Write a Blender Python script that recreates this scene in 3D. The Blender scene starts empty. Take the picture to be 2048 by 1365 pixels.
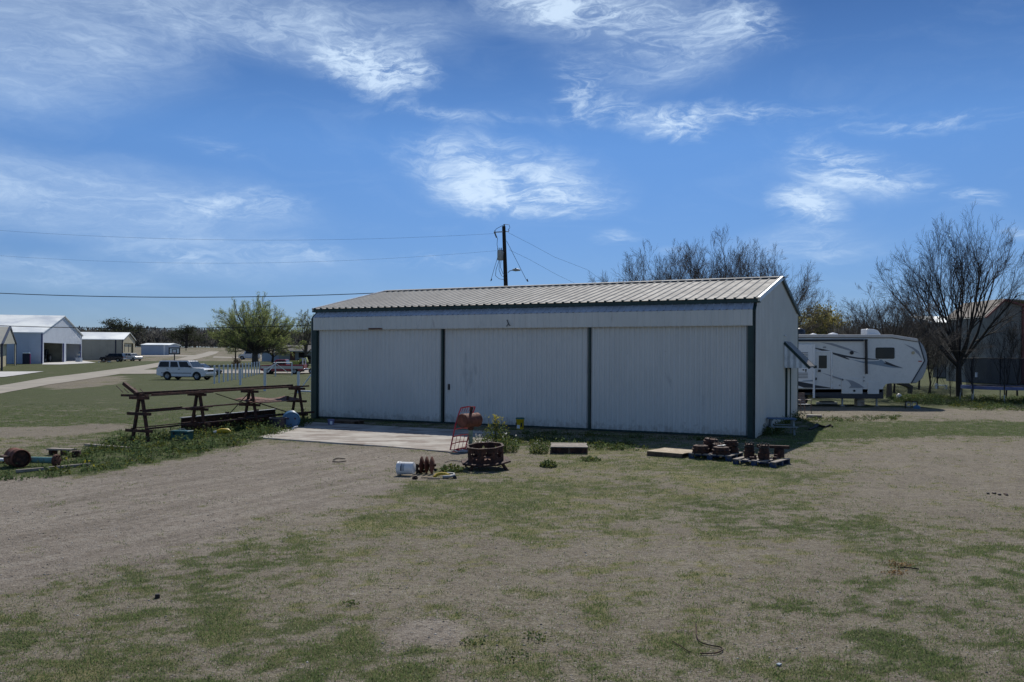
import bpy, bmesh, math, random
import numpy as np
from mathutils import Vector, Matrix

random.seed(7)
rng = np.random.default_rng(11)
PI = math.pi
R = math.radians
scene = bpy.context.scene
col = scene.collection

# ------------------------------------------------------------------ camera
CAM_H, FOC, CX, HY, ROLL = 2.6, 1658.0, 1024.0, 712.0, R(0.3)
cam_d = bpy.data.cameras.new('camera')
cam = bpy.data.objects.new('camera', cam_d)
col.objects.link(cam)
cam.location = (0, 0, CAM_H)
cam.rotation_euler = (R(90), -ROLL, 0)
cam_d.sensor_width = 36
cam_d.lens = FOC / 2048 * 36
cam_d.shift_y = (HY - 682.5) / 2048
cam_d.clip_start = 0.1
cam_d.clip_end = 20000
scene.camera = cam

# ------------------------------------------------------------------ light and sky
SUN_EL, SUN_AZ = R(45), R(9)          # azimuth measured from +Y towards +X
scene.view_settings.view_transform = 'Standard'
scene.view_settings.look = 'None'
scene.view_settings.gamma = 1
scene.view_settings.use_curve_mapping = False
scene.view_settings.exposure = -0.3
SKY_TINT = (.70, .95, 1.20, 1)

world = bpy.data.worlds.new('World')
scene.world = world
world.use_nodes = True
wn, wl = world.node_tree.nodes, world.node_tree.links
wn.clear()


def wnode(t, **k):
    n = wn.new(t)
    for a, b in k.items():
        setattr(n, a, b)
    return n


def wmath(op, a, b=None, clamp=False):
    n = wnode('ShaderNodeMath', operation=op, use_clamp=clamp)
    for i, v in enumerate((a, b)):
        if v is None:
            continue
        if isinstance(v, (int, float)):
            n.inputs[i].default_value = v
        else:
            wl.new(v, n.inputs[i])
    return n.outputs[0]


def wramp(v, lo, hi, a=0.0, b=1.0, kind='SMOOTHSTEP'):
    n = wnode('ShaderNodeMapRange', interpolation_type=kind)
    wl.new(v, n.inputs['Value'])
    n.inputs['From Min'].default_value, n.inputs['From Max'].default_value = lo, hi
    n.inputs['To Min'].default_value, n.inputs['To Max'].default_value = a, b
    return n.outputs[0]


sky = wnode('ShaderNodeTexSky', sky_type='NISHITA')
sky.sun_disc = False
sky.sun_elevation = SUN_EL
sky.sun_rotation = SUN_AZ
sky.altitude = 150
sky.air_density = 0.8
sky.dust_density = 0.0
sky.ozone_density = 3.0
tc = wnode('ShaderNodeTexCoord')
sep = wnode('ShaderNodeSeparateXYZ')
wl.new(tc.outputs['Generated'], sep.inputs[0])
az = wmath('ARCTAN2', sep.outputs[0], sep.outputs[1])
el = wmath('ARCSINE', sep.outputs[2])
ae = wnode('ShaderNodeCombineXYZ')
wl.new(az, ae.inputs[0])
wl.new(el, ae.inputs[1])


def wnoise(vec, scale, detail, rough, dist=0.0, sx=1.0, sy=1.0, rot=0.0, off=0.0):
    m = wnode('ShaderNodeMapping')
    m.inputs['Scale'].default_value = (sx, sy, 1)
    m.inputs['Rotation'].default_value = (0, 0, rot)
    m.inputs['Location'].default_value = (off, off * .7, off * .3)
    wl.new(vec, m.inputs['Vector'])
    n = wnode('ShaderNodeTexNoise')
    n.inputs['Scale'].default_value = scale
    n.inputs['Detail'].default_value = detail
    n.inputs['Roughness'].default_value = rough
    n.inputs['Distortion'].default_value = dist
    wl.new(m.outputs[0], n.inputs['Vector'])
    return n


warp_n = wnoise(ae.outputs[0], 5.0, 6, .6, 0.6, sx=.8, sy=1.5)
warp_s = wnode('ShaderNodeVectorMath', operation='SUBTRACT')
wl.new(warp_n.outputs['Color'], warp_s.inputs[0])
warp_s.inputs[1].default_value = (.5, .5, .5)
warp_m = wnode('ShaderNodeVectorMath', operation='MULTIPLY')
wl.new(warp_s.outputs[0], warp_m.inputs[0])
warp_m.inputs[1].default_value = (.12, .055, 0)
warp = wnode('ShaderNodeVectorMath', operation='ADD')
wl.new(ae.outputs[0], warp.inputs[0])
wl.new(warp_m.outputs[0], warp.inputs[1])

# clouds of the sky: where each bank stands (bearing and height given by x, y of the view), size, tilt, thickness
CLOUDS = [(200, 110, 260, 90, -12, .25), (430, 40, 300, 90, 10, .28), (690, 70, 270, 85, 5, .50), (1140, 12, 230, 55, 5, 1.4),
          (1340, 75, 290, 105, -10, .62), (755, 145, 140, 62, 12, 1.45), (1150, 190, 65, 80, 25, .75), (1240, 230, 140, 46, 15, .7),
          (1360, 245, 95, 48, 10, 1.15), (1000, 345, 280, 95, 8, 1.0), (1060, 400, 240, 55, 3, .8), (190, 405, 470, 70, 3, .40), (480, 415, 180, 35, -3, .6),
          (430, 305, 110, 32, 5, .42), (390, 515, 180, 42, 2, .6), (610, 512, 130, 32, 3, .6), (860, 530, 180, 20, 2, .6),
          (120, 552, 240, 30, 3, .5), (1740, 345, 185, 58, 12, 1.05), (1630, 305, 110, 55, 30, .55), (1590, 412, 105, 54, 15, 1.15),
          (1960, 395, 60, 28, 10, .7), (1860, 240, 220, 30, 5, .75), (1490, 215, 150, 32, 4, .75), (1230, 477, 75, 20, -4, .6),
          (1620, 500, 150, 45, 5, .5), (900, 232, 290, 20, 2, .5), (2040, 460, 60, 16, 0, .5), (1330, 500, 130, 18, 0, .3), (1500, 40, 150, 60, 20, .45), (1660, 210, 120, 18, 5, .4)]
SOFT = [(60, 60, 450, 200, -15, .62), (120, 395, 560, 95, 3, .55), (500, 30, 330, 100, 8, .34), (720, 60, 300, 100, 0, .42), (1150, 10, 330, 80, 0, .45), (1330, 80, 300, 120, -8, .34),
        (1020, 360, 290, 100, 6, .36), (480, 520, 330, 55, 2, .30), (1700, 350, 200, 70, 10, .26), (110, 555, 260, 40, 0, .28), (1590, 490, 190, 55, 0, .22), (760, 145, 150, 60, 10, .22)]
total = None
soft = None
for (px, py, rx, ry, rot, amp) in CLOUDS:
    a0 = math.atan((px - CX) / FOC)
    e0 = math.atan((HY - py) / FOC * math.cos(a0))
    m = wnode('ShaderNodeMapping', vector_type='TEXTURE')
    m.inputs['Location'].default_value = (a0, e0, 0)
    m.inputs['Rotation'].default_value = (0, 0, R(-rot))
    m.inputs['Scale'].default_value = (rx / FOC, ry / FOC, 1)
    wl.new(warp.outputs[0], m.inputs['Vector'])
    g = wnode('ShaderNodeTexGradient', gradient_type='SPHERICAL')
    wl.new(m.outputs[0], g.inputs[0])
    v = wmath('MULTIPLY', g.outputs['Fac'], amp * 1.5)
    total = v if total is None else wmath('ADD', total, v)
for (px, py, rx, ry, rot, amp) in SOFT:
    a0 = math.atan((px - CX) / FOC)
    e0 = math.atan((HY - py) / FOC * math.cos(a0))
    m = wnode('ShaderNodeMapping', vector_type='TEXTURE')
    m.inputs['Location'].default_value = (a0, e0, 0)
    m.inputs['Rotation'].default_value = (0, 0, R(-rot))
    m.inputs['Scale'].default_value = (rx / FOC, ry / FOC, 1)
    wl.new(warp.outputs[0], m.inputs['Vector'])
    g = wnode('ShaderNodeTexGradient', gradient_type='SPHERICAL')
    wl.new(m.outputs[0], g.inputs[0])
    v = wmath('MULTIPLY', wramp(g.outputs['Fac'], 0, .75), amp)
    soft = v if soft is None else wmath('ADD', soft, v)
# unseen cloud cover added outside the view, thickened to whiten the ambient light
low = wnoise(tc.outputs['Generated'], 2.2, 4, .55, .4)
gen = wramp(low.outputs['Fac'], .40, .66, 0, .9)
o1 = wramp(wmath('ABSOLUTE', az), .58, .8)
o2 = wramp(el, .40, .55)
outside = wmath('MAXIMUM', o1, o2)
above = wramp(el, .0, .12)
total = wmath('ADD', total, wmath('MULTIPLY', wmath('MULTIPLY', gen, outside), above))
n1 = wnoise(warp.outputs[0], 9.0, 9, .62, 1.3, sx=.7, sy=1.7, rot=R(8))
n2 = wnoise(warp.outputs[0], 34.0, 8, .68, 1.6, sx=.55, sy=1.9, rot=R(-14), off=3.1)
wisp = wmath('ADD', wmath('MULTIPLY', wramp(n1.outputs['Fac'], .32, .74), .68), wmath('MULTIPLY', wramp(n2.outputs['Fac'], .34, .72), .62))
dens = wmath('MULTIPLY', total, wmath('ADD', wmath('MULTIPLY', wisp, 1.15), .05))
veil = wmath('MULTIPLY', wramp(n1.outputs['Fac'], .45, .75), .05)
dens = wmath('ADD', wramp(dens, .05, 1.55, 0, .80), veil)
soft = wmath('MULTIPLY', soft, wmath('ADD', wmath('MULTIPLY', wisp, .35), .36))
dens = wmath('ADD', dens, wmath('MULTIPLY', soft, wmath('SUBTRACT', 1.0, dens)), True)
lum = wramp(dens, 0, .9, .62, 1.0, 'LINEAR')
cl_rgb = wnode('ShaderNodeMix', data_type='RGBA')
cl_rgb.inputs['A'].default_value = (5.6, 7.6, 10.2, 1)
cl_rgb.inputs['B'].default_value = (8.6, 10.6, 13.0, 1)
wl.new(lum, cl_rgb.inputs['Factor'])
mix = wnode('ShaderNodeMix', data_type='RGBA')
wl.new(dens, mix.inputs['Factor'])
tint = wnode('ShaderNodeMix', data_type='RGBA', blend_type='MULTIPLY')
tint.inputs['Factor'].default_value = 1
wl.new(sky.outputs[0], tint.inputs['A'])
tg0 = wnode('ShaderNodeMix', data_type='RGBA')
wl.new(wramp(el, .24, .44, kind='LINEAR'), tg0.inputs['Factor'])
tg0.inputs['A'].default_value = SKY_TINT
tg0.inputs['B'].default_value = (.36, .55, .78, 1)
tg = wnode('ShaderNodeMix', data_type='RGBA')
wl.new(wramp(el, .02, .26, kind='LINEAR'), tg.inputs['Factor'])
tg.inputs['A'].default_value = (.47, .55, .76, 1)
wl.new(tg0.outputs['Result'], tg.inputs['B'])
wl.new(tg.outputs['Result'], tint.inputs['B'])
wl.new(tint.outputs['Result'], mix.inputs['A'])
wl.new(cl_rgb.outputs['Result'], mix.inputs['B'])
bg = wnode('ShaderNodeBackground')
bg.inputs['Strength'].default_value = 0.1
wl.new(mix.outputs['Result'], bg.inputs['Color'])
wout = wnode('ShaderNodeOutputWorld')
wl.new(bg.outputs[0], wout.inputs['Surface'])
world.cycles.sampling_method = 'MANUAL'
world.cycles.sample_map_resolution = 512

sun_d = bpy.data.lights.new('sun', 'SUN')
sun_d.energy = 4.6
sun_d.angle = R(0.53)
sun_d.color = (1.0, .95, .87)
sun = bpy.data.objects.new('sun', sun_d)
col.objects.link(sun)
sdir = Vector((math.sin(SUN_AZ) * math.cos(SUN_EL), math.cos(SUN_AZ) * math.cos(SUN_EL), math.sin(SUN_EL)))
sun.rotation_euler = (-sdir).to_track_quat('-Z', 'Y').to_euler()
sun.location = (0, 0, 60)


# ------------------------------------------------------------------ where things stand
def terrain(y):
    y = np.asarray(y, float)
    a = np.clip(y - 88, 0, None)
    z = .012 * (np.sqrt(a * a + 64) - 8) * (a > 0)
    b = np.clip(y - 195, 0, None)
    z = z + .010 * (np.sqrt(b * b + 400) - 20) * (b > 0)
    c = np.clip(y - 420, 0, None)
    return z - .0215 * (np.sqrt(c * c + 900) - 30) * (c > 0)


def tz(y):
    return float(terrain(y))


def slope(px, py):
    xi, yi = px - CX, HY - py
    return (xi * math.cos(ROLL) - yi * math.sin(ROLL)) / FOC, (xi * math.sin(ROLL) + yi * math.cos(ROLL)) / FOC


def at(px, py, Y):
    a, b = slope(px, py)
    return Vector((a * Y, Y, CAM_H + b * Y))


def gp(px, py):
    """point of the ground seen at px, py"""
    a, b = slope(px, py)
    lo, hi = 1.0, 900.0
    for _ in range(60):
        m = (lo + hi) / 2
        if CAM_H + b * m > tz(m):
            lo = m
        else:
            hi = m
    return Vector((a * lo, lo, tz(lo)))


def gx(px, Y):
    """ground point at bearing px and distance Y"""
    a, b = slope(px, HY)
    return Vector((a * Y, Y, tz(Y)))


# ------------------------------------------------------------------ mesh and object helpers
class MB:
    def __init__(s):
        s.v, s.f, s.m = [], [], []

    def add(s, vs, fs, mi=0):
        b = len(s.v)
        s.v.extend([tuple(p) for p in vs])
        s.f.extend([tuple(i + b for i in f) for f in fs])
        s.m.extend([mi] * len(fs))
        return s

    def arr(s, V, F, mi=0):
        b = len(s.v)
        s.v.extend(map(tuple, np.asarray(V, float).tolist()))
        s.f.extend(map(tuple, (np.asarray(F) + b).tolist()))
        s.m.extend([mi] * len(F))
        return s

    def box(s, c, d, rz=0, M=None, mi=0):
        x, y, z = d[0] / 2, d[1] / 2, d[2] / 2
        vs = [Vector((i * x, j * y, k * z)) for k in (-1, 1) for j in (-1, 1) for i in (-1, 1)]
        if M is None:
            M = Matrix.Rotation(rz, 3, 'Z')
        vs = [M @ p + Vector(c) for p in vs]
        return s.add(vs, [(0, 2, 3, 1), (4, 5, 7, 6), (0, 1, 5, 4), (2, 6, 7, 3), (0, 4, 6, 2), (1, 3, 7, 5)], mi)

    def span(s, a, b, mi=0):
        return s.box(((a[0] + b[0]) / 2, (a[1] + b[1]) / 2, (a[2] + b[2]) / 2), (abs(b[0] - a[0]), abs(b[1] - a[1]), abs(b[2] - a[2])), mi=mi)

    def beam(s, a, b, w, h, mi=0, up=(0, 0, 1)):
        a, b = Vector(a), Vector(b)
        d = b - a
        n = d.normalized()
        u = Vector(up)
        if abs(n.dot(u)) > .98:
            u = Vector((0, 1, 0))
        sd = n.cross(u).normalized()
        u = sd.cross(n)
        M = Matrix((sd, n, u)).transposed()
        return s.box((a + b) / 2, (w, d.length, h), M=M, mi=mi)

    def tube(s, pts, r, n=8, mi=0, caps=True):
        pts = [Vector(p) for p in pts]
        rs = r if isinstance(r, (list, tuple)) else [r] * len(pts)
        rings = []
        pu = None
        for i, p in enumerate(pts):
            t = (pts[min(i + 1, len(pts) - 1)] - pts[max(i - 1, 0)])
            t = t.normalized() if t.length > 1e-9 else Vector((0, 0, 1))
            if pu is None:
                pu = t.orthogonal().normalized()
            else:
                pu = (pu - t * pu.dot(t))
                pu = pu.normalized() if pu.length > 1e-6 else t.orthogonal().normalized()
            w = t.cross(pu)
            rings.append([p + (pu * math.cos(2 * PI * k / n) + w * math.sin(2 * PI * k / n)) * rs[i] for k in range(n)])
        vs = [q for g in rings for q in g]
        fs = []
        for i in range(len(pts) - 1):
            for k in range(n):
                a, b2 = i * n + k, i * n + (k + 1) % n
                fs.append((a, b2, b2 + n, a + n))
        if caps:
            fs.append(tuple(range(n - 1, -1, -1)))
            fs.append(tuple((len(pts) - 1) * n + k for k in range(n)))
        return s.add(vs, fs, mi)

    def lathe(s, prof, n=16, M=None, mi=0, caps=True):
        vs, fs = [], []
        for (r, z) in prof:
            for k in range(n):
                vs.append(Vector((r * math.cos(2 * PI * k / n), r * math.sin(2 * PI * k / n), z)))
        for i in range(len(prof) - 1):
            for k in range(n):
                a, b2 = i * n + k, i * n + (k + 1) % n
                fs.append((a, b2, b2 + n, a + n))
        if caps:
            if prof[0][0] > 1e-6:
                fs.append(tuple(range(n - 1, -1, -1)))
            if prof[-1][0] > 1e-6:
                fs.append(tuple((len(prof) - 1) * n + k for k in range(n)))
        if M is not None:
            vs = [M @ p for p in vs]
        return s.add(vs, fs, mi)

    def prism(s, poly, a, b, axis='y', mi=0):
        """polygon in the two other axes, extruded along axis from a to b"""
        n = len(poly)

        def P(p, t):
            return {'y': (p[0], t, p[1]), 'x': (t, p[0], p[1]), 'z': (p[0], p[1], t)}[axis]
        vs = [P(p, a) for p in poly] + [P(p, b) for p in poly]
        fs = [tuple(range(n)), tuple(range(2 * n - 1, n - 1, -1))]
        fs += [(i, (i + 1) % n, (i + 1) % n + n, i + n) for i in range(n)]
        return s.add(vs, fs, mi)

    def build(s, name, mats, parent=None, loc=None, rot=None, smooth=None, bevel=0, fix=True):
        me = bpy.data.meshes.new(name)
        me.from_pydata(s.v, [], s.f)
        if not isinstance(mats, (list, tuple)):
            mats = [mats]
        for m in mats:
            me.materials.append(m)
        if len(mats) > 1:
            me.polygons.foreach_set('material_index', s.m)
        if fix and len(s.f) < 6000:
            bm = bmesh.new()
            bm.from_mesh(me)
            bmesh.ops.recalc_face_normals(bm, faces=bm.faces)
            bm.to_mesh(me)
            bm.free()
        if smooth:
            me.shade_smooth()
            me.set_sharp_from_angle(angle=R(smooth))
        me.update()
        o = bpy.data.objects.new(name, me)
        col.objects.link(o)
        if parent:
            o.parent = parent
        if loc is not None:
            o.location = loc
        if rot is not None:
            o.rotation_euler = rot if isinstance(rot, (tuple, list)) else (0, 0, rot)
        if bevel:
            b = o.modifiers.new('edge', 'BEVEL')
            b.width, b.segments, b.limit_method, b.angle_limit = bevel, 2, 'ANGLE', R(35)
        return o


def tag(o, label=None, cat=None, group=None, kind=None):
    for k, v in (('label', label), ('category', cat), ('group', group), ('kind', kind)):
        if v:
            o[k] = v
    return o


def thing(name, label, cat, loc=(0, 0, 0), rz=0, group=None):
    o = bpy.data.objects.new(name, None)
    o.empty_display_size = .2
    col.objects.link(o)
    o.location = loc
    o.rotation_euler = rz if isinstance(rz, (tuple, list)) else (0, 0, rz)
    return tag(o, label, cat, group)


def struct(o):
    o['kind'] = 'structure'
    return o


def copy_tree(o, parent=None):
    c = o.copy()
    col.objects.link(c)
    if parent:
        c.parent = parent
    for ch in list(o.children):
        copy_tree(ch, c)
    return c


def mesh_np(name, V, F, mats, mi=None, parent=None, smooth=False):
    """fast mesh from arrays; F is an (n,3) or (n,4) array"""
    V, F = np.asarray(V, np.float32), np.asarray(F, np.int32)
    k = F.shape[1]
    me = bpy.data.meshes.new(name)
    me.vertices.add(len(V))
    me.vertices.foreach_set('co', V.ravel())
    me.loops.add(F.size)
    me.loops.foreach_set('vertex_index', F.ravel())
    me.polygons.add(len(F))
    me.polygons.foreach_set('loop_start', np.arange(0, F.size, k, dtype=np.int32))
    for m in (mats if isinstance(mats, (list, tuple)) else [mats]):
        me.materials.append(m)
    if mi is not None:
        me.polygons.foreach_set('material_index', np.asarray(mi, np.int32))
    me.update(calc_edges=True)
    me.validate()
    if smooth:
        me.shade_smooth()
    o = bpy.data.objects.new(name, me)
    col.objects.link(o)
    if parent:
        o.parent = parent
    return o


# ------------------------------------------------------------------ materials
class NT:
    def __init__(s, name, wpos=False):
        s.mat = bpy.data.materials.new(name)
        s.mat.use_nodes = True
        s.n, s.l = s.mat.node_tree.nodes, s.mat.node_tree.links
        s.b = s.n['Principled BSDF']
        s.tc = s.n.new('ShaderNodeTexCoord')
        s.vec = s.n.new('ShaderNodeNewGeometry').outputs['Position'] if wpos else s.tc.outputs['Object']

    def set(s, inp, v):
        if isinstance(v, bpy.types.NodeSocket):
            s.l.new(v, inp)
        else:
            inp.default_value = v

    def noise(s, scale, detail=4, rough=.55, dist=0, vec=None, stretch=None):
        vec = vec or s.vec
        if stretch:
            m = s.n.new('ShaderNodeMapping')
            m.inputs['Scale'].default_value = stretch
            s.l.new(vec, m.inputs['Vector'])
            vec = m.outputs[0]
        t = s.n.new('ShaderNodeTexNoise')
        t.inputs['Scale'].default_value, t.inputs['Detail'].default_value = scale, detail
        t.inputs['Roughness'].default_value, t.inputs['Distortion'].default_value = rough, dist
        s.l.new(vec, t.inputs['Vector'])
        return t.outputs['Fac']

    def ramp(s, v, lo, hi, a=0.0, b=1.0):
        t = s.n.new('ShaderNodeMapRange')
        t.interpolation_type = 'SMOOTHSTEP'
        s.set(t.inputs['Value'], v)
        t.inputs['From Min'].default_value, t.inputs['From Max'].default_value = lo, hi
        t.inputs['To Min'].default_value, t.inputs['To Max'].default_value = a, b
        return t.outputs[0]

    def math(s, op, a, b=0.0, clamp=False):
        t = s.n.new('ShaderNodeMath')
        t.operation, t.use_clamp = op, clamp
        s.set(t.inputs[0], a)
        s.set(t.inputs[1], b)
        return t.outputs[0]

    def mix(s, f, a, b, blend='MIX'):
        t = s.n.new('ShaderNodeMix')
        t.data_type, t.blend_type = 'RGBA', blend
        s.set(t.inputs['Factor'], f)
        for k, v in (('A', a), ('B', b)):
            s.set(t.inputs[k], v if isinstance(v, bpy.types.NodeSocket) else (*v, 1))
        return t.outputs['Result']

    def island(s):
        return s.n.new('ShaderNodeNewGeometry').outputs['Random Per Island']

    def cramp(s, v, stops):
        t = s.n.new('ShaderNodeValToRGB')
        e = t.color_ramp.elements
        e[0].position, e[0].color = stops[0][0], (*stops[0][1], 1)
        e[1].position, e[1].color = stops[-1][0], (*stops[-1][1], 1)
        for p, c in stops[1:-1]:
            k = e.new(p)
            k.color = (*c, 1)
        s.set(t.inputs[0], v)
        return t.outputs['Color']

    def bump(s, h, strength=.3, dist=.02):
        t = s.n.new('ShaderNodeBump')
        t.inputs['Strength'].default_value, t.inputs['Distance'].default_value = strength, dist
        s.l.new(h, t.inputs['Height'])
        s.l.new(t.outputs[0], s.b.inputs['Normal'])

    def fin(s, color=None, rough=.6, metal=0.0, spec=None):
        if color is not None:
            s.set(s.b.inputs['Base Color'], color if isinstance(color, bpy.types.NodeSocket) else (*color, 1))
        s.set(s.b.inputs['Roughness'], rough)
        s.set(s.b.inputs['Metallic'], metal)
        if spec is not None:
            s.b.inputs['Specular IOR Level'].default_value = spec
        return s.mat


def pm(name, c, rough=.6, metal=0.0, var=.18, scale=3.0, c2=None, c2amt=.5, c2scale=6.0, bump=.15, bscale=40, bdist=.004, spec=None, stretch=None, wpos=False):
    """paint-like material: base colour with uneven tone, optional patches of a second colour (wear, rust), fine relief"""
    t = NT(name, wpos)
    n = t.noise(scale, 5, .6, stretch=stretch)
    dark = tuple(x * (1 - var) for x in c)
    lite = tuple(min(1, x * (1 + var)) for x in c)
    k = t.mix(t.ramp(n, .3, .7), dark, lite)
    if c2:
        n2 = t.noise(c2scale, 7, .65, .3, stretch=stretch)
        k = t.mix(t.ramp(n2, .62 - c2amt * .3, .72 - c2amt * .25), k, c2)
    if bump:
        t.bump(t.noise(bscale, 4, .6), bump, bdist)
    rr = t.ramp(t.noise(scale * 2.3, 4, .6), .3, .7, max(.05, rough - .1), min(1, rough + .1))
    return t.fin(k, rr, metal, spec)


M = {}
M['white_metal'] = pm('white_painted_sheet', (.62, .62, .58), .45, var=.05, scale=.8, bump=.04, bscale=3, bdist=.01, wpos=True)
M['door_metal'] = pm('door_sheet_metal', (.70, .685, .64), .45, var=.035, scale=.9, c2=(.58, .57, .54), c2amt=.06, c2scale=1.0, stretch=(1.5, 1.5, .6), bump=.16, bscale=1.6, bdist=.03, wpos=True)
M['hood_metal'] = pm('hood_sheet_metal', (.69, .675, .62), .45, var=.05, scale=1.1, c2=(.55, .53, .48), c2amt=.05, c2scale=1.7, stretch=(2.5, 2.5, .6), bump=.04, bscale=3, bdist=.01, wpos=True)
M['zinc'] = pm('galvanised_sheet', (.62, .64, .66), .38, .55, var=.1, scale=3, bump=.04, bscale=8, wpos=True)
M['roof_metal'] = pm('tan_roof_sheet', (.48, .46, .415), .8, .0, spec=.2, var=.07, scale=.9, bump=.03, bscale=5, c2=(.40, .37, .33), c2amt=.15, c2scale=.8, wpos=True)
M['green_trim'] = pm('dark_green_trim', (.010, .036, .031), .45, var=.2, scale=2, bump=.03)
M['rust'] = pm('rusty_steel', (.085, .034, .022), .8, .1, var=.45, scale=9, c2=(.035, .018, .015), c2amt=.55, c2scale=7, bump=.5, bscale=60)
M['rust_red'] = pm('red_brown_rust', (.17, .062, .038), .8, .1, var=.3, scale=7, c2=(.09, .035, .025), c2amt=.35, c2scale=6, bump=.4, bscale=60)
M['rust_lite'] = pm('light_rust_plate', (.17, .075, .05), .85, .05, var=.35, scale=5, c2=(.10, .042, .03), c2amt=.5, c2scale=4, bump=.4, bscale=50)
M['rust_dark'] = pm('dark_rusted_iron', (.045, .022, .017), .8, .2, var=.5, scale=12, c2=(.11, .045, .025), c2amt=.4, c2scale=11, bump=.5, bscale=70)
M['iron'] = pm('greasy_iron', (.03, .028, .028), .55, .4, var=.4, scale=14, c2=(.09, .045, .03), c2amt=.35, c2scale=15, bump=.3)
M['wood'] = pm('raw_pallet_wood', (.36, .27, .165), .8, var=.25, scale=5, c2=(.24, .16, .09), c2amt=.35, c2scale=9, stretch=(1, 7, 7), bump=.3, bscale=60)
M['wood_grey'] = pm('weathered_grey_wood', (.34, .295, .25), .85, var=.25, scale=5, c2=(.17, .15, .13), c2amt=.45, c2scale=8, stretch=(1, 6, 6), bump=.4, bscale=60)
M['wood_brown'] = pm('brown_aged_wood', (.13, .085, .055), .85, var=.3, scale=5, c2=(.07, .045, .03), c2amt=.45, c2scale=8, bump=.4)
M['ply'] = pm('plywood_sheet', (.40, .315, .205), .75, var=.15, scale=2.5, c2=(.30, .22, .14), c2amt=.3, c2scale=3, stretch=(1, 5, 5), bump=.15)
M['blue_paint'] = pm('worn_blue_paint', (.010, .035, .095), .65, var=.3, scale=6, c2=(.10, .085, .07), c2amt=.35, c2scale=9, bump=.3)
M['concrete'] = pm('concrete', (.46, .43, .38), .9, var=.16, scale=2.2, c2=(.27, .225, .19), c2amt=.55, c2scale=1.3, stretch=(.6, 1.6, 1), bump=.35, bscale=45, bdist=.006)
M['concrete_pale'] = pm('pale_concrete', (.62, .61, .58), .9, var=.06, scale=.3, bump=.1)
M['road'] = pm('caliche_gravel', (.37, .335, .275), .95, var=.14, scale=.4, c2=(.33, .30, .25), c2amt=.5, c2scale=.25, bump=.4, bscale=18, bdist=.02)
M['red_paint'] = pm('red_enamel', (.60, .045, .055), .4, var=.2, scale=9, c2=(.16, .02, .02), c2amt=.25, bump=.15)
M['pale_green'] = pm('faded_green_pipe', (.20, .26, .19), .65, var=.25, scale=7, c2=(.08, .05, .035), c2amt=.3, bump=.3)
M['teal'] = pm('teal_painted_steel', (.13, .27, .25), .5, var=.15, scale=5, c2=(.12, .13, .11), c2amt=.2, bump=.15)
M['teal_dark'] = pm('dark_teal_plastic', (.010, .095, .095), .4, var=.15, scale=5, bump=.08)
M['blue_plastic'] = pm('blue_drum_plastic', (.045, .15, .29), .45, var=.12, scale=4, bump=.1)
M['navy'] = pm('navy_plastic', (.012, .016, .04), .45, var=.2, scale=5, bump=.1)
M['magenta'] = pm('magenta_plastic', (.42, .02, .19), .45, var=.12, scale=5, bump=.05)
M['white_plastic'] = pm('white_plastic', (.78, .79, .79), .4, var=.05, scale=6, bump=.05)
M['yellow_plastic'] = pm('yellow_plastic', (.58, .40, .015), .45, var=.12, scale=7, bump=.05)
M['green_plastic'] = pm('green_plastic_lid', (.03, .13, .10), .45, var=.15, scale=7, bump=.05)
M['purple_plastic'] = pm('faded_violet_plastic', (.20, .19, .33), .5, var=.12, scale=9, bump=.05)
M['print_dark'] = pm('dark_print', (.04, .06, .10), .5, var=.1, bump=0)
M['black_rubber'] = pm('black_rubber', (.012, .012, .013), .75, var=.3, scale=12, bump=.3)
M['black'] = pm('black_trim', (.012, .013, .015), .4, var=.2, scale=8, bump=.05)
M['white_paint'] = pm('white_vehicle_paint', (.74, .75, .76), .22, var=.03, scale=2, bump=0, spec=.6)
M['navy_paint'] = pm('dark_blue_vehicle_paint', (.012, .018, .030), .22, var=.1, scale=2, bump=0, spec=.6)
M['black_paint'] = pm('black_vehicle_paint', (.008, .008, .011), .2, var=.1, scale=2, bump=0, spec=.6)
M['truck_red'] = pm('red_vehicle_paint', (.34, .02, .03), .28, var=.08, scale=2, bump=0, spec=.6)
M['truck_cream'] = pm('cream_vehicle_paint', (.58, .53, .46), .3, var=.06, scale=2, bump=0, spec=.6)
M['glass'] = pm('tinted_glass', (.010, .014, .018), .08, var=.1, scale=1, bump=0, spec=.35)
M['glass_sky'] = pm('windscreen_glass', (.05, .07, .085), .04, var=.1, scale=1, bump=0, spec=1.0)
M['chrome'] = pm('bright_chrome', (.65, .66, .68), .2, .9, var=.08, scale=6, bump=0)
M['alloy'] = pm('wheel_alloy', (.35, .36, .37), .35, .7, var=.1, scale=8, bump=0)
M['lens_red'] = pm('red_lamp_lens', (.35, .012, .012), .2, var=.1, bump=0)
M['lens_clear'] = pm('clear_lamp_lens', (.55, .57, .58), .12, var=.05, bump=0)
M['lens_amber'] = pm('amber_lamp_lens', (.55, .22, .02), .2, var=.1, bump=0)
M['pvc'] = pm('white_fence_pipe', (.62, .66, .70), .5, var=.08, scale=2, bump=.05)
M['rv_white'] = pm('cream_white_gelcoat', (.66, .68, .665), .3, var=.03, scale=1.5, bump=.02, bscale=2, bdist=.01)
M['rv_box'] = pm('bright_white_gelcoat', (.74, .77, .79), .3, var=.03, scale=1.5, bump=.02, bscale=2, bdist=.01)
M['rv_grey'] = pm('grey_front_cap', (.30, .335, .37), .28, var=.06, scale=1.5, bump=0)
M['decal_dark'] = pm('dark_navy_decal', (.018, .024, .036), .4, var=.1, bump=0)
M['decal_grey'] = pm('grey_decal', (.27, .30, .335), .4, var=.08, bump=0)
M['decal_blue'] = pm('steel_blue_decal', (.22, .29, .36), .4, var=.08, bump=0)
M['rv_roof'] = pm('pale_roof_edge', (.60, .58, .55), .5, var=.06, bump=.02)
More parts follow.
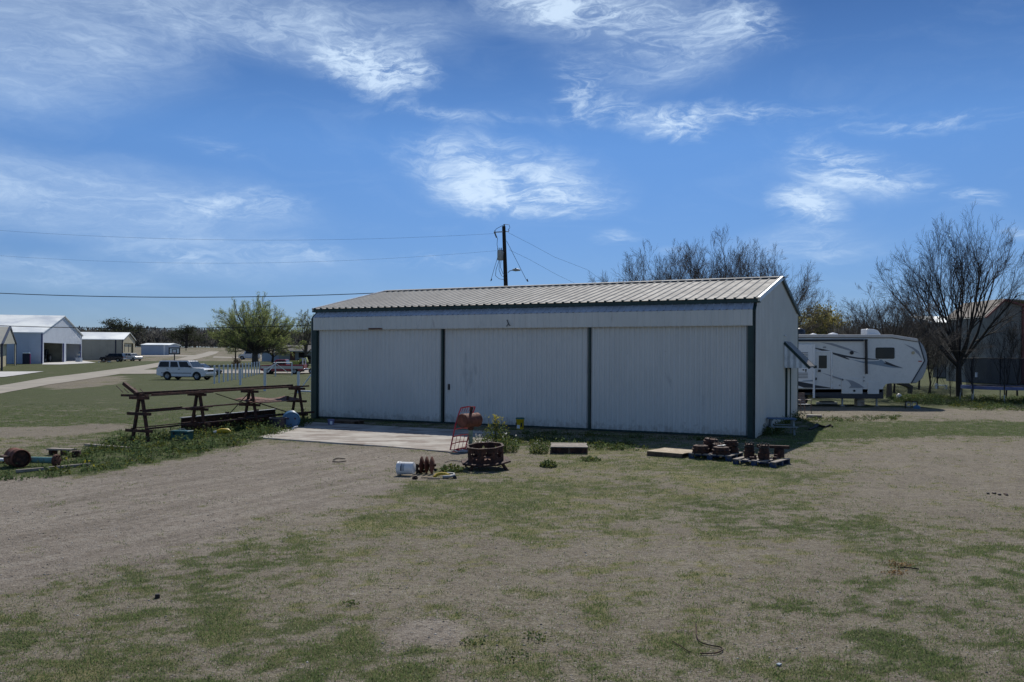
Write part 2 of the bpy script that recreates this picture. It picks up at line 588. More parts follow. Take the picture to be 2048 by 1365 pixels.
M['vent_grey'] = pm('grey_vent_louvre', (.30, .31, .32), .5, var=.1, bump=.05)
M['pole'] = pm('creosoted_pole_wood', (.022, .016, .013), .85, var=.35, scale=4, stretch=(6, 6, .6), bump=.4, bscale=30)
M['steel_grey'] = pm('grey_painted_steel', (.34, .35, .35), .5, .2, var=.1, scale=5, bump=.05)
M['porcelain'] = pm('grey_porcelain', (.16, .17, .18), .25, var=.1, bump=0)
M['wire'] = pm('weathered_cable', (.045, .05, .055), .6, .3, var=.1, bump=0)
M['bark'] = pm('grey_brown_bark', (.095, .08, .07), .9, var=.35, scale=3, stretch=(4, 4, 1), bump=.5, bscale=18, bdist=.02)
M['bark_dark'] = pm('dark_bark', (.034, .029, .026), .9, var=.35, scale=3, stretch=(4, 4, 1), bump=.5, bscale=18, bdist=.02)
M['twig'] = pm('bare_twig', (.115, .098, .086), .9, var=.25, scale=2, bump=0)
M['tan_wall'] = pm('tan_wall_sheet', (.35, .34, .28), .5, var=.06, scale=.5, bump=.03)
M['tan_door'] = pm('yellowish_door_sheet', (.46, .41, .27), .5, var=.06, scale=.5, bump=.03)
M['grey_wall'] = pm('blue_grey_wall_sheet', (.40, .46, .54), .5, var=.05, scale=.5, bump=.03)
M['barn_wall'] = pm('light_grey_wall_sheet', (.52, .57, .65), .5, var=.05, scale=.5, bump=.03)
M['white_roof'] = pm('white_roof_sheet', (.86, .90, .90), .58, .75, var=.02, scale=.1, bump=0)
M['blue_trim'] = pm('deep_blue_trim', (.012, .014, .14), .45, var=.15, scale=2, bump=.02)
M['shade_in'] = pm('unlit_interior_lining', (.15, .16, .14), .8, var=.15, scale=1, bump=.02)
M['dim_wall'] = pm('weathered_grey_wall_sheet', (.23, .215, .195), .7, var=.12, scale=.5, c2=(.16, .16, .15), c2amt=.2, c2scale=.6, bump=.05)
M['red_trim'] = pm('brick_red_trim', (.20, .05, .045), .6, var=.15, scale=2, bump=.02)
M['dark_wall'] = pm('charcoal_wall_sheet', (.085, .09, .092), .8, var=.15, scale=.6, bump=.05)
M['house_roof'] = pm('grey_shingle_roof', (.17, .16, .15), .9, var=.18, scale=2, bump=.3, bscale=12, bdist=.02)
M['house_wall'] = pm('grey_siding', (.30, .33, .33), .8, var=.12, scale=1, bump=.05)
M['brick_red'] = pm('brown_brick', (.14, .07, .055), .9, var=.2, scale=4, bump=.2)
M['tractor_yellow'] = pm('yellow_machine_paint', (.35, .36, .06), .5, var=.2, scale=4, bump=.05)
M['net'] = None
M['seat_white'] = pm('sunlit_white_strap', (.78, .78, .74), .6, var=.08, bump=.05)
M['chair_brown'] = pm('brown_patio_metal', (.12, .085, .075), .5, var=.2, scale=6, bump=.1)
M['table_white'] = pm('pale_painted_timber', (.24, .27, .27), .65, var=.12, scale=5, bump=.15)
M['table_blue'] = pm('blue_painted_timber', (.05, .12, .23), .55, var=.15, scale=5, bump=.15)
M['trampoline_blue'] = pm('blue_vinyl_pad', (.10, .125, .27), .5, var=.2, scale=3, bump=.1)
M['mat_black'] = pm('black_woven_mat', (.015, .015, .017), .8, var=.2, bump=.1)
M['grey_tube'] = pm('galvanised_tube', (.38, .40, .42), .4, .5, var=.1, bump=.02)

t = NT('trampoline_netting')
t.b.inputs['Alpha'].default_value = .42
M['net'] = t.fin((.012, .013, .02), .9)


def splash(m, lo=.05, hi=.55):
    """dried mud splashed up the foot of a metal wall, and a few rusty scuffs"""
    nt = m.node_tree
    n, l = nt.nodes, nt.links
    b = n['Principled BSDF']
    src = b.inputs['Base Color'].links[0].from_socket
    g = n.new('ShaderNodeNewGeometry')
    s = n.new('ShaderNodeSeparateXYZ')
    l.new(g.outputs['Position'], s.inputs[0])
    r = n.new('ShaderNodeMapRange')
    l.new(s.outputs[2], r.inputs['Value'])
    r.inputs['From Min'].default_value, r.inputs['From Max'].default_value = lo, hi
    r.inputs['To Min'].default_value, r.inputs['To Max'].default_value = 1, 0
    t_ = n.new('ShaderNodeTexNoise')
    t_.inputs['Scale'].default_value, t_.inputs['Detail'].default_value, t_.inputs['Roughness'].default_value = 5, 8, .7
    l.new(g.outputs['Position'], t_.inputs['Vector'])
    a = n.new('ShaderNodeMath')
    a.operation = 'MULTIPLY_ADD'
    l.new(r.outputs[0], a.inputs[0])
    a.inputs[1].default_value = .34
    l.new(t_.outputs['Fac'], a.inputs[2])
    q = n.new('ShaderNodeMapRange')
    q.interpolation_type = 'SMOOTHSTEP'
    l.new(a.outputs[0], q.inputs['Value'])
    q.inputs['From Min'].default_value, q.inputs['From Max'].default_value = .62, .86
    q.inputs['To Max'].default_value = .38
    x = n.new('ShaderNodeMix')
    x.data_type = 'RGBA'
    l.new(q.outputs[0], x.inputs['Factor'])
    l.new(src, x.inputs['A'])
    x.inputs['B'].default_value = (.20, .165, .125, 1)
    l.new(x.outputs['Result'], b.inputs['Base Color'])


splash(M['door_metal'])
splash(M['white_metal'])


def leafy(name, stops, rough=.7, trans=.5):
    t = NT(name)
    c = t.cramp(t.island(), stops)
    t.fin(c, rough, 0, .15)
    tr = t.n.new('ShaderNodeBsdfTranslucent')
    t.l.new(c, tr.inputs['Color'])
    ms = t.n.new('ShaderNodeMixShader')
    ms.inputs[0].default_value = trans
    t.l.new(t.b.outputs[0], ms.inputs[1])
    t.l.new(tr.outputs[0], ms.inputs[2])
    t.l.new(ms.outputs[0], t.n['Material Output'].inputs['Surface'])
    return t.mat


M['blade'] = leafy('short_grass_blade', [(0, (.22, .24, .095)), (.3, (.30, .30, .14)), (.55, (.38, .355, .20)), (.75, (.46, .41, .265)), (1, (.56, .50, .37))])
M['blade_lush'] = leafy('lush_grass_blade', [(0, (.11, .165, .060)), (.4, (.16, .225, .085)), (.8, (.22, .28, .11)), (1, (.32, .32, .17))])
M['weed_leaf'] = leafy('weed_leaf', [(0, (.05, .082, .036)), (.35, (.085, .13, .054)), (.7, (.13, .185, .075)), (1, (.20, .25, .11))])
M['weed_yellow'] = leafy('yellowish_weed_leaf', [(0, (.05, .075, .018)), (.5, (.10, .125, .03)), (1, (.20, .20, .05))])
M['flower'] = leafy('yellow_weed_flower', [(0, (.45, .38, .02)), (1, (.6, .52, .06))])
M['flower_white'] = leafy('white_weed_flower', [(0, (.55, .55, .5)), (1, (.7, .7, .66))])
M['bud_leaf'] = leafy('fresh_spring_leaf', [(0, (.24, .30, .09)), (.5, (.34, .40, .13)), (1, (.46, .50, .20))])
M['olive_leaf'] = leafy('olive_spring_leaf', [(0, (.24, .22, .07)), (.5, (.34, .31, .11)), (1, (.45, .40, .16))])
M['dark_leaf'] = leafy('dark_evergreen_leaf', [(0, (.04, .052, .032)), (.6, (.065, .08, .045)), (1, (.10, .115, .065))])
M['wood_mass'] = leafy('bare_woodland_twigs', [(0, (.085, .085, .085)), (.6, (.13, .128, .126)), (.85, (.11, .12, .105)), (1, (.18, .175, .165))])
M['stone'] = leafy('gravel_stone', [(0, (.17, .15, .125)), (.5, (.28, .255, .22)), (.85, (.40, .375, .33)), (1, (.62, .59, .54))], .9, 0)
M['straw'] = leafy('dead_leaf', [(0, (.14, .09, .045)), (.6, (.25, .165, .08)), (1, (.36, .27, .15))])

# ------------------------------------------------------------------ ground
def _hash(ix, iy, s):
    h = (ix * 374761393 + iy * 668265263 + s * 2246822519) & 0xFFFFFFFF
    h = ((h ^ (h >> 13)) * 1274126177) & 0xFFFFFFFF
    return ((h ^ (h >> 16)) & 0xFFFF) / 65535.0


def vnoise(x, y, s=0):
    ix, iy = np.floor(x).astype(np.int64), np.floor(y).astype(np.int64)
    fx, fy = x - ix, y - iy
    fx, fy = fx * fx * (3 - 2 * fx), fy * fy * (3 - 2 * fy)
    a, b = _hash(ix, iy, s), _hash(ix + 1, iy, s)
    c, d = _hash(ix, iy + 1, s), _hash(ix + 1, iy + 1, s)
    return (a * (1 - fx) + b * fx) * (1 - fy) + (c * (1 - fx) + d * fx) * fy


def fbm(x, y, f, oct=4, s=0, gain=.55):
    t, a, n = 0, 1, 0
    for k in range(oct):
        t = t + a * vnoise(x * f + 17.3 * k, y * f - 9.1 * k, s + k)
        n += a
        a *= gain
        f *= 2.03
    return t / n


def poly_sd(x, y, P):
    """signed distance to polygon, negative inside"""
    d = np.full(x.shape, 1e9)
    ins = np.zeros(x.shape, bool)
    n = len(P)
    for i in range(n):
        x0, y0 = P[i][0], P[i][1]
        x1, y1 = P[(i + 1) % n][0], P[(i + 1) % n][1]
        ex, ey = x1 - x0, y1 - y0
        wx, wy = x - x0, y - y0
        t = np.clip((wx * ex + wy * ey) / (ex * ex + ey * ey + 1e-9), 0, 1)
        d = np.minimum(d, (wx - ex * t) ** 2 + (wy - ey * t) ** 2)
        c = ((y0 <= y) & (y1 > y)) | ((y1 <= y) & (y0 > y))
        with np.errstate(divide='ignore', invalid='ignore'):
            xi = x0 + (y - y0) / np.where(ey == 0, 1e-9, ey) * ex
        ins ^= c & (x < xi)
    return np.where(ins, -1, 1) * np.sqrt(d)


def sm(v, a, b):
    t = np.clip((v - a) / (b - a), 0, 1)
    return t * t * (3 - 2 * t)


# areas of the yard: outline, grass cover, lushness, stoniness, softness of the edge (m)
AREAS = [
    ([(-500, 890), (300, 865), (620, 850), (1600, 820), (2500, 810), (2500, 722), (-500, 722)], .95, 1.0, 0, 1.5),
    ([(-400, 1400), (-400, 1215), (250, 1235), (420, 1290), (330, 1400)], .72, .55, .05, 1.2),
    ([(560, 1400), (600, 1290), (800, 1235), (1000, 1225), (1120, 1290), (1100, 1400)], .74, .42, 0, 1.3),
    ([(1080, 1400), (1100, 1270), (1250, 1220), (1480, 1260), (1450, 1400)], .74, .6, .1, 1.2),
    ([(820, 945), (1080, 930), (1320, 935), (1330, 1010), (1150, 1060), (900, 1100), (680, 1090), (560, 1060), (700, 1005)], .84, .40, .05, 1.7),
    ([(1100, 1060), (1350, 1040), (1680, 1080), (1600, 1180), (1300, 1200), (1060, 1150)], .40, .25, .25, 1.5),
    ([(1380, 1180), (2400, 1130), (2600, 1400), (1450, 1400)], .52, .7, .15, 1.4),
    ([(1640, 905), (1800, 885), (2500, 890), (2500, 1060), (1700, 1010)], .20, .1, .35, 1.5),
    ([(1000, 900), (1330, 885), (1600, 915), (1640, 1000), (1300, 1010), (1030, 960)], .76, .42, .05, 1.2),
    ([(1500, 886), (1540, 900), (1680, 880), (1950, 872), (2500, 880), (2500, 846), (1640, 842)], .97, .95, 0, .5),
    ([(1590, 812), (1880, 818), (2500, 836), (2500, 848), (1900, 838), (1600, 836)], .34, .4, .3, .7),
    ([(1590, 800), (2500, 790), (2500, 832), (1900, 813), (1600, 808)], .97, .85, 0, .7),
    ([(590, 1150), (800, 1120), (1050, 1150), (1000, 1220), (700, 1240), (480, 1200)], .44, .5, .25, 1.2),
    ([(800, 1255), (880, 1240), (930, 1250), (900, 1285), (800, 1285)], .05, .1, .9, .15),
    ([(-400, 862), (90, 853), (270, 848), (280, 858), (120, 872), (-400, 892)], .12, .1, .3, .5),
    ([(60, 772), (150, 756), (250, 752), (240, 768), (120, 780)], .45, .3, .1, 1.0),
    ([(-600, 965), (180, 948), (380, 912), (515, 886), (700, 893), (905, 908), (960, 922), (870, 945), (800, 975), (700, 1005), (600, 1040),
      (450, 1085), (300, 1130), (150, 1165), (0, 1195), (-300, 1240), (-900, 1200)], .09, .3, .95, 1.3),
    ([(-400, 945), (-400, 968), (180, 950), (380, 914), (515, 886), (610, 850), (230, 862), (160, 920)], .99, .9, 0, .35),
    ([(990, 880), (1100, 880), (1520, 892), (1500, 876), (1050, 862), (990, 868)], .55, .8, 0, .3),
]
AREAS = [([gp(*p)[:2] for p in a[0]], *a[1:]) for a in AREAS]


def masks(x, y):
    wob = (fbm(x, y, .8, 5, 5, .65) - .5) * 2.6
    cov = np.full(x.shape, .55)
    lush = np.full(x.shape, .5)
    sto = np.full(x.shape, .15)
    for P, c, l, s, soft in AREAS:
        d = poly_sd(x, y, P) + wob * (soft + .15)
        w = 1 - sm(d, -soft, soft)
        cov, lush, sto = cov + (c - cov) * w, lush + (l - lush) * w, sto + (s - sto) * w
    n1 = fbm(x, y, .55, 3, 21)
    n2 = fbm(x, y, 2.1, 4, 31)
    amp = 1 - np.abs(cov * 2 - 1) ** 4
    r = cov + amp * ((n1 - .5) * .6 + (n2 - .5) * 1.0)
    return np.clip(r, 0, 1), np.clip(lush + (n1 - .5) * .6, 0, 1), sto


def tuft(r, x, y):
    """cover broken up into tufts a hand or two wide"""
    a = fbm(x, y, 3.6, 4, 91, .65) * .45 + fbm(x, y, 11.0, 3, 95, .6) * .55
    return sm(r + (a - .5) * 2.6 * (1 - .65 * sm(y, 28, 50)), .34, 1.0)


def relief(x, y):
    near = 1 - sm(y, 40, 70)
    return ((fbm(x, y, .35, 3, 50) - .5) * .05 + (fbm(x, y, 2.4, 3, 60) - .5) * .018) * near


def gz(x, y):
    x, y = np.asarray(x, float), np.asarray(y, float)
    return terrain(y) + relief(x, y)


rows = np.concatenate([np.linspace(-25, 4.5, 30), np.linspace(4.6, 16, 190)[0:], np.geomspace(16.1, 60, 210), np.geomspace(60.4, 420, 110), np.geomspace(430, 9000, 26)])
nc = 380
tt = np.linspace(-1, 1, nc)
GX = tt[None, :] * (np.maximum(rows, 0)[:, None] * 1.15 + 9)
GY = np.repeat(rows[:, None], nc, 1)
gx_, gy_ = GX.ravel(), GY.ravel()
gv = np.stack([gx_, gy_, gz(gx_, gy_) - .0], 1)
ii = (np.arange(len(rows) - 1)[:, None] * nc + np.arange(nc - 1)[None, :]).ravel()
gf = np.stack([ii, ii + 1, ii + nc + 1, ii + nc], 1)
mr, ml, ms = masks(gx_, gy_)
mr = tuft(mr, gx_, gy_)

t = NT('yard_ground')
at_ = t.n.new('ShaderNodeAttribute')
at_.attribute_name = 'cover'
sp = t.n.new('ShaderNodeSeparateColor')
t.l.new(at_.outputs['Color'], sp.inputs[0])
cov_s, lush_s, sto_s = sp.outputs
fine = t.noise(7.0, 6, .68, .2)
finer = t.noise(38.0, 4, .65)
big = t.noise(.35, 4, .6)
mid = t.noise(1.7, 5, .62)
g = t.math('ADD', cov_s, t.math('MULTIPLY', t.math('SUBTRACT', fine, .5), .8))
g = t.math('ADD', g, t.math('MULTIPLY', t.math('SUBTRACT', finer, .5), .5))
gm = t.ramp(g, .12, .95, 0, .94)
soil = t.mix(t.ramp(mid, .3, .7), (.235, .198, .150), (.33, .288, .225))
soil = t.mix(t.ramp(finer, .42, .72, 0, .55), soil, (.105, .085, .068))
grav = t.mix(t.ramp(mid, .3, .7), (.265, .225, .185), (.35, .305, .255))
grav = t.mix(t.ramp(t.noise(.8, 6, .7, .5, stretch=(.5, 1.2, 1)), .55, .75, 0, .45), grav, (.225, .165, .115))
film = t.ramp(t.math('ADD', mid, t.math('MULTIPLY', t.math('SUBTRACT', fine, .5), .8)), .25, .75, .15, .60)
soil = t.mix(film, soil, (.225, .205, .128))
mp_ = t.n.new('ShaderNodeMapping')
mp_.inputs['Rotation'].default_value = (0, 0, R(-62))
t.l.new(t.tc.outputs['Object'], mp_.inputs['Vector'])
ruts = t.noise(1.1, 5, .6, .3, vec=mp_.outputs[0], stretch=(.16, 2.2, 1))
grav = t.mix(t.ramp(ruts, .46, .62, .0, .55), grav, (.17, .14, .112))
grav = t.mix(t.ramp(finer, .35, .7, 0, .35), grav, (.38, .34, .29))
grav = t.mix(t.ramp(ruts, .48, .34, .0, .5), grav, (.40, .36, .305))
soil = t.mix(sto_s, soil, grav)
rough_n = t.noise(8.0, 9, .78, .3)
crumb = t.noise(55.0, 5, .7)
soil = t.mix(t.ramp(rough_n, .50, .62, 0, .70), soil, (.115, .095, .072))
soil = t.mix(t.ramp(rough_n, .45, .34, 0, .65), soil, (.46, .43, .37))
soil = t.mix(t.ramp(crumb, .53, .64, 0, .75), soil, (.085, .07, .055))
soil = t.mix(t.ramp(crumb, .44, .34, 0, .75), soil, (.54, .51, .45))
vor = t.n.new('ShaderNodeTexVoronoi')
vor.inputs['Scale'].default_value = 26
t.l.new(t.tc.outputs['Object'], vor.inputs['Vector'])
sv = t.n.new('ShaderNodeSeparateColor')
t.l.new(vor.outputs['Color'], sv.inputs[0])
peb = t.math('MULTIPLY', t.ramp(vor.outputs['Distance'], .45, .25), t.ramp(sv.outputs[0], .62, .76))
soil = t.mix(t.math('MULTIPLY', peb, .8), soil, t.mix(sv.outputs[1], (.17, .15, .135), (.44, .42, .385)))
dry = t.mix(t.ramp(fine, .35, .7), (.20, .192, .080), (.29, .265, .135))
lushc = t.mix(t.ramp(fine, .35, .7), (.056, .076, .026), (.10, .122, .042))
grass_c = t.mix(t.ramp(t.math('ADD', lush_s, t.math('MULTIPLY', t.math('SUBTRACT', mid, .5), .9)), .25, .7), dry, lushc)
gc = t.mix(gm, soil, grass_c)
gc = t.mix(t.ramp(big, .25, .75, 0, .22), gc, (.10, .085, .065))
h = t.math('ADD', t.math('MULTIPLY', t.math('ADD', fine, rough_n), .6), t.math('ADD', t.math('MULTIPLY', finer, .5), t.math('MULTIPLY', peb, .35)))
t.bump(h, .9, .05)
M['ground'] = t.fin(gc, .95, 0, .15)
ground = mesh_np('ground', gv, gf, M['ground'], smooth=True)
ca = ground.data.color_attributes.new('cover', 'FLOAT_COLOR', 'POINT')
ca.data.foreach_set('color', np.stack([mr, ml, ms, np.ones_like(mr)], 1).astype(np.float32).ravel())
struct(ground)


def sheet(name, pts, m, lift=.02, seg=18, thick=0):
    """flat strip laid on the ground between two lists of pixel-measured edge points"""
    A, B = pts
    mb = MB()
    VA, VB = [], []
    for E, out in ((A, VA), (B, VB)):
        E = [gp(*p) for p in E]
        L = [0]
        for i in range(1, len(E)):
            L.append(L[-1] + (E[i] - E[i - 1]).length)
        for k in range(seg + 1):
            s = L[-1] * k / seg
            i = max(j for j in range(len(L)) if L[j] <= s + 1e-9)
            i = min(i, len(E) - 2)
            out.append(E[i].lerp(E[i + 1], (s - L[i]) / max(1e-9, L[i + 1] - L[i])))
    n = 5
    vs, fs = [], []
    for a, b in zip(VA, VB):
        for j in range(n):
            p = a.lerp(b, j / (n - 1))
            w = (fbm(np.array([p.x]), np.array([p.y]), .5, 2, 77)[0] - .5) * .8 if j in (0, n - 1) and not thick else 0
            vs.append((p.x, p.y + w, tz(p.y + w) + lift))
    for i in range(seg):
        for j in range(n - 1):
            q = i * n + j
            fs.append((q, q + 1, q + n + 1, q + n))
    mb.add(vs, fs)
    o = mb.build(name, m)
    return struct(o)


sheet('dirt_road', ([(-200, 806), (0, 772), (100, 755), (200, 743), (300, 729), (370, 715), (405, 707.5), (418, 703.5)],
                    [(-200, 830), (0, 788), (100, 770), (200, 755), (320, 734), (395, 718), (430, 709), (438, 703.5)]), M['road'], .03, 40)
sheet('driveway', ([(255, 740), (380, 741), (520, 740), (640, 740)], [(240, 749), (380, 748), (520, 747.5), (640, 747.5)]), M['road'], .05, 30)
sheet('far_track', ([(275, 711.5), (340, 711), (395, 711)], [(275, 713.5), (340, 713.5), (385, 714)]), M['road'], .05, 10)
sheet('field_path', ([(428, 713.5), (520, 716), (600, 715)], [(425, 716), (520, 718), (600, 717)]), M['road'], .05, 10)
sheet('barn_apron', ([(88, 724), (125, 722), (158, 721)], [(84, 730), (120, 730), (192, 726.5)]), M['concrete_pale'], .06, 6, 1)
sheet('side_slab', ([(-150, 744), (0, 744.5), (88, 744)], [(-150, 762), (0, 756), (60, 748)]), M['concrete_pale'], .06, 6, 1)

# concrete apron before the doors
ap = [gp(515, 877), gp(615, 846), gp(1000, 866), gp(985, 886), gp(900, 906), gp(760, 894)]
mb = MB()
mb.prism([(p.x, p.y) for p in ap], -.1, .035, 'z')
apron = struct(mb.build('concrete_apron', M['concrete'], bevel=.015))

# ------------------------------------------------------------------ grass, gravel
def scatter(n, ymin, ymax, p=1.0):
    """positions seen from the yard, denser close by"""
    u = rng.random(n)
    y = (ymin ** (1 - p) + u * (ymax ** (1 - p) - ymin ** (1 - p))) ** (1 / (1 - p)) if p != 1 else ymin * (ymax / ymin) ** u
    x = (rng.random(n) * 2 - 1) * (y * .66 + 1.2)
    return x, y


def in_built(x, y):
    bad = poly_sd(x, y, [p[:2] for p in ap]) < .03
    bad |= poly_sd(x, y, HANGAR_POLY) < .0
    return bad


FL = Vector((-8.23, 33.96, 0))
HW, HD, HA = 17.7, 10.8, R(-25.7)


def hl(x, y, z=0):
    return Vector((FL.x + x * math.cos(HA) - y * math.sin(HA), FL.y + x * math.sin(HA) + y * math.cos(HA), z))


HANGAR_POLY = [hl(0, 0)[:2], hl(HW, 0)[:2], hl(HW, HD)[:2], hl(0, HD)[:2]]


def blades(name, x, y, hgt, wid, per, mat, spread=.05):
    n = len(x)
    X, Y = np.repeat(x, per), np.repeat(y, per)
    H = np.repeat(hgt, per) * rng.uniform(.55, 1.25, n * per)
    W = np.repeat(wid, per)
    X = X + rng.normal(0, spread, n * per)
    Y = Y + rng.normal(0, spread, n * per)
    a = rng.uniform(0, 2 * PI, n * per)
    lean = rng.uniform(.1, .9, n * per) * H
    b = rng.uniform(0, 2 * PI, n * per)
    Z = gz(X, Y) - .004
    dx, dy = np.cos(a) * W, np.sin(a) * W
    V = np.stack([np.stack([X - dx, Y - dy, Z], 1), np.stack([X + dx, Y + dy, Z], 1),
                  np.stack([X + np.cos(b) * lean, Y + np.sin(b) * lean, Z + H * .85], 1)], 1).reshape(-1, 3)
    F = np.arange(len(V)).reshape(-1, 3)
    o = mesh_np(name, V, F, mat)
    o['kind'] = 'stuff'
    return o


x, y = scatter(300000, 5.6, 46, 1.0)
r_, l_, s_ = masks(x, y)
pk = tuft(r_, x, y)
keep = (rng.random(len(x)) < np.maximum(pk * .72, (1 - s_) * .08 * (r_ > .1)) * (1 - sm(y, 22, 46))) & ~in_built(x, y)
x, y, l_ = x[keep], y[keep], l_[keep]
lu = rng.random(len(x)) < l_ ** .7 * .97
hh = np.where(lu, .030, .020) * (1 + .014 * y)
ww = .0028 * (1 + y * .085)
blades('dry_grass', x[~lu], y[~lu], hh[~lu], ww[~lu], 5, M['blade'])
blades('green_grass', x[lu], y[lu], hh[lu], ww[lu], 6, M['blade_lush'])

x, y = scatter(20000, 5.6, 24, 1.2)
r_, l_, s_ = masks(x, y)
cl = fbm(x, y, .8, 3, 131)
keep = (rng.random(len(x)) < np.clip((1 - r_ * .8) * (.25 + s_ * .6) * sm(cl, .35, .7) * 1.8, 0, 1)) & ~in_built(x, y)
x, y = x[keep], y[keep]
n = len(x)
sz = np.clip(rng.lognormal(-4.95, .5, n), .003, .016) * (1 + .015 * y)
oct_ = np.array([(1, 0, 0), (-1, 0, 0), (0, 1, 0), (0, -1, 0), (0, 0, .75), (0, 0, -.75)], float)
of = np.array([(0, 2, 4), (2, 1, 4), (1, 3, 4), (3, 0, 4), (2, 0, 5), (1, 2, 5), (3, 1, 5), (0, 3, 5)])
rot = rng.uniform(0, 2 * PI, n)
st = rng.uniform(.6, 1.3, (n, 6, 3))
P = oct_[None] * st * sz[:, None, None]
c_, s2 = np.cos(rot)[:, None], np.sin(rot)[:, None]
P = np.stack([P[..., 0] * c_ - P[..., 1] * s2, P[..., 0] * s2 + P[..., 1] * c_, P[..., 2]], -1)
P[..., 0] += x[:, None]
P[..., 1] += y[:, None]
P[..., 2] += (gz(x, y) + sz * .05)[:, None]
F = (of[None] + (np.arange(n) * 6)[:, None, None]).reshape(-1, 3)
o = mesh_np('gravel', P.reshape(-1, 3), F, M['stone'])
o['kind'] = 'stuff'

# ------------------------------------------------------------------ hangar
hangar = thing('metal_hangar', 'long white metal hangar with three tall sliding doors and tan ribbed roof', 'hangar', FL, HA)
EAVE, RIDGE, YE = 4.46, 5.58, .26
YR = HD / 2 + .1


def rib_profile(w, pitch, depth, base, top, first=None):
    """(t, d) points across a sheet of width w with raised ribs"""
    pts = [(0, 0)]
    c = pitch / 2 if first is None else first
    while c < w - base / 2:
        pts += [(c - base / 2, 0), (c - top / 2, depth), (c + top / 2, depth), (c + base / 2, 0)]
        c += pitch
    pts.append((w, 0))
    return pts


def strip_mesh(prof, f0, f1, endcap=False):
    """sheet between two edge curves; f(t, d) -> point"""
    mb = MB()
    vs = [f0(*p) for p in prof] + [f1(*p) for p in prof]
    n = len(prof)
    mb.add(vs, [(i, i + 1, i + n + 1, i + n) for i in range(n - 1)])
    if endcap:
        for i in range(1, n - 4, 4):
            a = [f0(prof[i + k][0], prof[i + k][1]) for k in range(4)]
            mb.add(a, [(0, 3, 2, 1)])
    return mb


# doors, each of upright ribbed sheets
DOORS = [(.27, 6.10), (6.20, 12.02), (12.12, 17.46)]
for k, (x0, x1) in enumerate(DOORS):
    yd = .16 + .05 * (k == 1)
    mb = MB().span((x0, yd + .012, .05), (x1, yd + .06, 3.75))
    door = mb.build('sliding_door', M['door_metal'], hangar)
    w = (x1 - x0) / 6
    pr = rib_profile(w, w / 5, .045, .125, .045)
    me = None
    for i in range(6):
        if me is None:
            o = strip_mesh(pr, lambda t_, d: (t_, -d, .07), lambda t_, d: (t_, -d, 3.74)).build('door_sheet', M['door_metal'], door, fix=False)
            me = o.data
        else:
            o = bpy.data.objects.new('door_sheet', me)
            col.objects.link(o)
            o.parent = door
        o.location = (x0 + i * w, yd, 0)
    MB().span((x0, yd - .05, .03), (x1, yd + .01, .085)).build('bottom_rail', M['green_trim'], door)
    if k == 1:
        MB().span((x0 + .19, yd - .075, 1.30), (x0 + .25, yd - .023, 1.52)).build('door_pull', M['black'], door, bevel=.01)
for xs in (6.15, 12.07):
    MB().span((xs - .038, .09, .04), (xs + .038, .135, 3.70)).build('seam_strip', M['green_trim'], hangar)
# posts and frame
for xs0, xs1 in ((0, .27), (HW - .24, HW)):
    mb = MB()
    mb.prism([(0, 0), (.24, 0), (.24, EAVE - .16), (YE + .02, EAVE - .12), (0, 4.10)] if False else [(0, 0), (.22, 0), (.22, 4.28), (0, 4.10)], xs0, xs1, 'x')
    mb.build('corner_post', M['green_trim'], hangar, bevel=.01)
MB().span((0, .24, 0), (HW, .40, .05)).build('footing', M['concrete'], hangar)
MB().span((.03, .34, .05), (HW - .03, .40, EAVE - .1)).build('inner_wall', M['dark_wall'], hangar)
# hood over the doors
hw = (HW - .22) / 19
pr = rib_profile(hw, hw / 4, .02, .07, .03)
mev = mes = None
for i in range(19):
    xo = .13 + i * hw
    if mev is None:
        o = strip_mesh(pr, lambda t_, d: (t_, -d, 3.62), lambda t_, d: (t_, -d, 4.115)).build('hood_sheet', M['hood_metal'], hangar, fix=False)
        mev = o.data
        o2 = strip_mesh(pr, lambda t_, d: (t_, -.02 - d * .7, 4.12 + d * .7), lambda t_, d: (t_, .27 - d * .7, 4.36 + d * .7)).build('slope_sheet', M['zinc'], hangar, fix=False)
        mes = o2.data
    else:
        o = bpy.data.objects.new('hood_sheet', mev)
        o2 = bpy.data.objects.new('slope_sheet', mes)
        for q in (o, o2):
            col.objects.link(q)
            q.parent = hangar
    o.location = (xo, -.035, 0)
    o2.location = (xo, -.02, 0)
MB().span((.13, -.03, 3.60), (HW - .09, .10, 3.64)).build('hood_lip', M['hood_metal'], hangar)
MB().span((.13, .0, 3.64), (.16, .24, 4.1)).build('hood_end', M['hood_metal'], hangar)
MB().span((HW - .13, .0, 3.64), (HW - .10, .24, 4.1)).build('hood_end', M['hood_metal'], hangar)
mb = MB()
mb.beam((8.98, -.075, 3.86), (9.03, -.09, 3.74), .03, .02).beam((9.03, -.09, 3.76), (8.95, -.1, 3.66), .025, .02).beam((9.03, -.09, 3.75), (9.10, -.1, 3.68), .025, .02)
mb.box((8.97, -.07, 3.885), (.06, .02, .025))
mb.build('hood_bracket', M['black'], hangar)
mb = MB()
rs = random.Random(12)
for i in range(58):
    if rs.random() < (.85 if i < 16 or i > 38 else .3):
        mb.box((.28 + i * .298, -.062 - rs.random() * .006, 4.10 + rs.uniform(-.01, .012)), (rs.uniform(.03, .07), .012, .022))
mb.build('screw_row', M['zinc'], hangar)['kind'] = 'stuff'
MB().span((2.88, -.065, 3.605), (3.52, -.038, 3.66)).build('rust_patch', M['rust_lite'], hangar)
# eave trim
mb = MB()
mb.prism([(YE - .07, EAVE - .115), (YE + .12, EAVE - .115), (YE + .12, EAVE + .025), (YE - .07, EAVE + .0)], -.12, HW + .1, 'x')
mb.build('eave_trim', M['green_trim'], hangar)
# roof sheets
rw = (HW + .22) / 19
rw_ = rw
pr = rib_profile(rw, rw / 3, .033, .08, .035)


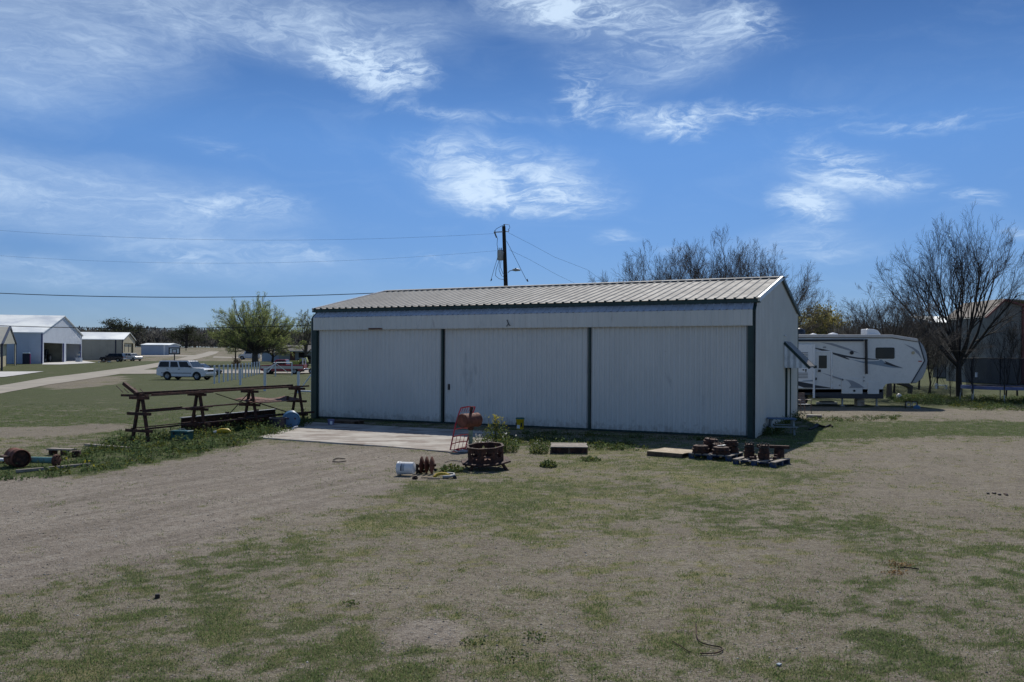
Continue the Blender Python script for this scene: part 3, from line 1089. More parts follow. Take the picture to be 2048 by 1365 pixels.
def rf(t_, d, y0, z0, y1, z1, e):
    nx = Vector((0, -(z1 - z0), y1 - y0)).normalized()
    p = Vector((t_, y0, z0)).lerp(Vector((t_, y1, z1)), e)
    return p + nx * d


sheet_f = strip_mesh(pr, lambda t_, d: rf(t_, d, YE - .10, EAVE + .02, YR, RIDGE, 0), lambda t_, d: rf(t_, d, YE - .10, EAVE + .02, YR, RIDGE, 1), True)
mer = None
for i in range(19):
    if mer is None:
        o = sheet_f.build('roof_sheet', M['roof_metal'], hangar, fix=False)
        mer = o.data
    else:
        o = bpy.data.objects.new('roof_sheet', mer)
        col.objects.link(o)
        o.parent = hangar
    o.location = (-.12 + i * rw, 0, 0)
# closure bumps at the eave under each rib
mb = MB()
for i in range(57):
    xo = -.12 + (i + .5) * rw / 3
    mb.box((xo, YE - .09, EAVE + .035), (.075, .05, .055))
mb.build('rib_closures', M['green_trim'], hangar)['kind'] = 'stuff'
mb = MB()
mb.add([(-.12, YR, RIDGE), (HW + .1, YR, RIDGE), (HW + .1, HD + .15, EAVE), (-.12, HD + .15, EAVE)], [(0, 1, 2, 3)])
mb.add([(-.1, YE, EAVE), (HW + .08, YE, EAVE), (HW + .08, YR, RIDGE - .03), (-.1, YR, RIDGE - .03)], [(0, 1, 2, 3)])
mb.build('rear_roof', M['roof_metal'], hangar)
mb = MB()
mb.prism([(YR - .2, RIDGE - .01), (YR - .2, RIDGE + .03), (YR, RIDGE + .075), (YR + .2, RIDGE + .03), (YR + .2, RIDGE - .01), (YR, RIDGE + .04)], -.13, HW + .11, 'x')
mb.build('ridge_cap', M['roof_metal'], hangar)
mb = MB()
for i in range(57):
    xo = -.12 + (i + 1) * rw_ / 3
    mb.box((xo, YR - .215, RIDGE - .008), (rw_ / 3 * .62, .02, .04))
mb.build('ridge_gap_boxes', M['dark_wall'], hangar)['kind'] = 'stuff'  # dark gaps between the ribs under the cap, put in as dark boxes


def gable_top(y):
    if y < .26:
        return 4.08 + y * 1.08
    if y < YR:
        return EAVE - .08 + (RIDGE - EAVE) * (y - YE) / (YR - YE)
    return RIDGE - .08 - (RIDGE - EAVE) * (y - YR) / (HD - YR)


# side wall sheets (the gable towards the trailer)
ny = 12
pw = HD / ny
for i in range(ny):
    a = i * pw
    ts = sorted(set([a, a + pw] + [v for v in (.26, YR) if a < v < a + pw] + [p[0] + a for p in rib_profile(pw, pw / 3, .018, .06, .03)]))
    dd = dict((round(p[0] + a, 5), p[1]) for p in rib_profile(pw, pw / 3, .018, .06, .03))
    pp = [(q, dd.get(round(q, 5), 0)) for q in ts]
    strip_mesh(pp, lambda q, d: (HW + .005 + d, q, .04), lambda q, d: (HW + .005 + d, q, gable_top(q))).build('wall_sheet', M['white_metal'], hangar, fix=False)
mb = MB()
poly = [(0.0, .04), (HD, .04), (HD, EAVE - .06), (YR, RIDGE - .1), (.3, EAVE - .1), (0.0, 4.05)]
mb.prism(poly, HW - .06, HW - .02, 'x')
mb.build('gable_frame', M['dark_wall'], hangar)
mb = MB()
mb.prism(poly, 0.0, .03, 'x')
mb.build('far_gable', M['white_metal'], hangar)
MB().span((0, HD - .04, .04), (HW, HD, EAVE - .05)).build('rear_wall', M['white_metal'], hangar)
MB().beam((HW + .07, YE - .08, EAVE - .02), (HW + .07, YR, RIDGE + .0), .07, .15).build('rake_trim', M['zinc'], hangar)  # front rake in pale zinc: its sunlit tone is put into the material
MB().beam((HW + .07, YR, RIDGE + .0), (HW + .07, HD + .15, EAVE - .02), .07, .15).build('rake_trim', M['green_trim'], hangar)
MB().beam((-.08, YE - .08, EAVE - .02), (-.08, YR, RIDGE), .07, .15).build('rake_trim', M['zinc'], hangar)
MB().span((HW - .02, HD - .06, .04), (HW + .035, HD + .03, EAVE - .1)).build('corner_trim', M['green_trim'], hangar)
# side door with its little awning
aw0, aw1 = 6.45, 8.35
mb = MB()
mb.prism([(HW + .03, 3.22), (HW + .03, 3.16), (HW + .95, 2.20), (HW + .95, 2.26)], aw0, aw1, 'y')
canopy = mb.build('door_awning', M['dim_wall'], hangar)
for a in (aw0 - .03, aw1 + .03):
    MB().beam((HW + .02, a, 3.16), (HW + .97, a, 2.18), .05, .10).build('awning_edge', M['green_trim'], canopy)
    pr2 = [(q * .11, (.012 if q % 2 else 0)) for q in range(9)]
    strip_mesh(pr2, lambda q, d, a=a: (HW + .03 + q, a + d, 2.19), lambda q, d, a=a: (HW + .03 + q, a + d, 3.14 - q * 1.03)).build('awning_cheek', M['zinc'], canopy, fix=False)
MB().span((HW + .02, 7.0, .06), (HW + .05, 7.95, 2.12)).build('side_door', M['white_metal'], hangar)
for a in (6.95, 8.0):
    MB().span((HW + .02, a - .05, .04), (HW + .085, a + .05, 2.18)).build('door_frame', M['green_trim'], hangar)
MB().span((HW + .02, 6.35, 3.42), (HW + .05, 6.95, 3.46)).build('conduit', M['zinc'], hangar)

# ------------------------------------------------------------------ trees
def grow(seed, height, trunk_h, r0, levels=5, spread=.75, kids=(5, 6, 5, 4, 3), up=.25, ratio=.62, limbs=None, limb_spread=None, even=False, droop=0., wander=.07, fork=None):
    """returns segments (p0, p1, r0, r1, level) of a branching tree, and twig tips"""
    rd = random.Random(seed)
    segs, tips = [], []

    def rnd(k):
        return Vector((rd.gauss(0, k), rd.gauss(0, k), rd.gauss(0, k)))

    def branch(p, d, L, r, lv):
        n = 5 if lv <= 1 else (4 if lv == 2 else 3 if lv == 3 else 2)
        pts, rr = [p], [r]
        e = max(.35, .75 - .1 * lv)
        for i in range(n):
            d = (d + rnd(wander * (1 + .25 * lv)) + Vector((0, 0, up * .35 - droop * lv * .1))).normalized()
            pts.append(pts[-1] + d * (L / n))
            rr.append(r * (1 - (1 - .28) * (i + 1) / n))
        for i in range(n):
            segs.append((pts[i], pts[i + 1], rr[i], rr[i + 1], lv))
        if lv >= levels:
            tips.append((pts[-1], d))
            return
        k = kids[min(lv, len(kids) - 1)]
        for j in range(k):
            f = .22 + .78 * (j + rd.random() * .8) / k
            f = min(f, .98)
            i = min(int(f * n), n - 1)
            q = pts[i].lerp(pts[i + 1], f * n - i)
            dd = (pts[i + 1] - pts[i]).normalized()
            sd = dd.cross(rnd(1)).normalized()
            a = rd.uniform(.45, 1.0) * spread
            nd = (dd * math.cos(a) + sd * math.sin(a) + Vector((0, 0, up * .5))).normalized()
            branch(q, nd, L * ratio * (rd.uniform(.86, 1.1) if even else rd.uniform(.7, 1.2)) * (1.15 - .45 * f), max(.004, rr[i] * rd.uniform(.45, .65)), lv + 1)

    top = Vector((rd.gauss(0, .06), rd.gauss(0, .06), trunk_h))
    m = Vector((rd.gauss(0, .05), rd.gauss(0, .05), trunk_h * .5))
    base = Vector((0, 0, -.15))
    segs.append((base, m, r0 * 1.25, r0, 0))
    segs.append((m, top, r0, r0 * .9, 0))
    nl = limbs or 6
    a0 = rd.random() * 6.28
    for i in range(nl):
        a = a0 + 2 * PI * i / nl + rd.gauss(0, .25)
        t = (.12 if i == 0 else rd.uniform(.25, 1.0)) * (limb_spread or spread)
        if even:
            a = a0 + i * 2.39996 + rd.gauss(0, .1)
            t = limb_spread * math.sqrt((i + .4) / nl)
        d = Vector((math.cos(a) * math.sin(t), math.sin(a) * math.sin(t), math.cos(t)))
        f = rd.uniform(.72, 1.0)
        branch(base.lerp(top, f) if i else top, d, (height - trunk_h) * (rd.uniform(.58, .66) if even else rd.uniform(.5, .66)), r0 * (rd.uniform(.22, .36) if even and nl > 20 else rd.uniform(.42, .62)), 1)
    return segs, tips


def seg_mesh(segs, sides):
    """one tapered prism per segment, numpy-batched"""
    n = len(segs)
    A = np.array([s[0] for s in segs])
    B = np.array([s[1] for s in segs])
    ra, rb = np.array([s[2] for s in segs]), np.array([s[3] for s in segs])
    D = B - A
    D /= np.linalg.norm(D, axis=1)[:, None] + 1e-9
    U = np.cross(D, np.where(np.abs(D[:, 2:3]) > .9, [[1, 0, 0]], [[0, 0, 1]]))
    U /= np.linalg.norm(U, axis=1)[:, None] + 1e-9
    W = np.cross(D, U)
    an = np.arange(sides) * 2 * PI / sides
    ring = U[:, None] * np.cos(an)[None, :, None] + W[:, None] * np.sin(an)[None, :, None]
    V = np.concatenate([A[:, None] - D[:, None] * ra[:, None, None] * .3 + ring * ra[:, None, None], B[:, None] + ring * rb[:, None, None]], 1).reshape(-1, 3)
    k = np.arange(sides)
    f = np.stack([k, (k + 1) % sides, (k + 1) % sides + sides, k + sides], 1)
    F = (f[None] + (np.arange(n) * 2 * sides)[:, None, None]).reshape(-1, 4)
    return V, F


def leaf_quads(P, size, rg):
    n = len(P)
    a = rg.normal(size=(n, 3))
    a /= np.linalg.norm(a, axis=1)[:, None]
    b = np.cross(a, rg.normal(size=(n, 3)))
    b /= np.linalg.norm(b, axis=1)[:, None] + 1e-9
    s = (size * rg.uniform(.6, 1.4, n))[:, None]
    V = np.stack([P - a * s, P + b * s * .55, P + a * s, P - b * s * .55], 1).reshape(-1, 3)
    return V, np.arange(4 * n).reshape(-1, 4)


class Tree:
    """meshes of one tree form, reusable at several spots"""

    def __init__(s, seed, height, trunk_h, r0, leaves=None, leaf_mat=None, leaf_size=.06, per_tip=3, bark='bark', minr=.0, **k):
        segs, tips = grow(seed, height, trunk_h, r0, **k)
        levels_leaf = min(4, k.get('levels', 5) - (1 if k.get('levels', 5) == 4 and k.get('even') else 0))
        rg = np.random.default_rng(seed)
        big = [q for q in segs if q[4] <= 1]
        small = [(q[0], q[1], max(q[2], minr), max(q[3], minr * .8), q[4]) for q in segs if q[4] > 1]
        zt = float(np.percentile([q[1].z for q in segs], 99.3))
        s.scale = height / zt
        V, F = seg_mesh([q for q in segs if q[4] == 0], 10)
        s.trunk = mesh_np('trunk', V * s.scale, F, M[bark], smooth=True)
        V, F = seg_mesh([q for q in segs if q[4] == 1], 7)
        V2, F2 = seg_mesh(small, 3)
        tw = V2 * s.scale
        VV = np.concatenate([V * s.scale, tw])
        FF = np.concatenate([F, F2 + len(V)])
        mi = np.concatenate([np.zeros(len(F), int), np.ones(len(F2), int)])
        mats = [M[bark], M['twig'] if bark == 'bark' else M[bark]]
        if leaves:
            T = np.array([q[0] for q in tips] + [q[1] for q in segs if q[4] >= levels_leaf][::2])
            T = np.repeat(T, per_tip, 0)
            T = (T + rg.normal(0, leaf_size * 1.6, T.shape)) * s.scale
            LV, LF = leaf_quads(T, np.full(len(T), leaf_size), rg)
            FF = np.concatenate([FF, LF + len(VV)])
            VV = np.concatenate([VV, LV])
            mi = np.concatenate([mi, np.full(len(LF), 2)])
            mats.append(M[leaf_mat])
        s.crown = mesh_np('crown', VV, FF, mats, mi)
        for o in (s.trunk, s.crown):
            col.objects.unlink(o)

    def plant(s, name, label, cat, loc, rz=0, sc=1.0, group=None, sxy=1.0):
        t_ = thing(name, label, cat, loc, rz, group)
        t_.scale = (sc * sxy, sc * sxy, sc)
        for src in (s.trunk, s.crown):
            o = bpy.data.objects.new(src.name.split('.')[0], src.data)
            col.objects.link(o)
            o.parent = t_
        return t_


big_a = Tree(3, 11.6, 2.2, .20, levels=5, kids=(6, 6, 5, 4, 4), spread=.70, limbs=13, limb_spread=.95, even=True, up=.14, ratio=.60, minr=.0055, bark='bark_dark')
big_b = Tree(15, 12.5, 3.0, .22, levels=5, kids=(6, 6, 5, 5, 4), spread=.75, limbs=13, limb_spread=1.0, even=True, up=.15, ratio=.60, minr=.0065)
big_c = Tree(29, 12.0, 2.6, .21, levels=5, kids=(6, 6, 5, 5, 4), spread=.78, limbs=13, limb_spread=1.05, even=True, up=.13, ratio=.60, minr=.0065)
thin_a = Tree(41, 6.0, 1.6, .06, levels=4, kids=(4, 5, 4, 4), spread=.5, limbs=4, up=.25, ratio=.62, minr=.006, bark='bark_dark')
thin_b = Tree(47, 6.0, .9, .055, levels=4, kids=(4, 5, 4, 4), spread=.6, limbs=5, up=.25, ratio=.62, minr=.006, bark='bark_dark')
bud = Tree(53, 12.6, 2.2, .48, leaves=True, leaf_mat='bud_leaf', leaf_size=.085, per_tip=2, levels=4, kids=(8, 9, 6, 4), spread=.50, limbs=44, limb_spread=1.36, even=True, up=.04, ratio=.42, minr=.012, bark='bark', wander=.035)
bushy = Tree(59, 7.5, 1.2, .22, leaves=True, leaf_mat='olive_leaf', leaf_size=.11, per_tip=3, levels=5, kids=(5, 5, 4, 4, 3), spread=1.05, limbs=9, up=.12, ratio=.56, minr=.010)
sparse = Tree(61, 11.0, 2.0, .25, leaves=True, leaf_mat='bud_leaf', leaf_size=.07, per_tip=1, levels=5, kids=(5, 5, 4, 4, 3), spread=.8, limbs=8, up=.2, ratio=.58, minr=.014)
dark_t = Tree(67, 6.0, 1.3, .2, leaves=True, leaf_mat='dark_leaf', leaf_size=.12, per_tip=3, levels=4, kids=(5, 5, 4, 4), spread=1.1, limbs=8, up=.12, ratio=.55, minr=.02, bark='bark_dark')

big_a.plant('bare_tree', 'large dark bare tree with a spreading vase crown right of the travel trailer', 'tree', gp(1919, 794), R(20), 1.02, sxy=.76)
BACK = 'bare trees behind the hangar'
big_c.plant('bare_tree', 'lower bare tree over the hangar roof, the one nearest the utility pole', 'tree', gx(1300, 62), R(80), .90, BACK, .80)
big_b.plant('bare_tree', 'tallest of the bare trees showing over the hangar ridge', 'tree', gx(1435, 64), R(10), .98, BACK, .80)
big_c.plant('bare_tree', 'bare tree whose crown hangs past the right end of the hangar roof', 'tree', gx(1540, 58), R(200), .84, BACK, .66)
thin_a.plant('bare_sapling', 'small bare treetop just peeking over the ridge left of the other bare trees', 'tree', gx(1195, 66), R(30), 1.33, BACK)
bud.plant('budding_tree', 'broad tree with fresh light green leaves behind the white fence posts', 'tree', gx(511, 150), R(30), .93, sxy=.92)
sparse.plant('sparse_tree', 'thinly leaved tree half hidden by the left edge of the hangar', 'tree', gx(612, 168), R(70), .95)
dark_t.plant('dark_tree', 'small dark leafy tree beside the grey ranch house', 'tree', gx(545, 172), 0, .9)
bushy.plant('olive_tree', 'rounded yellow-green tree rising behind the travel trailer roof', 'tree', gx(1643, 80), R(15), .98, sxy=.85)
WOODS = 'bare trees in the thicket behind the travel trailer'
thicket = [(1690, 72, .95, 0, 'thin bare tree behind the trailer, just right of the olive tree'), (1722, 66, 1.12, 1, 'bare tree rising above the white rooftop air conditioner'),
           (1752, 70, 1.2, 0, 'spindly bare tree behind the front half of the trailer roof'), (1788, 62, 1.15, 1, 'bare tree above the trailer bunk window'),
           (1815, 75, 1.3, 0, 'tall thin bare tree above the front slope of the trailer roof'), (1838, 68, 1.2, 1, 'bare tree directly behind the trailer nose'),
           (1858, 60, .95, 0, 'slender bare tree just past the trailer nose'), (1876, 70, 1.1, 1, 'bare tree in front of the left end of the low grey shed')]
for i, (px, Y, sc, k, lb) in enumerate(thicket):
    (thin_a, thin_b)[k].plant('bare_tree', lb, 'tree', gx(px, Y), R(47 * i), sc, WOODS)
sap = [(1862, 57, .62, 'short bare sapling left of the big dark tree trunk'), (1901, 56, .45, 'waist thick cluster of bare stems beside the big dark tree trunk'),
       (1945, 60, .8, 'bare sapling behind the left poles of the trampoline'), (2012, 54, .85, 'bare sapling in front of the tall grey hangar on the right'),
       (2035, 57, .95, 'bare sapling at the right edge behind the trampoline')]
for i, (px, Y, sc, lb) in enumerate(sap):
    thin_b.plant('bare_sapling', lb, 'tree', gx(px, Y), R(63 * i + 20), sc, 'bare saplings around the trampoline')
big_b.plant('bare_tree', 'bare tree whose thick trunk shows under the trailer nose', 'tree', gp(1778, 797), R(120), .56, WOODS, 1.15)
for i, (px, py, h, r, lb) in enumerate([]):
    t_ = thing('tree_stem', lb, 'tree', gp(px, py))
    MB().tube([(0, 0, -.1), (.03, 0, h * .5), (-.02, .05, h), (.1, .05, h + 2)], [r * 1.15, r, r * .9, r * .5], 9).build('trunk', M['bark'], t_, smooth=60)
    MB().tube([(0, 0, h * .8), (.5, .1, h * 1.2), (.8, .1, h * 1.7)], [r * .5, r * .35, .03], 6).tube([(0, 0, h), (-.5, .1, h * 1.3), (-.7, -.1, h * 1.8)], [r * .5, r * .35, .03], 6).build('limb', M['bark'], t_, smooth=60)

# far woodland: one long mass of bare and evergreen wood
def woodland(name, n, px0, px1, Y0, Y1, h0, h1, green, seed, wstreak=.16, zmin=0.0):
    rg = np.random.default_rng(seed)
    Y = rg.uniform(Y0, Y1, n)
    px = rg.uniform(px0, px1, n)
    X = (px - CX) / FOC * Y
    base = terrain(Y)
    hmax = (h0 + (h1 - h0) * fbm(X * .02 + 3, Y * .02, 1.0, 3, seed)) * (.75 + .5 * fbm(X, Y * .2, .12, 3, seed + 4))
    z = zmin + (hmax - zmin) * rg.random(n) ** .8
    L = rg.uniform(.7, 2.4, n) * (1.1 - .5 * z / hmax)
    W = wstreak * rg.uniform(.5, 1.6, n)
    lean = rg.normal(0, .3, (n, 2)) * L[:, None]
    P = np.stack([X, Y, base + z], 1)
    a = rg.uniform(0, PI, n)
    dx = np.stack([np.cos(a) * W, np.sin(a) * W, 0 * W], 1)
    T = P + np.stack([lean[:, 0], lean[:, 1], L], 1)
    V = np.stack([P - dx, P + dx, T + dx * .5, T - dx * .5], 1).reshape(-1, 3)
    F = np.arange(4 * n).reshape(-1, 4)
    mi = np.zeros(n, int)
    if green:
        cl = fbm(X, Y, .035, 3, seed + 9)
        mi = ((cl > 1 - green) & (rg.random(n) < .85)).astype(int)
    o = mesh_np(name, V, F, [M['wood_mass'], M['dark_leaf']], mi)
    o['kind'] = 'stuff'
    return o


woodland('far_woodland', 62000, -250, 720, 420, 520, 5.5, 10.5, .22, 5, .30)
woodland('near_undergrowth', 5000, 560, 640, 190, 215, 3, 9, .3, 8, .14)
woodland('distant_woodland', 15000, 1560, 2400, 150, 190, 6, 9, .25, 6, .16)
woodland('scrub_thicket', 5000, 1660, 1900, 62, 80, 3.2, 5.6, .25, 12, .024, 1.7)
# two evergreen heads above the far wood
for px, lb in ((372, 'dark evergreen clump above the far woodland, right of the grey shed'), (237, 'dark evergreen crown showing over the tan building roof')):
    dark_t.plant('evergreen_tree', lb, 'tree', gx(px, 400 if px > 300 else 420), R(px), 1.75 if px > 300 else 2.3, sxy=1.4)

# ------------------------------------------------------------------ far buildings on the left
def shed(name, label, cat, A, yaw, L, W, eave, ridge, wall, roof, trim, ribs=False):
    """gabled shed: local x along the ridge from 0 to L (gable at x=L), local y across from 0 (near eave) to W"""
    t_ = thing(name, label, cat, A, yaw)
    MB().span((0, 0, -.4), (L, .12, eave)).build('side_wall', wall, t_)
    MB().span((0, W - .12, -.4), (L, W, eave)).build('rear_wall', wall, t_)
    o = .25
    k = (ridge - eave) / (W / 2)
    for sgn in (0, 1):
        y0, y1 = (-o, W / 2) if sgn == 0 else (W + o, W / 2)
        mb = MB()
        mb.prism([(y0, eave - o * k + .02), (y1, ridge + .02), (y1, ridge + .14), (y0, eave - o * k + .14)], -.3, L + .3, 'x')
        mb.build('roof', roof, t_)
    for x in (0, L):
        MB().span((x - .1, -.06, -.4), (x + .1, .06, eave)).build('corner_trim', trim, t_)
    return t_


def gable(t_, L, W, eave, ridge, wall, trim, openings=(), top=None, x0=None):
    """gable wall at x=L, cut by door openings (y0, y1, head)"""
    x0 = L if x0 is None else x0
    k = (ridge - eave) / (W / 2)

    def h(y):
        return eave + k * min(y, W - y)
    ys = sorted(set([0, W, W / 2] + [v for o_ in openings for v in o_[:2]]))
    mb = MB()
    for a, b in zip(ys[:-1], ys[1:]):
        z0 = -.4
        for o_ in openings:
            if o_[0] <= a and b <= o_[1]:
                z0 = o_[2]
        mb.prism([(a, z0), (b, z0), (b, h(b)), (a, h(a))], x0 - .14, x0, 'x')
    mb.build('gable_wall', wall, t_)
    mb = MB()
    mb.beam((x0 + .05, -.25, h(0) - .25 * k), (x0 + .05, W / 2, ridge), .1, .25).build('rake_trim', trim, t_)
    MB().beam((x0 + .05, W / 2, ridge), (x0 + .05, W + .25, h(0) - .25 * k), .1, .25).build('rake_trim', trim, t_)


bA = gx(84, 152)
BL, BW, BE, BR = 34, 26, 5.7, 9.3
BYAW = R(13)
barn = shed('open_barn', 'big pale grey metal barn with white roof and two open bays', 'barn', (bA.x - BL * math.cos(BYAW), bA.y - BL * math.sin(BYAW), bA.z), BYAW, BL, BW, BE, BR, M['barn_wall'], M['white_roof'], M['blue_trim'])
gable(barn, BL, BW, BE, BR, M['barn_wall'], M['barn_wall'], [(1.0, 12.6, 3.9), (14.4, 25.4, 3.9)])
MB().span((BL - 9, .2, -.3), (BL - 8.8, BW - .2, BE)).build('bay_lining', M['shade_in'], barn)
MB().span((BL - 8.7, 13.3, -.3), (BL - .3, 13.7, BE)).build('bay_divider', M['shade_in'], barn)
MB().span((BL - .02, 12.6, -.3), (BL + .12, 13.0, 3.9)).build('blue_post', M['blue_trim'], barn)
MB().span((BL - .02, 24.6, -.3), (BL + .12, 25.0, 3.9)).build('blue_post', M['blue_trim'], barn)
MB().span((BL - 8.75, .4, 2.0), (BL - 8.65, BW - .4, 2.25)).build('wall_girt', M['dark_wall'], barn)
MB().span((BL - .02, 13.0, -.3), (BL + .1, 14.4, 3.9)).build('bay_pier', M['barn_wall'], barn)
# wall ribs that still read at this distance
for i in range(11):
    MB().span((BL - 2.2 - 2.9 * i, -.05, -.2), (BL - 2.0 - 2.9 * i, .0, BE - .1)).build('wall_rib', M['barn_wall'], barn)

tA = gx(245, 192)
TL, TW, TE, TR = 16, 13, 4.7, 6.4
tan = shed('tan_building', 'low tan metal building with dark trim and two cars parked before it', 'building', (tA.x - TL * math.cos(BYAW), tA.y - TL * math.sin(BYAW), tA.z), BYAW, TL, TW, TE, TR, M['tan_wall'], M['white_roof'], M['navy'])
gable(tan, TL, TW, TE, TR, M['tan_door'], M['navy'], [(1.6, 11.4, 4.0)])
MB().span((TL - .5, 1.6, -.3), (TL - .35, 11.4, 4.0)).build('big_door', M['tan_door'], tan)
for y0 in (3.2, 7.6):
    MB().span((TL - .35, y0, 1.9), (TL - .3, y0 + .5, 3.6)).build('door_track', M['dark_wall'], tan)
for xx in (TL - 10.5, ):
    MB().span((xx, -.07, -.3), (xx + .22, .0, TE)).build('downpipe', M['navy'], tan)
MB().span((TL - 1.6, -.07, -.3), (TL - 1.35, .0, TE)).build('downpipe', M['navy'], tan)
for i in range(8):
    MB().span((.8 + 1.7 * i, -.04, -.2), (.92 + 1.7 * i, .0, TE - .1)).build('wall_rib', M['tan_wall'], tan)

gA = gx(283, 252)
grey = shed('grey_shed', 'small distant blue-grey shed with a flat white roof edge', 'shed', (gA.x, gA.y, gA.z), R(2), 8.2, 9, 3.0, 3.5, M['grey_wall'], M['white_roof'], M['grey_wall'])
gable(grey, 8.2, 9, 3.0, 3.5, M['grey_wall'], M['white_roof'])
MB().span((6.6, -.08, -.3), (7.1, 0, 3.0)).build('white_post', M['white_plastic'], grey)

lA = gx(4, 112)
wing = thing('tan_workshop', 'edge of a tan workshop with dark blue trim at the left border', 'building', lA, R(118))
MB().span((-.1, -.1, -.3), (.15, .15, 3.6)).build('corner_trim', M['navy'], wing)
MB().span((.15, .0, -.3), (1.2, .12, 3.6)).build('front_wall', M['tan_wall'], wing)
MB().span((1.2, 1.2, -.3), (29.5, 1.3, 4.6)).build('recessed_door', M['tan_door'], wing)
MB().span((29.5, .0, -.3), (31.5, .12, 4.4)).build('front_wall', M['tan_wall'], wing)
MB().span((31.3, -.1, -.3), (31.6, .15, 4.1)).build('corner_trim', M['navy'], wing)
mb = MB().prism([(0, 3.6), (31.5, 4.0), (16, 6.4)], .0, 14, 'y')
mb.build('roof_block', M['tan_wall'], wing)
MB().beam((-.2, -.05, 3.55), (16, -.05, 6.4), .2, .3).build('rake_trim', M['navy'], wing)
MB().beam((16, -.05, 6.4), (31.7, -.05, 4.0), .2, .3).build('rake_trim', M['navy'], wing)
MB().span((.1, .3, -.3), (.2, 14, 3.5)).build('side_wall', M['tan_wall'], wing)

hA = gx(558, 182)
house = thing('ranch_house', 'low grey ranch house with shallow grey roof behind the pickup', 'house', hA, R(-3))
MB().span((0, 0, -.3), (14, 6, 2.4)).build('wall', M['house_wall'], house)
MB().prism([(-.8, 2.35), (6.8, 2.35), (3, 3.7)], -1.0, 15, 'x').build('roof', M['house_roof'], house)
MB().span((2.5, -.12, -.3), (3.6, 0, 2.3)).build('brick_pier', M['brick_red'], house)
MB().span((-1.1, -.95, 2.26), (15.1, -.82, 2.42)).build('fascia', M['white_plastic'], house)
MB().span((4.4, -.06, .9), (5.8, 0, 2.0)).build('window', M['glass'], house)
MB().span((-4.2, 1.0, -.3), (-.1, 5, 2.0)).build('blue_wing', M['grey_wall'], house)

# grey hangars at the right
rA = gx(2007, 86)
tallb = thing('tall_grey_hangar', 'tall weathered grey hangar with brick-red roof trim at the right edge', 'hangar', rA, R(0))
mb = MB().prism([(-1.75, -.4), (9, -.4), (9, 8.05), (2.05, 8.05), (0, 8.62), (-1.75, 6.95)], 0, .2, 'y')
mb.build('gable_wall', M['dim_wall'], tallb)
MB().span((-1.75, .2, -.4), (-1.6, 8, 6.9)).build('side_wall', M['dim_wall'], tallb)
MB().beam((-1.95, -.15, 6.82), (0, -.15, 8.66), .3, .16).build('rake_trim', M['red_trim'], tallb)
MB().beam((0, -.15, 8.66), (2.3, -.15, 8.0), .3, .20).build('rake_trim', M['red_trim'], tallb)
mb = MB().prism([(-1.9, 6.9), (0, 8.66), (9.1, 8.1), (9.1, 8.25), (0, 8.8), (-1.95, 7.0)], -.1, 8, 'y')
mb.build('roof', M['wood_grey'], tallb)
MB().span((1.85, -.18, -.4), (2.4, -.02, 7.95)).build('red_post', M['red_trim'], tallb)
for i in range(10):
    MB().span((-1.3 + i * 1.0, -.035, -.3), (-1.2 + i * 1.0, 0, 6.9)).build('wall_rib', M['dim_wall'], tallb)
lA2 = gx(1868, 106)
lowb = thing('low_grey_shed', 'long low grey shed with pale roof edge behind the big dark tree', 'shed', lA2, R(0))
MB().span((0, 0, -.4), (12, .2, 7.0)).build('wall', M['dark_wall'], lowb)
MB().span((-.0, -.08, -.4), (1.4, 0, 6.9)).build('pale_panel', M['dim_wall'], lowb)
mb = MB().prism([(-.4, 7.0), (6, 8.1), (6, 7.9), (-.2, 6.85)], -.3, 12.3, 'x')
mb.build('roof', M['white_roof'], lowb)
MB().span((1.5, -.12, .9), (6.8, -.01, 5.6)).build('sliding_door', M['dark_wall'], lowb)

# ------------------------------------------------------------------ vehicles
def wheel(parent, x, y, r, w, rim='alloy', side=-1, name='wheel'):
    """side -1: outer face towards -y"""
    Mx = Matrix.Translation((x, y, r)) @ Matrix.Rotation(R(90), 4, 'X')
    t_ = MB().lathe([(r * .60, -w / 2), (r * .9, -w / 2), (r, -w * .32), (r, w * .32), (r * .9, w / 2), (r * .60, w / 2)], 22, Mx, caps=False)
    o = t_.build(name, M['black_rubber'], parent, smooth=35)
    q = MB()
    z = w * .36
    f = -side
    q.lathe([(0.001, f * z * .8), (r * .18, f * z), (r * .22, f * z * .7), (r * .52, f * z * .75), (r * .62, f * z)], 22, Mx, caps=False)
    q.lathe([(0.001, -f * z * .2), (r * .62, -f * z * .2)], 16, Mx, caps=False)
    for k in range(6):
        a = k * PI / 3
        p0 = Mx @ Vector((math.cos(a) * r * .15, math.sin(a) * r * .15, f * z * .95))
        p1 = Mx @ Vector((math.cos(a) * r * .58, math.sin(a) * r * .58, f * z * .95))
        q.beam(p0, p1, r * .16, .03)
    q.build('rim', M[rim], o, smooth=35)
    return o


def arch(cx, r, z0, n=9):
    """points over a wheel arch from front (+x) to rear, above z0"""
    pts = []
    for k in range(n + 1):
        a = PI * k / n
        pts.append((cx + math.cos(a) * r, max(z0, r * .86 + math.sin(a) * r - r * .12)))
    return pts


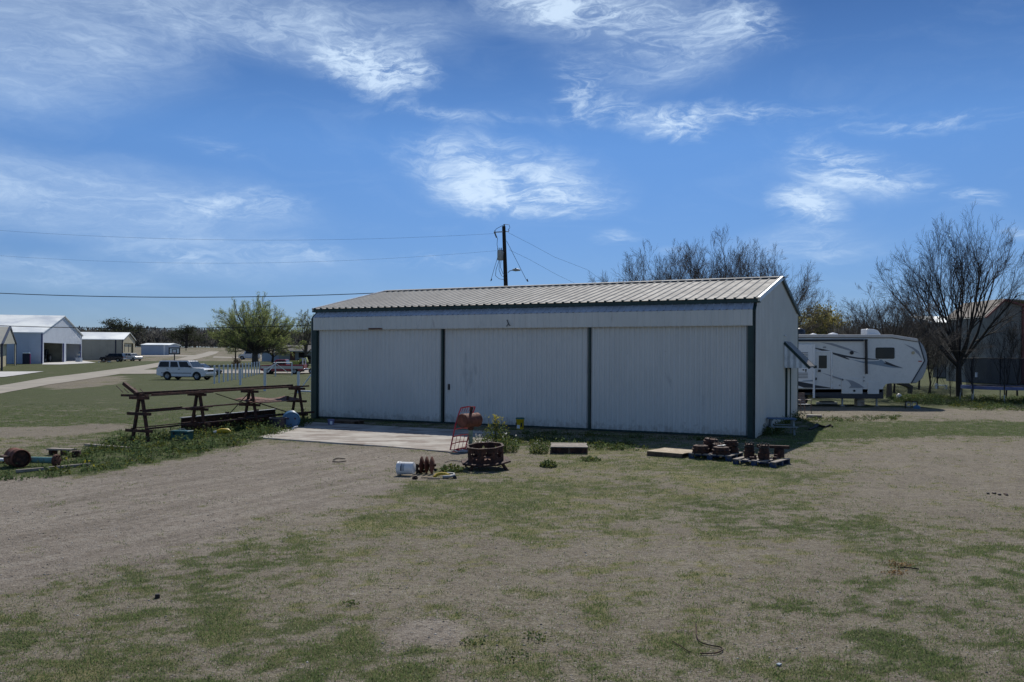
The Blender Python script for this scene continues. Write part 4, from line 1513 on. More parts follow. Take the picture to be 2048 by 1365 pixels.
def car(name, label, cat, loc, rz, paint, L=5.5, W=1.98, wb=3.3, r=.38, hood_z=1.12, belt=1.18, roof=1.9, hood_len=1.25, rake=.75, rear_rake=.18, trim='black', win=((.02, .30), (.34, .58), (.62, .93)),
        group=None, glass='glass', bed=None, lower=None, detail=True, clear=.36, cab_rear=None):
    """x forward, near side is -y; built from a side outline with wheel arches, a tapered cabin, panes, lamps, wheels"""
    t_ = thing(name, label, cat, loc, rz, group)
    xf, xr = L / 2, -L / 2
    fx, rx = xf - (L - wb) * .44, xf - (L - wb) * .44 - wb
    ra = r * 1.24
    out = [(xr + .04, clear + .12), (xr, .62), (xr + .02, belt - .02)]
    xc = xf - hood_len
    if bed is not None:
        out = [(xr + .02, clear + .14), (xr, .62), (xr + .01, belt + .02), (bed, belt + .02), (bed, belt)]
    out += [(xc - .1, belt), (xf - .22, hood_z - .05), (xf - .03, hood_z - .2), (xf, .62), (xf - .06, clear + .06)]
    out += [(fx + ra, clear)] + arch(fx, ra, clear) + [(fx - ra, clear)] + [(rx + ra, clear)] + arch(rx, ra, clear) + [(rx - ra, clear)]
    body = MB().prism(out, -W / 2, W / 2).build('body', paint, t_, bevel=.055)
    if lower:
        for s in (-1, 1):
            zz = [(lower[1], lower[2])]
            for a, b in zz:
                MB().prism([(xr + .08, a), (fx * 0 + xf - .08, a), (xf - .1, b), (xr + .08, b)], s * W / 2 - .002, s * (W / 2 + .012)).build('colour_band', lower[0], t_)
    # cabin
    c0, c1 = xc, (xr + .06 if cab_rear is None else cab_rear)
    tw, bw = W / 2 - .20, W / 2 - .035
    r0, r1 = c0 - rake, c1 + rear_rake
    vb = [(c0, -bw, belt - .01), (c1, -bw, belt - .01), (c1, bw, belt - .01), (c0, bw, belt - .01)]
    vt = [(r0, -tw, roof), (r1, -tw, roof), (r1, tw, roof), (r0, tw, roof)]
    MB().add(vb + vt, [(0, 1, 2, 3), (7, 6, 5, 4), (0, 4, 5, 1), (1, 5, 6, 2), (2, 6, 7, 3), (3, 7, 4, 0)]).build('cabin', paint, t_, bevel=.07)

    def side_pt(u, v, s, off=.012):
        x0, x1 = c1 + (c0 - c1) * u, r1 + (r0 - r1) * u
        return (x0 + (x1 - x0) * v, s * (bw + (tw - bw) * v + off), belt + (roof - belt) * v)
    for s in (-1, 1):
        for a, b in win:
            mb = MB()
            q = [side_pt(a, .10, s), side_pt(b, .10, s), side_pt(min(b, .97), .86, s), side_pt(a + .01, .86, s)]
            q2 = [(p[0], p[1] - s * .02, p[2]) for p in q]
            mb.add(q + q2, [(0, 1, 2, 3), (7, 6, 5, 4), (0, 4, 5, 1), (1, 5, 6, 2), (2, 6, 7, 3), (3, 7, 4, 0)])
            mb.build('side_window', M[glass], t_)

    def cross(xb, xt, sg, nm, g):
        mb = MB()
        q = [(xb + (xt - xb) * .1 + sg * .014, -bw * .9, belt + (roof - belt) * .1), (xb + (xt - xb) * .1 + sg * .014, bw * .9, belt + (roof - belt) * .1),
             (xb + (xt - xb) * .9 + sg * .014, tw * .92, belt + (roof - belt) * .9), (xb + (xt - xb) * .9 + sg * .014, -tw * .92, belt + (roof - belt) * .9)]
        q2 = [(p[0] - sg * .02, p[1], p[2]) for p in q]
        mb.add(q + q2, [(0, 1, 2, 3), (7, 6, 5, 4), (0, 4, 5, 1), (1, 5, 6, 2), (2, 6, 7, 3), (3, 7, 4, 0)]).build(nm, M[g], t_)
    cross(c0, r0, 1, 'windscreen', 'glass_sky')
    cross(c1, r1, -1, 'rear_window', glass)
    for x in (fx, rx):
        for s in (-1, 1):
            wheel(t_, x, s * (W / 2 - .13), r, .25, side=s)
    MB().span((xr + .3, -W / 2 + .28, clear - .08), (xf - .3, W / 2 - .28, clear + .2)).build('underbody', M['black'], t_)
    if not detail:
        return t_
    for s in (-1, 1):
        MB().box((xf - .05, s * (W / 2 - .28), hood_z - .24), (.14, .40, .17)).build('headlight', M['lens_clear'], t_, bevel=.03)
        MB().box((xr + .02, s * (W / 2 - .12), belt - .2), (.08, .17, .42)).build('tail_light', M['lens_red'], t_, bevel=.02)
        MB().span((xr + .15 + r, s * W / 2 - .012, .66), (fx - ra - .05, s * (W / 2 + .012), .72)).build('side_moulding', M[trim], t_) if not lower else None
        MB().box((c0 - .28, s * (W / 2 + .11), belt + .14), (.14, .2, .2)).build('mirror', M['black'], t_, bevel=.03)
        for a in ([.30, .62] if bed is None else [.75]):
            MB().box((c1 + (c0 - c1) * a - .02, s * (W / 2 + .012), belt - .14), (.2, .04, .05)).build('door_handle', M['black'], t_, bevel=.01)
    MB().box((xf - .0, 0, .62), (.12, W * .96, .22)).build('front_bumper', M['chrome'] if trim == 'chrome' else paint, t_, bevel=.04)
    MB().box((xr + .0, 0, .60), (.14, W * .96, .2)).build('rear_bumper', M['chrome'], t_, bevel=.04)
    MB().box((xf - .02, 0, hood_z - .25), (.08, W * .56, .2)).build('grille', M['black'], t_, bevel=.02)
    MB().box((xf + .035, 0, .60), (.012, .32, .12)).build('licence_plate', M['white_plastic'], t_)
    return t_


suv = car('white_suv', 'long white sport utility vehicle with tinted windows parked on the grass', 'suv', gx(373, 84), R(-12), M['white_paint'], L=5.45, W=2.0, wb=3.3, r=.40, hood_z=1.2, belt=1.22, roof=1.93, hood_len=1.35, rake=.62, rear_rake=.16,
          win=((.03, .33), (.37, .60), (.64, .92)))
for s in (-1, 1):
    MB().tube([(-2.3, s * .68, 1.97), (.6, s * .68, 1.99)], .02, 6).build('roof_rail', M['black'], suv)
car('dark_car', 'dark car mostly hidden behind the white vehicle hood', 'car', gx(398, 95), R(-8), M['black_paint'], L=4.7, W=1.8, wb=2.75, r=.33, hood_z=.95, belt=1.0, roof=1.5, hood_len=1.2, rake=.8, rear_rake=.7, clear=.24, win=((.10, .48), (.52, .90)))
car('dark_suv', 'dark blue sport utility vehicle parked in front of the tan building', 'suv', gx(226, 172), R(185), M['navy_paint'], L=4.7, W=1.85, wb=2.8, r=.36, hood_z=1.05, belt=1.1, roof=1.75, hood_len=1.2, rake=.7, rear_rake=.3)
car('white_wagon', 'white car parked just right of the dark blue vehicle', 'car', gx(264, 182), R(-28), M['white_paint'], L=4.8, W=1.85, wb=2.8, r=.36, hood_z=1.05, belt=1.1, roof=1.7, hood_len=1.3, rake=.6, rear_rake=.3)
truck = car('red_pickup', 'two tone red and cream pickup truck seen through the white fence', 'pickup truck', gx(568, 106), R(180), M['truck_red'], L=5.5, W=1.98, wb=3.4, r=.39, hood_z=1.16, belt=1.17, roof=1.82, hood_len=1.45, rake=.5, rear_rake=.12, bed=-.62, cab_rear=-.55,
            lower=(M['truck_cream'], .66, 1.0), win=((.08, .80),), trim='chrome', glass='glass')
MB().span((-2.6, -.75, 1.0), (-.75, .75, 1.19)).build('bed_well', M['black'], truck)
car('black_suv', 'black vehicle with raised hatch parked before the grey house', 'suv', gx(622, 150), R(160), M['black_paint'], L=4.8, W=1.9, wb=2.8, r=.38, hood_z=1.15, belt=1.2, roof=1.85, hood_len=1.2, rake=.55, rear_rake=.2, detail=False)
car('white_van_cab', 'small distant white truck cab under the budding tree', 'truck', gx(500, 205), R(185), M['white_paint'], L=5.2, W=2.0, wb=3.2, r=.42, hood_z=1.3, belt=1.35, roof=2.2, hood_len=1.2, rake=.4, rear_rake=.1, detail=False, win=((.5, .92),))
# trailer with a white gate end, just left of the hangar
ft = thing('flat_trailer', 'low trailer with upright white end frame beside the hangar edge', 'trailer', gx(622, 108), R(3))
MB().span((-1.2, -.9, .45), (2.5, .9, .6)).build('deck', M['steel_grey'], ft)
for x in (-.95, -.6):
    MB().span((x, -.95, .5), (x + .14, -.85, 2.0)).build('end_post', M['white_plastic'], ft)
MB().span((-1.0, -.95, 1.85), (-.4, -.85, 2.0)).build('end_rail', M['white_plastic'], ft)
wheel(ft, .2, -.85, .34, .2)
wheel(ft, 1.0, -.85, .34, .2)
tr = thing('yellow_tractor', 'small yellow-green tractor parked behind the pickup bed', 'tractor', gx(596, 128), R(185))
MB().span((-.2, -.35, .7), (1.3, .35, 1.25)).build('hood', M['tractor_yellow'], tr, bevel=.08)
MB().prism([(-1.2, .7), (-.2, .7), (-.3, 1.5), (-1.3, 1.8), (-1.55, 1.1)], -.6, .6).build('fender', M['tractor_yellow'], tr, bevel=.05)
for s in (-1, 1):
    wheel(tr, -.9, s * .7, .62, .35, 'tractor_yellow', s)
    wheel(tr, 1.0, s * .6, .38, .22, 'tractor_yellow', s)
MB().tube([(-.6, 0, 1.4), (-.35, 0, 1.75)], .03, 6).tube([(-.35, -.2, 1.75), (-.35, .2, 1.75)], .03, 6).build('steering_wheel', M['black'], tr)

# ------------------------------------------------------------------ fifth-wheel travel trailer
RY, RS = 44.0, 44.0 / FOC


def rvp(px, py):
    p = at(px, py, RY)
    return (p.x, p.z)


rv0 = rvp(1590, 716)[0]
rv = thing('travel_trailer', 'long cream fifth-wheel travel trailer with dark swoosh stripes and raised nose', 'travel trailer', (rv0, RY, 0))


def rp(px, py):
    x, z = rvp(px, py)
    return (x - rv0, z)


XL = -3.6
WID = 2.45
top = [(XL, rp(1590, 672)[1])] + [rp(*q) for q in ((1784, 672), (1835, 680))]
side = [(XL, .62)] + [rp(1690, 786), rp(1765, 786), rp(1767, 776), rp(1772, 769), rp(1780, 767.5), rp(1822, 767.5), rp(1849, 722), rp(1836, 681)] + [top[1], top[0]]
MB().prism(side, 0, WID).build('body', M['rv_white'], rv, bevel=.03)
cap = [rp(1822, 767.5), rp(1834, 767), rp(1846, 757), rp(1853, 742), rp(1856, 722), rp(1854, 707), rp(1848, 692), rp(1841, 683.5), rp(1836, 681), rp(1849, 722)]
MB().prism(cap, .02, WID - .02).build('front_cap', M['rv_grey'], rv, bevel=.10)
MB().prism([rp(1852, 700), rp(1859, 712), rp(1858, 733), rp(1854, 735)], .3, WID - .3).build('cap_window', M['glass'], rv)
MB().beam((rp(1822, 767.5)[0], -.012, rp(1822, 767.5)[1]), (rp(1849, 722)[0], -.012, rp(1849, 722)[1]), .02, .05).beam((rp(1849, 722)[0], -.012, rp(1849, 722)[1]), (rp(1837, 681)[0], -.012, rp(1837, 681)[1]), .02, .05).build('cap_seam', M['decal_dark'], rv)
mb = MB()
rz_ = top[0][1]
mb.prism([(XL, rz_ - .10), (top[1][0], top[1][1] - .10), (top[2][0], top[2][1] - .10), (top[2][0], top[2][1] + .06), (top[1][0], top[1][1] + .06), (XL, rz_ + .06)], -.05, WID + .05)
mb.build('roof_edge', M['rv_roof'], rv, bevel=.03)
MB().prism([(XL, rz_ - .13), (top[1][0], top[1][1] - .13), (top[2][0], top[2][1] - .13), (top[2][0], top[2][1] - .10), (top[1][0], top[1][1] - .10), (XL, rz_ - .10)], -.035, .0).build('gutter', M['decal_dark'], rv)
# underbelly
MB().prism([(XL, rp(1600, 779)[1]), (rp(1767, 779)[0], rp(1767, 779)[1]), (rp(1767, 797)[0], .42), (rp(1628, 797)[0], .42), (rp(1625, 792)[0], .60), (XL, .60)], .0, WID - .02).build('skirt', M['decal_dark'], rv)
MB().span((rp(1687, 0)[0], -.03, rp(1687, 788)[1]), (rp(1729, 0)[0], .02, rp(1687, 757)[1])).build('baggage_door', M['rv_white'], rv, bevel=.02)
MB().span((rp(1739, 0)[0], -.03, rp(1739, 788.5)[1]), (rp(1762, 0)[0], .02, rp(1739, 764)[1])).build('baggage_door', M['rv_white'], rv, bevel=.02)
MB().lathe([(.001, 0), (.06, 0), (.06, .03)], 10, Matrix.Translation((rp(1708, 782)[0], -.03, rp(1708, 782)[1])) @ Matrix.Rotation(R(90), 4, 'X')).build('latch', M['black'], rv)
# slide-out at the rear
sx1 = rp(1628, 0)[0]
sz0, sz1 = rp(0 + 1600, 777)[1], rp(1600, 689)[1]
slide = MB().span((XL + .6, -.16, sz0), (sx1, .3, sz1)).build('slide_out', M['rv_box'], rv, bevel=.02)
for (a, b) in ((704, 717), (745, 757)):
    vt = MB().span((rp(1597 if b > 730 else 1600, 0)[0], -.175, rp(1600, b)[1]), (rp(1618, 0)[0], -.155, rp(1600, a)[1])).build('vent', M['rv_box'], slide)
    for k in range(4):
        z = rp(1600, a + (b - a) * (k + .5) / 4)[1]
        MB().beam((rp(1598 if b > 730 else 1601, 0)[0], -.185, z), (rp(1617, 0)[0], -.185, z), .02, .045).build('louvre', M['vent_grey'], vt)
for px in (1604.5, 1609.5):
    MB().box((rp(px, 740)[0], -.17, rp(px, 740)[1]), (.07, .03, .07)).build('lock', M['black'], slide)
MB().box((rp(1609.5, 743)[0], -.17, rp(1609.5, 743)[1]), (.04, .03, .09)).build('lock', M['black'], slide)
MB().span((sx1 - .02, -.19, sz0 - .5), (sx1 + .09, -.15, sz1)).build('slide_edge', M['rv_box'], rv)
# entry door
dx0, dx1, dz0, dz1 = rp(1633, 0)[0], rp(1665, 0)[0], rp(1640, 778)[1], rp(1640, 704)[1]
dr = MB().span((dx0, -.025, dz0), (dx1, .02, dz1)).build('entry_door', M['rv_white'], rv, bevel=.02)
for (a, b, c, d) in ((dx0 - .05, dx0, dz0, dz1 + .05), (dx1, dx1 + .05, dz0, dz1 + .05), (dx0, dx1, dz1, dz1 + .05)):
    MB().span((a, -.045, c), (b, .01, d)).build('door_frame', M['rv_box'], rv)
MB().span((rp(1641, 0)[0], -.05, rp(1641, 737)[1]), (rp(1657, 0)[0], -.02, rp(1641, 711.5)[1])).build('door_window', M['glass'], dr, bevel=.05)
MB().box((rp(1638, 742)[0], -.07, rp(1638, 742)[1]), (.13, .1, .13)).build('handle', M['black'], dr, bevel=.02)
for z in (734, 758):
    MB().box((rp(1631.5, z)[0], -.05, rp(1631.5, z)[1]), (.06, .06, .13)).build('hinge', M['black'], rv)
MB().tube([(rp(1665, 0)[0] + .05, -.1, rp(0 + 1665, 768)[1]), (rp(1665, 0)[0] + .05, -.1, rp(1665, 735)[1])], .012, 6).build('grab_rail', M['chrome'], rv)
# bunk window
MB().prism([rp(1752, 698.5), rp(1754, 696.5), rp(1786, 696.5), rp(1788, 698.5), rp(1788, 715), rp(1786, 717), rp(1754, 717), rp(1752, 715)], -.03, .01).build('bunk_window', M['glass'], rv, bevel=.008)
MB().prism([rp(1751, 697.5), rp(1753, 695.5), rp(1787, 695.5), rp(1789, 697.5), rp(1789, 716), rp(1787, 718), rp(1753, 718), rp(1751, 716)], -.016, .01).build('window_frame', M['black'], rv)
# awning tube and arm
MB().tube([(XL, -.12, rp(1600, 682.5)[1]), (rp(1728, 0)[0], -.12, rp(1728, 681)[1])], .055, 10).build('awning_roll', M['decal_dark'], rv, smooth=40)
MB().beam((rp(1730, 679)[0], -.14, rp(1730, 679)[1]), (rp(1732, 748)[0], -.06, rp(1732, 748)[1]), .09, .13).build('awning_arm', M['black'], rv)
MB().span((rp(1723, 0)[0], -.16, rp(1723, 681.5)[1]), (rp(1737, 0)[0], -.05, rp(1723, 679.5)[1])).build('awning_bracket', M['black'], rv)
MB().lathe([(.001, 0), (.10, 0), (.10, .04)], 14, Matrix.Translation((rp(1703, 706)[0], -.01, rp(1703, 706)[1])) @ Matrix.Rotation(R(90), 4, 'X')).build('speaker', M['black'], rv)
MB().lathe([(.001, 0), (.085, 0), (.085, .03)], 14, Matrix.Translation((rp(1826, 706)[0], -.01, rp(1826, 706)[1])) @ Matrix.Rotation(R(90), 4, 'X')).build('round_badge', M['tan_door'], rv)
MB().box((rp(1840, 723)[0], -.01, rp(1840, 723)[1]), (.18, .04, .05)).build('marker_lamp', M['lens_red'], rv)
MB().box((rp(1649, 695)[0], -.01, rp(1649, 695)[1]), (.16, .03, .08)).build('porch_lamp', M['vent_grey'], rv, bevel=.02)
MB().box((rp(1679, 771)[0], -.01, rp(1679, 771)[1]), (.07, .03, .06)).build('socket_cover', M['vent_grey'], rv)
for z in (755, 762):
    MB().box((rp(1727.5, z)[0], -.03, rp(1727.5, z)[1]), (.06, .03, .07)).build('hinge', M['vent_grey'], rv)


def swoosh(pts, m, y, nm='stripe'):
    MB().prism([rp(*q) for q in pts], y, y + .012).build(nm, m, rv)


swoosh([(1610, 692), (1628, 695.5), (1648, 699), (1662, 702.5), (1646, 703), (1630, 697.5)], M['decal_dark'], -.010)
swoosh([(1664.5, 705), (1690, 711), (1716, 715.5), (1758, 719), (1757, 720.2), (1716, 718.5), (1690, 714.5), (1700, 719), (1696, 719.5), (1666, 709)], M['decal_dark'], -.010)
swoosh([(1700, 718.5), (1728, 724), (1758, 722), (1762, 719), (1772, 727), (1790, 733.5), (1806, 737), (1780, 735.5), (1750, 730), (1722, 725.5)], M['decal_blue'], -.008)
swoosh([(1769, 722.5), (1776, 725), (1790, 731), (1806, 736.5), (1785, 733), (1767, 727.5), (1772, 726)], M['decal_dark'], -.014)
swoosh([(1640, 685), (1665, 687), (1695, 696.5), (1720, 707.5), (1690, 699.5), (1660, 690)], M['decal_grey'], -.009)
swoosh([(1641, 745.5), (1664, 751.5), (1687, 759), (1686, 762), (1664, 754)], M['decal_grey'], -.030)
swoosh([(1690, 759), (1705, 762), (1718, 768.5), (1728, 776), (1697, 776.5), (1702, 771), (1697, 764)], M['decal_grey'], -.044)
swoosh([(1591, 765), (1612, 768), (1636, 771.5), (1668, 777), (1630, 776.5), (1600, 773.5), (1591, 770)], M['decal_dark'], -.172 if False else -.03)
swoosh([(1590, 762), (1610, 766), (1627, 769), (1627, 776), (1606, 775.5), (1590, 770)], M['decal_dark'], -.175)
swoosh([(1605, 761.5), (1626, 760), (1626, 763), (1598, 763.5)], M['decal_blue'], -.178)
swoosh([(1808, 688), (1826, 695), (1838, 703.5), (1844, 720), (1838, 711), (1826, 699)], M['decal_grey'], -.012)
# roof gear
MB().lathe([(.31, 0), (.31, .14), (.27, .28), (.15, .37), (.001, .40)], 18, Matrix.Translation((rp(1614, 0)[0], .9, rz_ + .05))).build('satellite_dome', M['decal_dark'], rv, smooth=40)
MB().lathe([(.20, 0), (.19, .06), (.001, .12)], 14, Matrix.Translation((rp(1641, 0)[0], .8, rz_ + .05))).build('roof_vent', M['rv_box'], rv, smooth=40)
MB().lathe([(.28, 0), (.26, .08), (.001, .16)], 14, Matrix.Translation((rp(1681, 0)[0], .8, rz_ + .05))).build('roof_vent', M['rv_box'], rv, smooth=40)
ax = rp(1745, 0)[0]
MB().prism([(ax, 0), (ax + .76, 0), (ax + .76, .10), (ax + .62, .27), (ax + .42, .34), (ax, .36)], .5, 1.3).build('air_conditioner', M['rv_box'], rv, bevel=.05, loc=(0, 0, rz_ + .05))
# legs, wheels, king pin, steps
wx = rp(1634, 0)[0] - 1.3
for k in (0, .95):
    wheel(rv, wx + k * 1 - .3, .32, .38, .24)
for px in (1693, 1762):
    MB().span((rp(px, 0)[0] - .04, .25, 0.02), (rp(px, 0)[0] + .04, .33, .5)).build('landing_leg', M['steel_grey'], rv)
    MB().span((rp(px, 0)[0] - .11, .18, -.02), (rp(px, 0)[0] + .11, .40, .03)).build('leg_foot', M['steel_grey'], rv)
MB().prism([rp(1815, 767), rp(1832, 766), rp(1846, 774), rp(1844, 790), rp(1840, 790), rp(1840, 779), rp(1828, 774), rp(1817, 771.5)], WID / 2 - .18, WID / 2 + .18).build('king_pin', M['black'], rv, bevel=.02)
MB().span((rp(1637, 0)[0], -.45, .46), (rp(1662, 0)[0], 0, .52)).span((rp(1637, 0)[0], -.75, .26), (rp(1662, 0)[0], -.35, .31)).build('entry_steps', M['black'], rv)
MB().span((rp(1720, 0)[0] - .55, .1, .0), (rp(1720, 0)[0] - .20, .35, .02)).build('leg_foot', M['wood_grey'], rv) if False else None
blk = thing('block_stack', 'grey block pillar propping the trailer behind its front leg', 'block', (rv0 + rp(1734, 0)[0], RY + .7, 0))
for k in range(2):
    MB().span((-.2, -.2, .19 * k), (.2, .2, .19 * k + .185)).build('block', M['concrete'], blk, bevel=.01)
pl = thing('white_plank', 'white plank lying in the shade under the travel trailer', 'plank', (rv0 + rp(1690, 0)[0], RY + 2.2, .1))
MB().span((-.6, -.08, -.1), (.55, .08, .02)).build('plank_board', M['white_plastic'], pl)
o = MB().span((0, 0, 0), (4.6, 2.4, 2.85)).prism([(0, 2.85), (4.6, 2.85), (4.5, 3.0), (.1, 3.0)], .02, 2.38)
wt = thing('white_box_trailer', 'white trailer roof glinting just behind the travel trailer', 'trailer', gx(1688, 66), R(4))
MB().span((0, 0, .7), (2.2, 2.4, 4.05)).build('box', M['white_roof'], wt, bevel=.05)
MB().span((.4, -.02, 2.2), (1.4, 0, 3.0)).build('window', M['glass'], wt)
wheel(wt, .8, .2, .36, .22)
wheel(wt, 1.6, .2, .36, .22)

# ------------------------------------------------------------------ steel rack with its stock
f1, f4 = gp(281, 884), gp(595, 846)
dr_ = (f4 - f1)
LR = dr_.length
RA = math.atan2(-dr_.x, dr_.y)
rack = thing('steel_rack', 'rusty steel storage rack of four A-shaped frames beside the gravel lot', 'storage rack', f1, RA)


def rw(x, y, z):
    c, s_ = math.cos(RA), math.sin(RA)
    return Vector((f1.x + x * c - y * s_, f1.y + x * s_ + y * c, z))


FY = [0, LR * .31, LR * .645, LR]
SK = math.tan(R(3))
for y in FY:
    for s in (-1, 1):
        MB().beam((s * .33, y, -.1), (s * .04, y, 1.40), .075, .075, up=(0, 1, 0)).build('leg', M['rust'], rack)
    for z, h in ((1.30, .36), (.83, .44), (.33, .50)):
        MB().beam((-h, y - .06, z), (h, y - .06, z), .07, .085).build('arm', M['rust'], rack)
    MB().box((0, y, 1.36), (.16, .12, .12)).build('cap_block', M['rust'], rack)


def bar(label, a, b, w, h, m='rust', name='steel_tube', cat='steel tube', world=False, sag=0, grp='steel stock on the rack'):
    a, b = (a, b) if world else (rw(*a), rw(*b))
    mid = (Vector(a) + Vector(b)) / 2
    d = Vector(b) - Vector(a)
    mb = MB().beam(-d / 2, d / 2, w, h)
    o = mb.build(name, M[m], loc=mid)
    return tag(o, label, cat, grp)


bar('longest dark square tube lying along the top of the rack', (-.08, -.15, 1.42), (-.02, LR * .96, 1.43), .08, .09)
bar('lighter rusty tube on the rack top, jutting past the right frame', (.14, .3, 1.385), (.22, LR * 1.05, 1.395), .07, .055, 'rust_lite')
bar('thin angle bar on the rack top between the two left frames', (.26, -.1, 1.36), (.25, LR * .36, 1.36), .05, .03, 'rust_dark')
bar('short flat bar crossing the left end of the rack top', at(243, 791, 25.0), at(296, 792, 24.6), .05, .07, world=True)
bar('thick tube stub tilted upwards off the left end of the rack', at(248, 767, 25.1), at(281, 793, 24.8), .10, .10, world=True)
for i, (p, q, lb) in enumerate([((233, 772), (246, 785), 'leftmost thin rod sticking up from the rack end'), ((248, 777), (257, 786), 'thin rod just under the tilted tube stub'),
                                ((269, 776), (277, 785), 'thin rod right of the tilted tube stub'), ((280, 778), (288, 786), 'fourth thin rod leaning over the left rack frame')]):
    bar(lb, at(*p, 25.3), at(*q, 25.0), .018, .018, 'rust_dark', 'steel_rod', 'rod', True)
bar('short square tube on the left middle arms of the rack', (-.22, .2, .90), (-.18, LR * .24, .91), .06, .06)
bar('rusty angle on the left middle arms, nearest the camera', (.25, -.05, .895), (.22, LR * .36, .895), .06, .035, 'rust')
bar('light rusty flat bar bridging the middle arms of two centre frames', (.12, LR * .20, .905), (.05, LR * .68, .905), .12, .04, 'rust_lite')
bar('thin tube lying on the lowest left arms of the rack', (.30, -.1, .40), (.20, LR * .36, .39), .05, .05, 'rust_dark')
bar('flat bar on the lowest arms reaching the second frame', (-.25, -.1, .395), (-.3, LR * .34, .395), .06, .03, 'rust_dark')
bar('long rusty bar on the lowest arms between the second and third frame', (.28, LR * .27, .395), (.25, LR * .72, .395), .10, .035, 'rust')
bar('dark channel on the lowest arms at the right end of the rack', (-.05, LR * .62, .40), (.45, LR * 1.05, .40), .10, .07, 'rust_dark')
bar('diagonal brace rod between the second and third frame, leaning right', (.1, LR * .40, 1.30), (.2, LR * .60, .86), .022, .022, 'rust_dark', 'steel_rod', 'rod')
bar('diagonal brace rod between the second and third frame, leaning left', (.0, LR * .64, 1.30), (.1, LR * .47, .5), .022, .022, 'rust_dark', 'steel_rod', 'rod')
bar('diagonal bar leaning from the middle plate down to the blue drum', (.3, LR * .60, 1.0), (.42, LR * .90, .38), .04, .03, 'rust', 'steel_rod', 'rod')
# warped plates
for (y0, y1, x0, x1, z, lb, m) in [(LR * .60, LR * .97, -.42, .36, .885, 'wide warped rusty plate on the right middle arms', 'rust_lite')]:
    vs, fs = [], []
    n, k = 12, 4
    for top_ in (0, 1):
        for i in range(n + 1):
            for j in range(k + 1):
                u, v = i / n, j / k
                zz = z + .17 * (1 - v) * (.75 + .25 * math.sin(u * 7)) + .03 * math.sin(u * 5.2 + v * 2)
                p = rw(x0 + (x1 - x0) * v, y0 + (y1 - y0) * u, max(zz, z) + .02 * top_)
                vs.append(p)
    N = (n + 1) * (k + 1)
    for i in range(n):
        for j in range(k):
            q = i * (k + 1) + j
            fs += [(q, q + 1, q + k + 2, q + k + 1), (q + N, q + k + 1 + N, q + k + 2 + N, q + 1 + N)]
    edge = [i * (k + 1) for i in range(n + 1)] + [n * (k + 1) + j for j in range(1, k + 1)] + [i * (k + 1) + k for i in range(n - 1, -1, -1)] + [j for j in range(k - 1, 0, -1)]
    fs += [(edge[i], edge[(i + 1) % len(edge)], edge[(i + 1) % len(edge)] + N, edge[i] + N) for i in range(len(edge))]
    tag(MB().add(vs, fs).build('steel_plate', M[m]), lb, 'steel plate')
for yy, lb in ((LR * .63, 'short stub tube on the left corner of the warped plate'), (LR * .90, 'short upright stub on the right part of the warped plate')):
    bar(lb, (.12, yy, .90), (.12, yy, 1.06), .07, .07, 'rust_dark', 'tube_stub', 'tube')
# long dark channel standing on edge behind the rack
a, b = rw(-.62, LR * .30, .10), rw(-.62, LR * .93, .10)
d = b - a
ch = thing('steel_channel', 'long dark steel channel standing on edge on the ground under the rack', 'steel channel', a, math.atan2(d.y, d.x))
MB().span((0, -.015, -.1), (d.length, .015, .42)).build('web', M['rust_dark'], ch)
MB().span((0, -.08, .42), (d.length, .08, .445)).build('flange', M['steel_grey'], ch)
MB().span((0, -.08, -.1), (d.length, .08, -.07)).build('flange', M['rust_dark'], ch)
for k in range(3):
    MB().box((d.length * (.12 + .33 * k), 0, .47), (.09, .1, .05)).build('lug', M['rust_dark'], ch)

# teal tool box
p = gp(364, 882) + Vector((0, 0, .03))
TBX = p.copy()
tb = thing('tool_box', 'dark teal plastic tool box in the weeds under the rack', 'tool box', p, R(-14))
MB().span((-.29, -.15, 0), (.29, .15, .21)).build('tub', M['teal_dark'], tb, bevel=.02)
MB().span((-.30, -.16, .215), (.30, .16, .28)).build('lid', M['teal_dark'], tb, bevel=.02)
MB().tube([(-.1, 0, .28), (-.09, 0, .325), (.09, 0, .325), (.1, 0, .28)], .014, 6).build('handle', M['steel_grey'], tb)
for x in (-.17, .17):
    MB().box((x, -.163, .2), (.05, .012, .08)).build('latch', M['black'], tb)
# blue drum and black tub beside the slab
p = gp(583, 858)
bd = thing('blue_drum', 'blue plastic drum lying on its side beside the concrete apron', 'drum', p, R(17))
Mx = Matrix.Translation((0, 0, .30)) @ Matrix.Rotation(R(90), 4, 'X')
MB().lathe([(.001, .02), (.25, .02), (.27, .05), (.29, .04), (.29, -.1), (.305, -.13), (.305, -.2), (.29, -.23), (.29, -.62), (.305, -.65), (.29, -.68), (.28, -.85), (.001, -.86)], 26, Mx).build('shell', M['blue_plastic'], bd, smooth=35)
for x in (-.12, .12):
    MB().lathe([(.001, .05), (.035, .05), (.035, .0)], 10, Matrix.Translation((x, 0, .36)) @ Matrix.Rotation(R(90), 4, 'X')).build('bung', M['navy'], bd)
p = gp(556, 860)
bt = thing('black_tub', 'dark open tub standing between the rack and the blue drum', 'tub', p, 0)
MB().lathe([(.001, .02), (.22, .02), (.23, 0), (.28, .38), (.30, .38), (.30, .42), (.27, .42), (.22, .05), (.001, .05)], 22).build('shell', M['navy'], bt, smooth=35)
wp = gp(583, 861)
tag(MB().tube([(0, 0, .03), (.08, .06, .10), (.18, .14, .12)], .025, 7).build('white_pipe', M['white_plastic'], loc=wp), 'short white plastic pipe offcut in front of the blue drum', 'pipe')
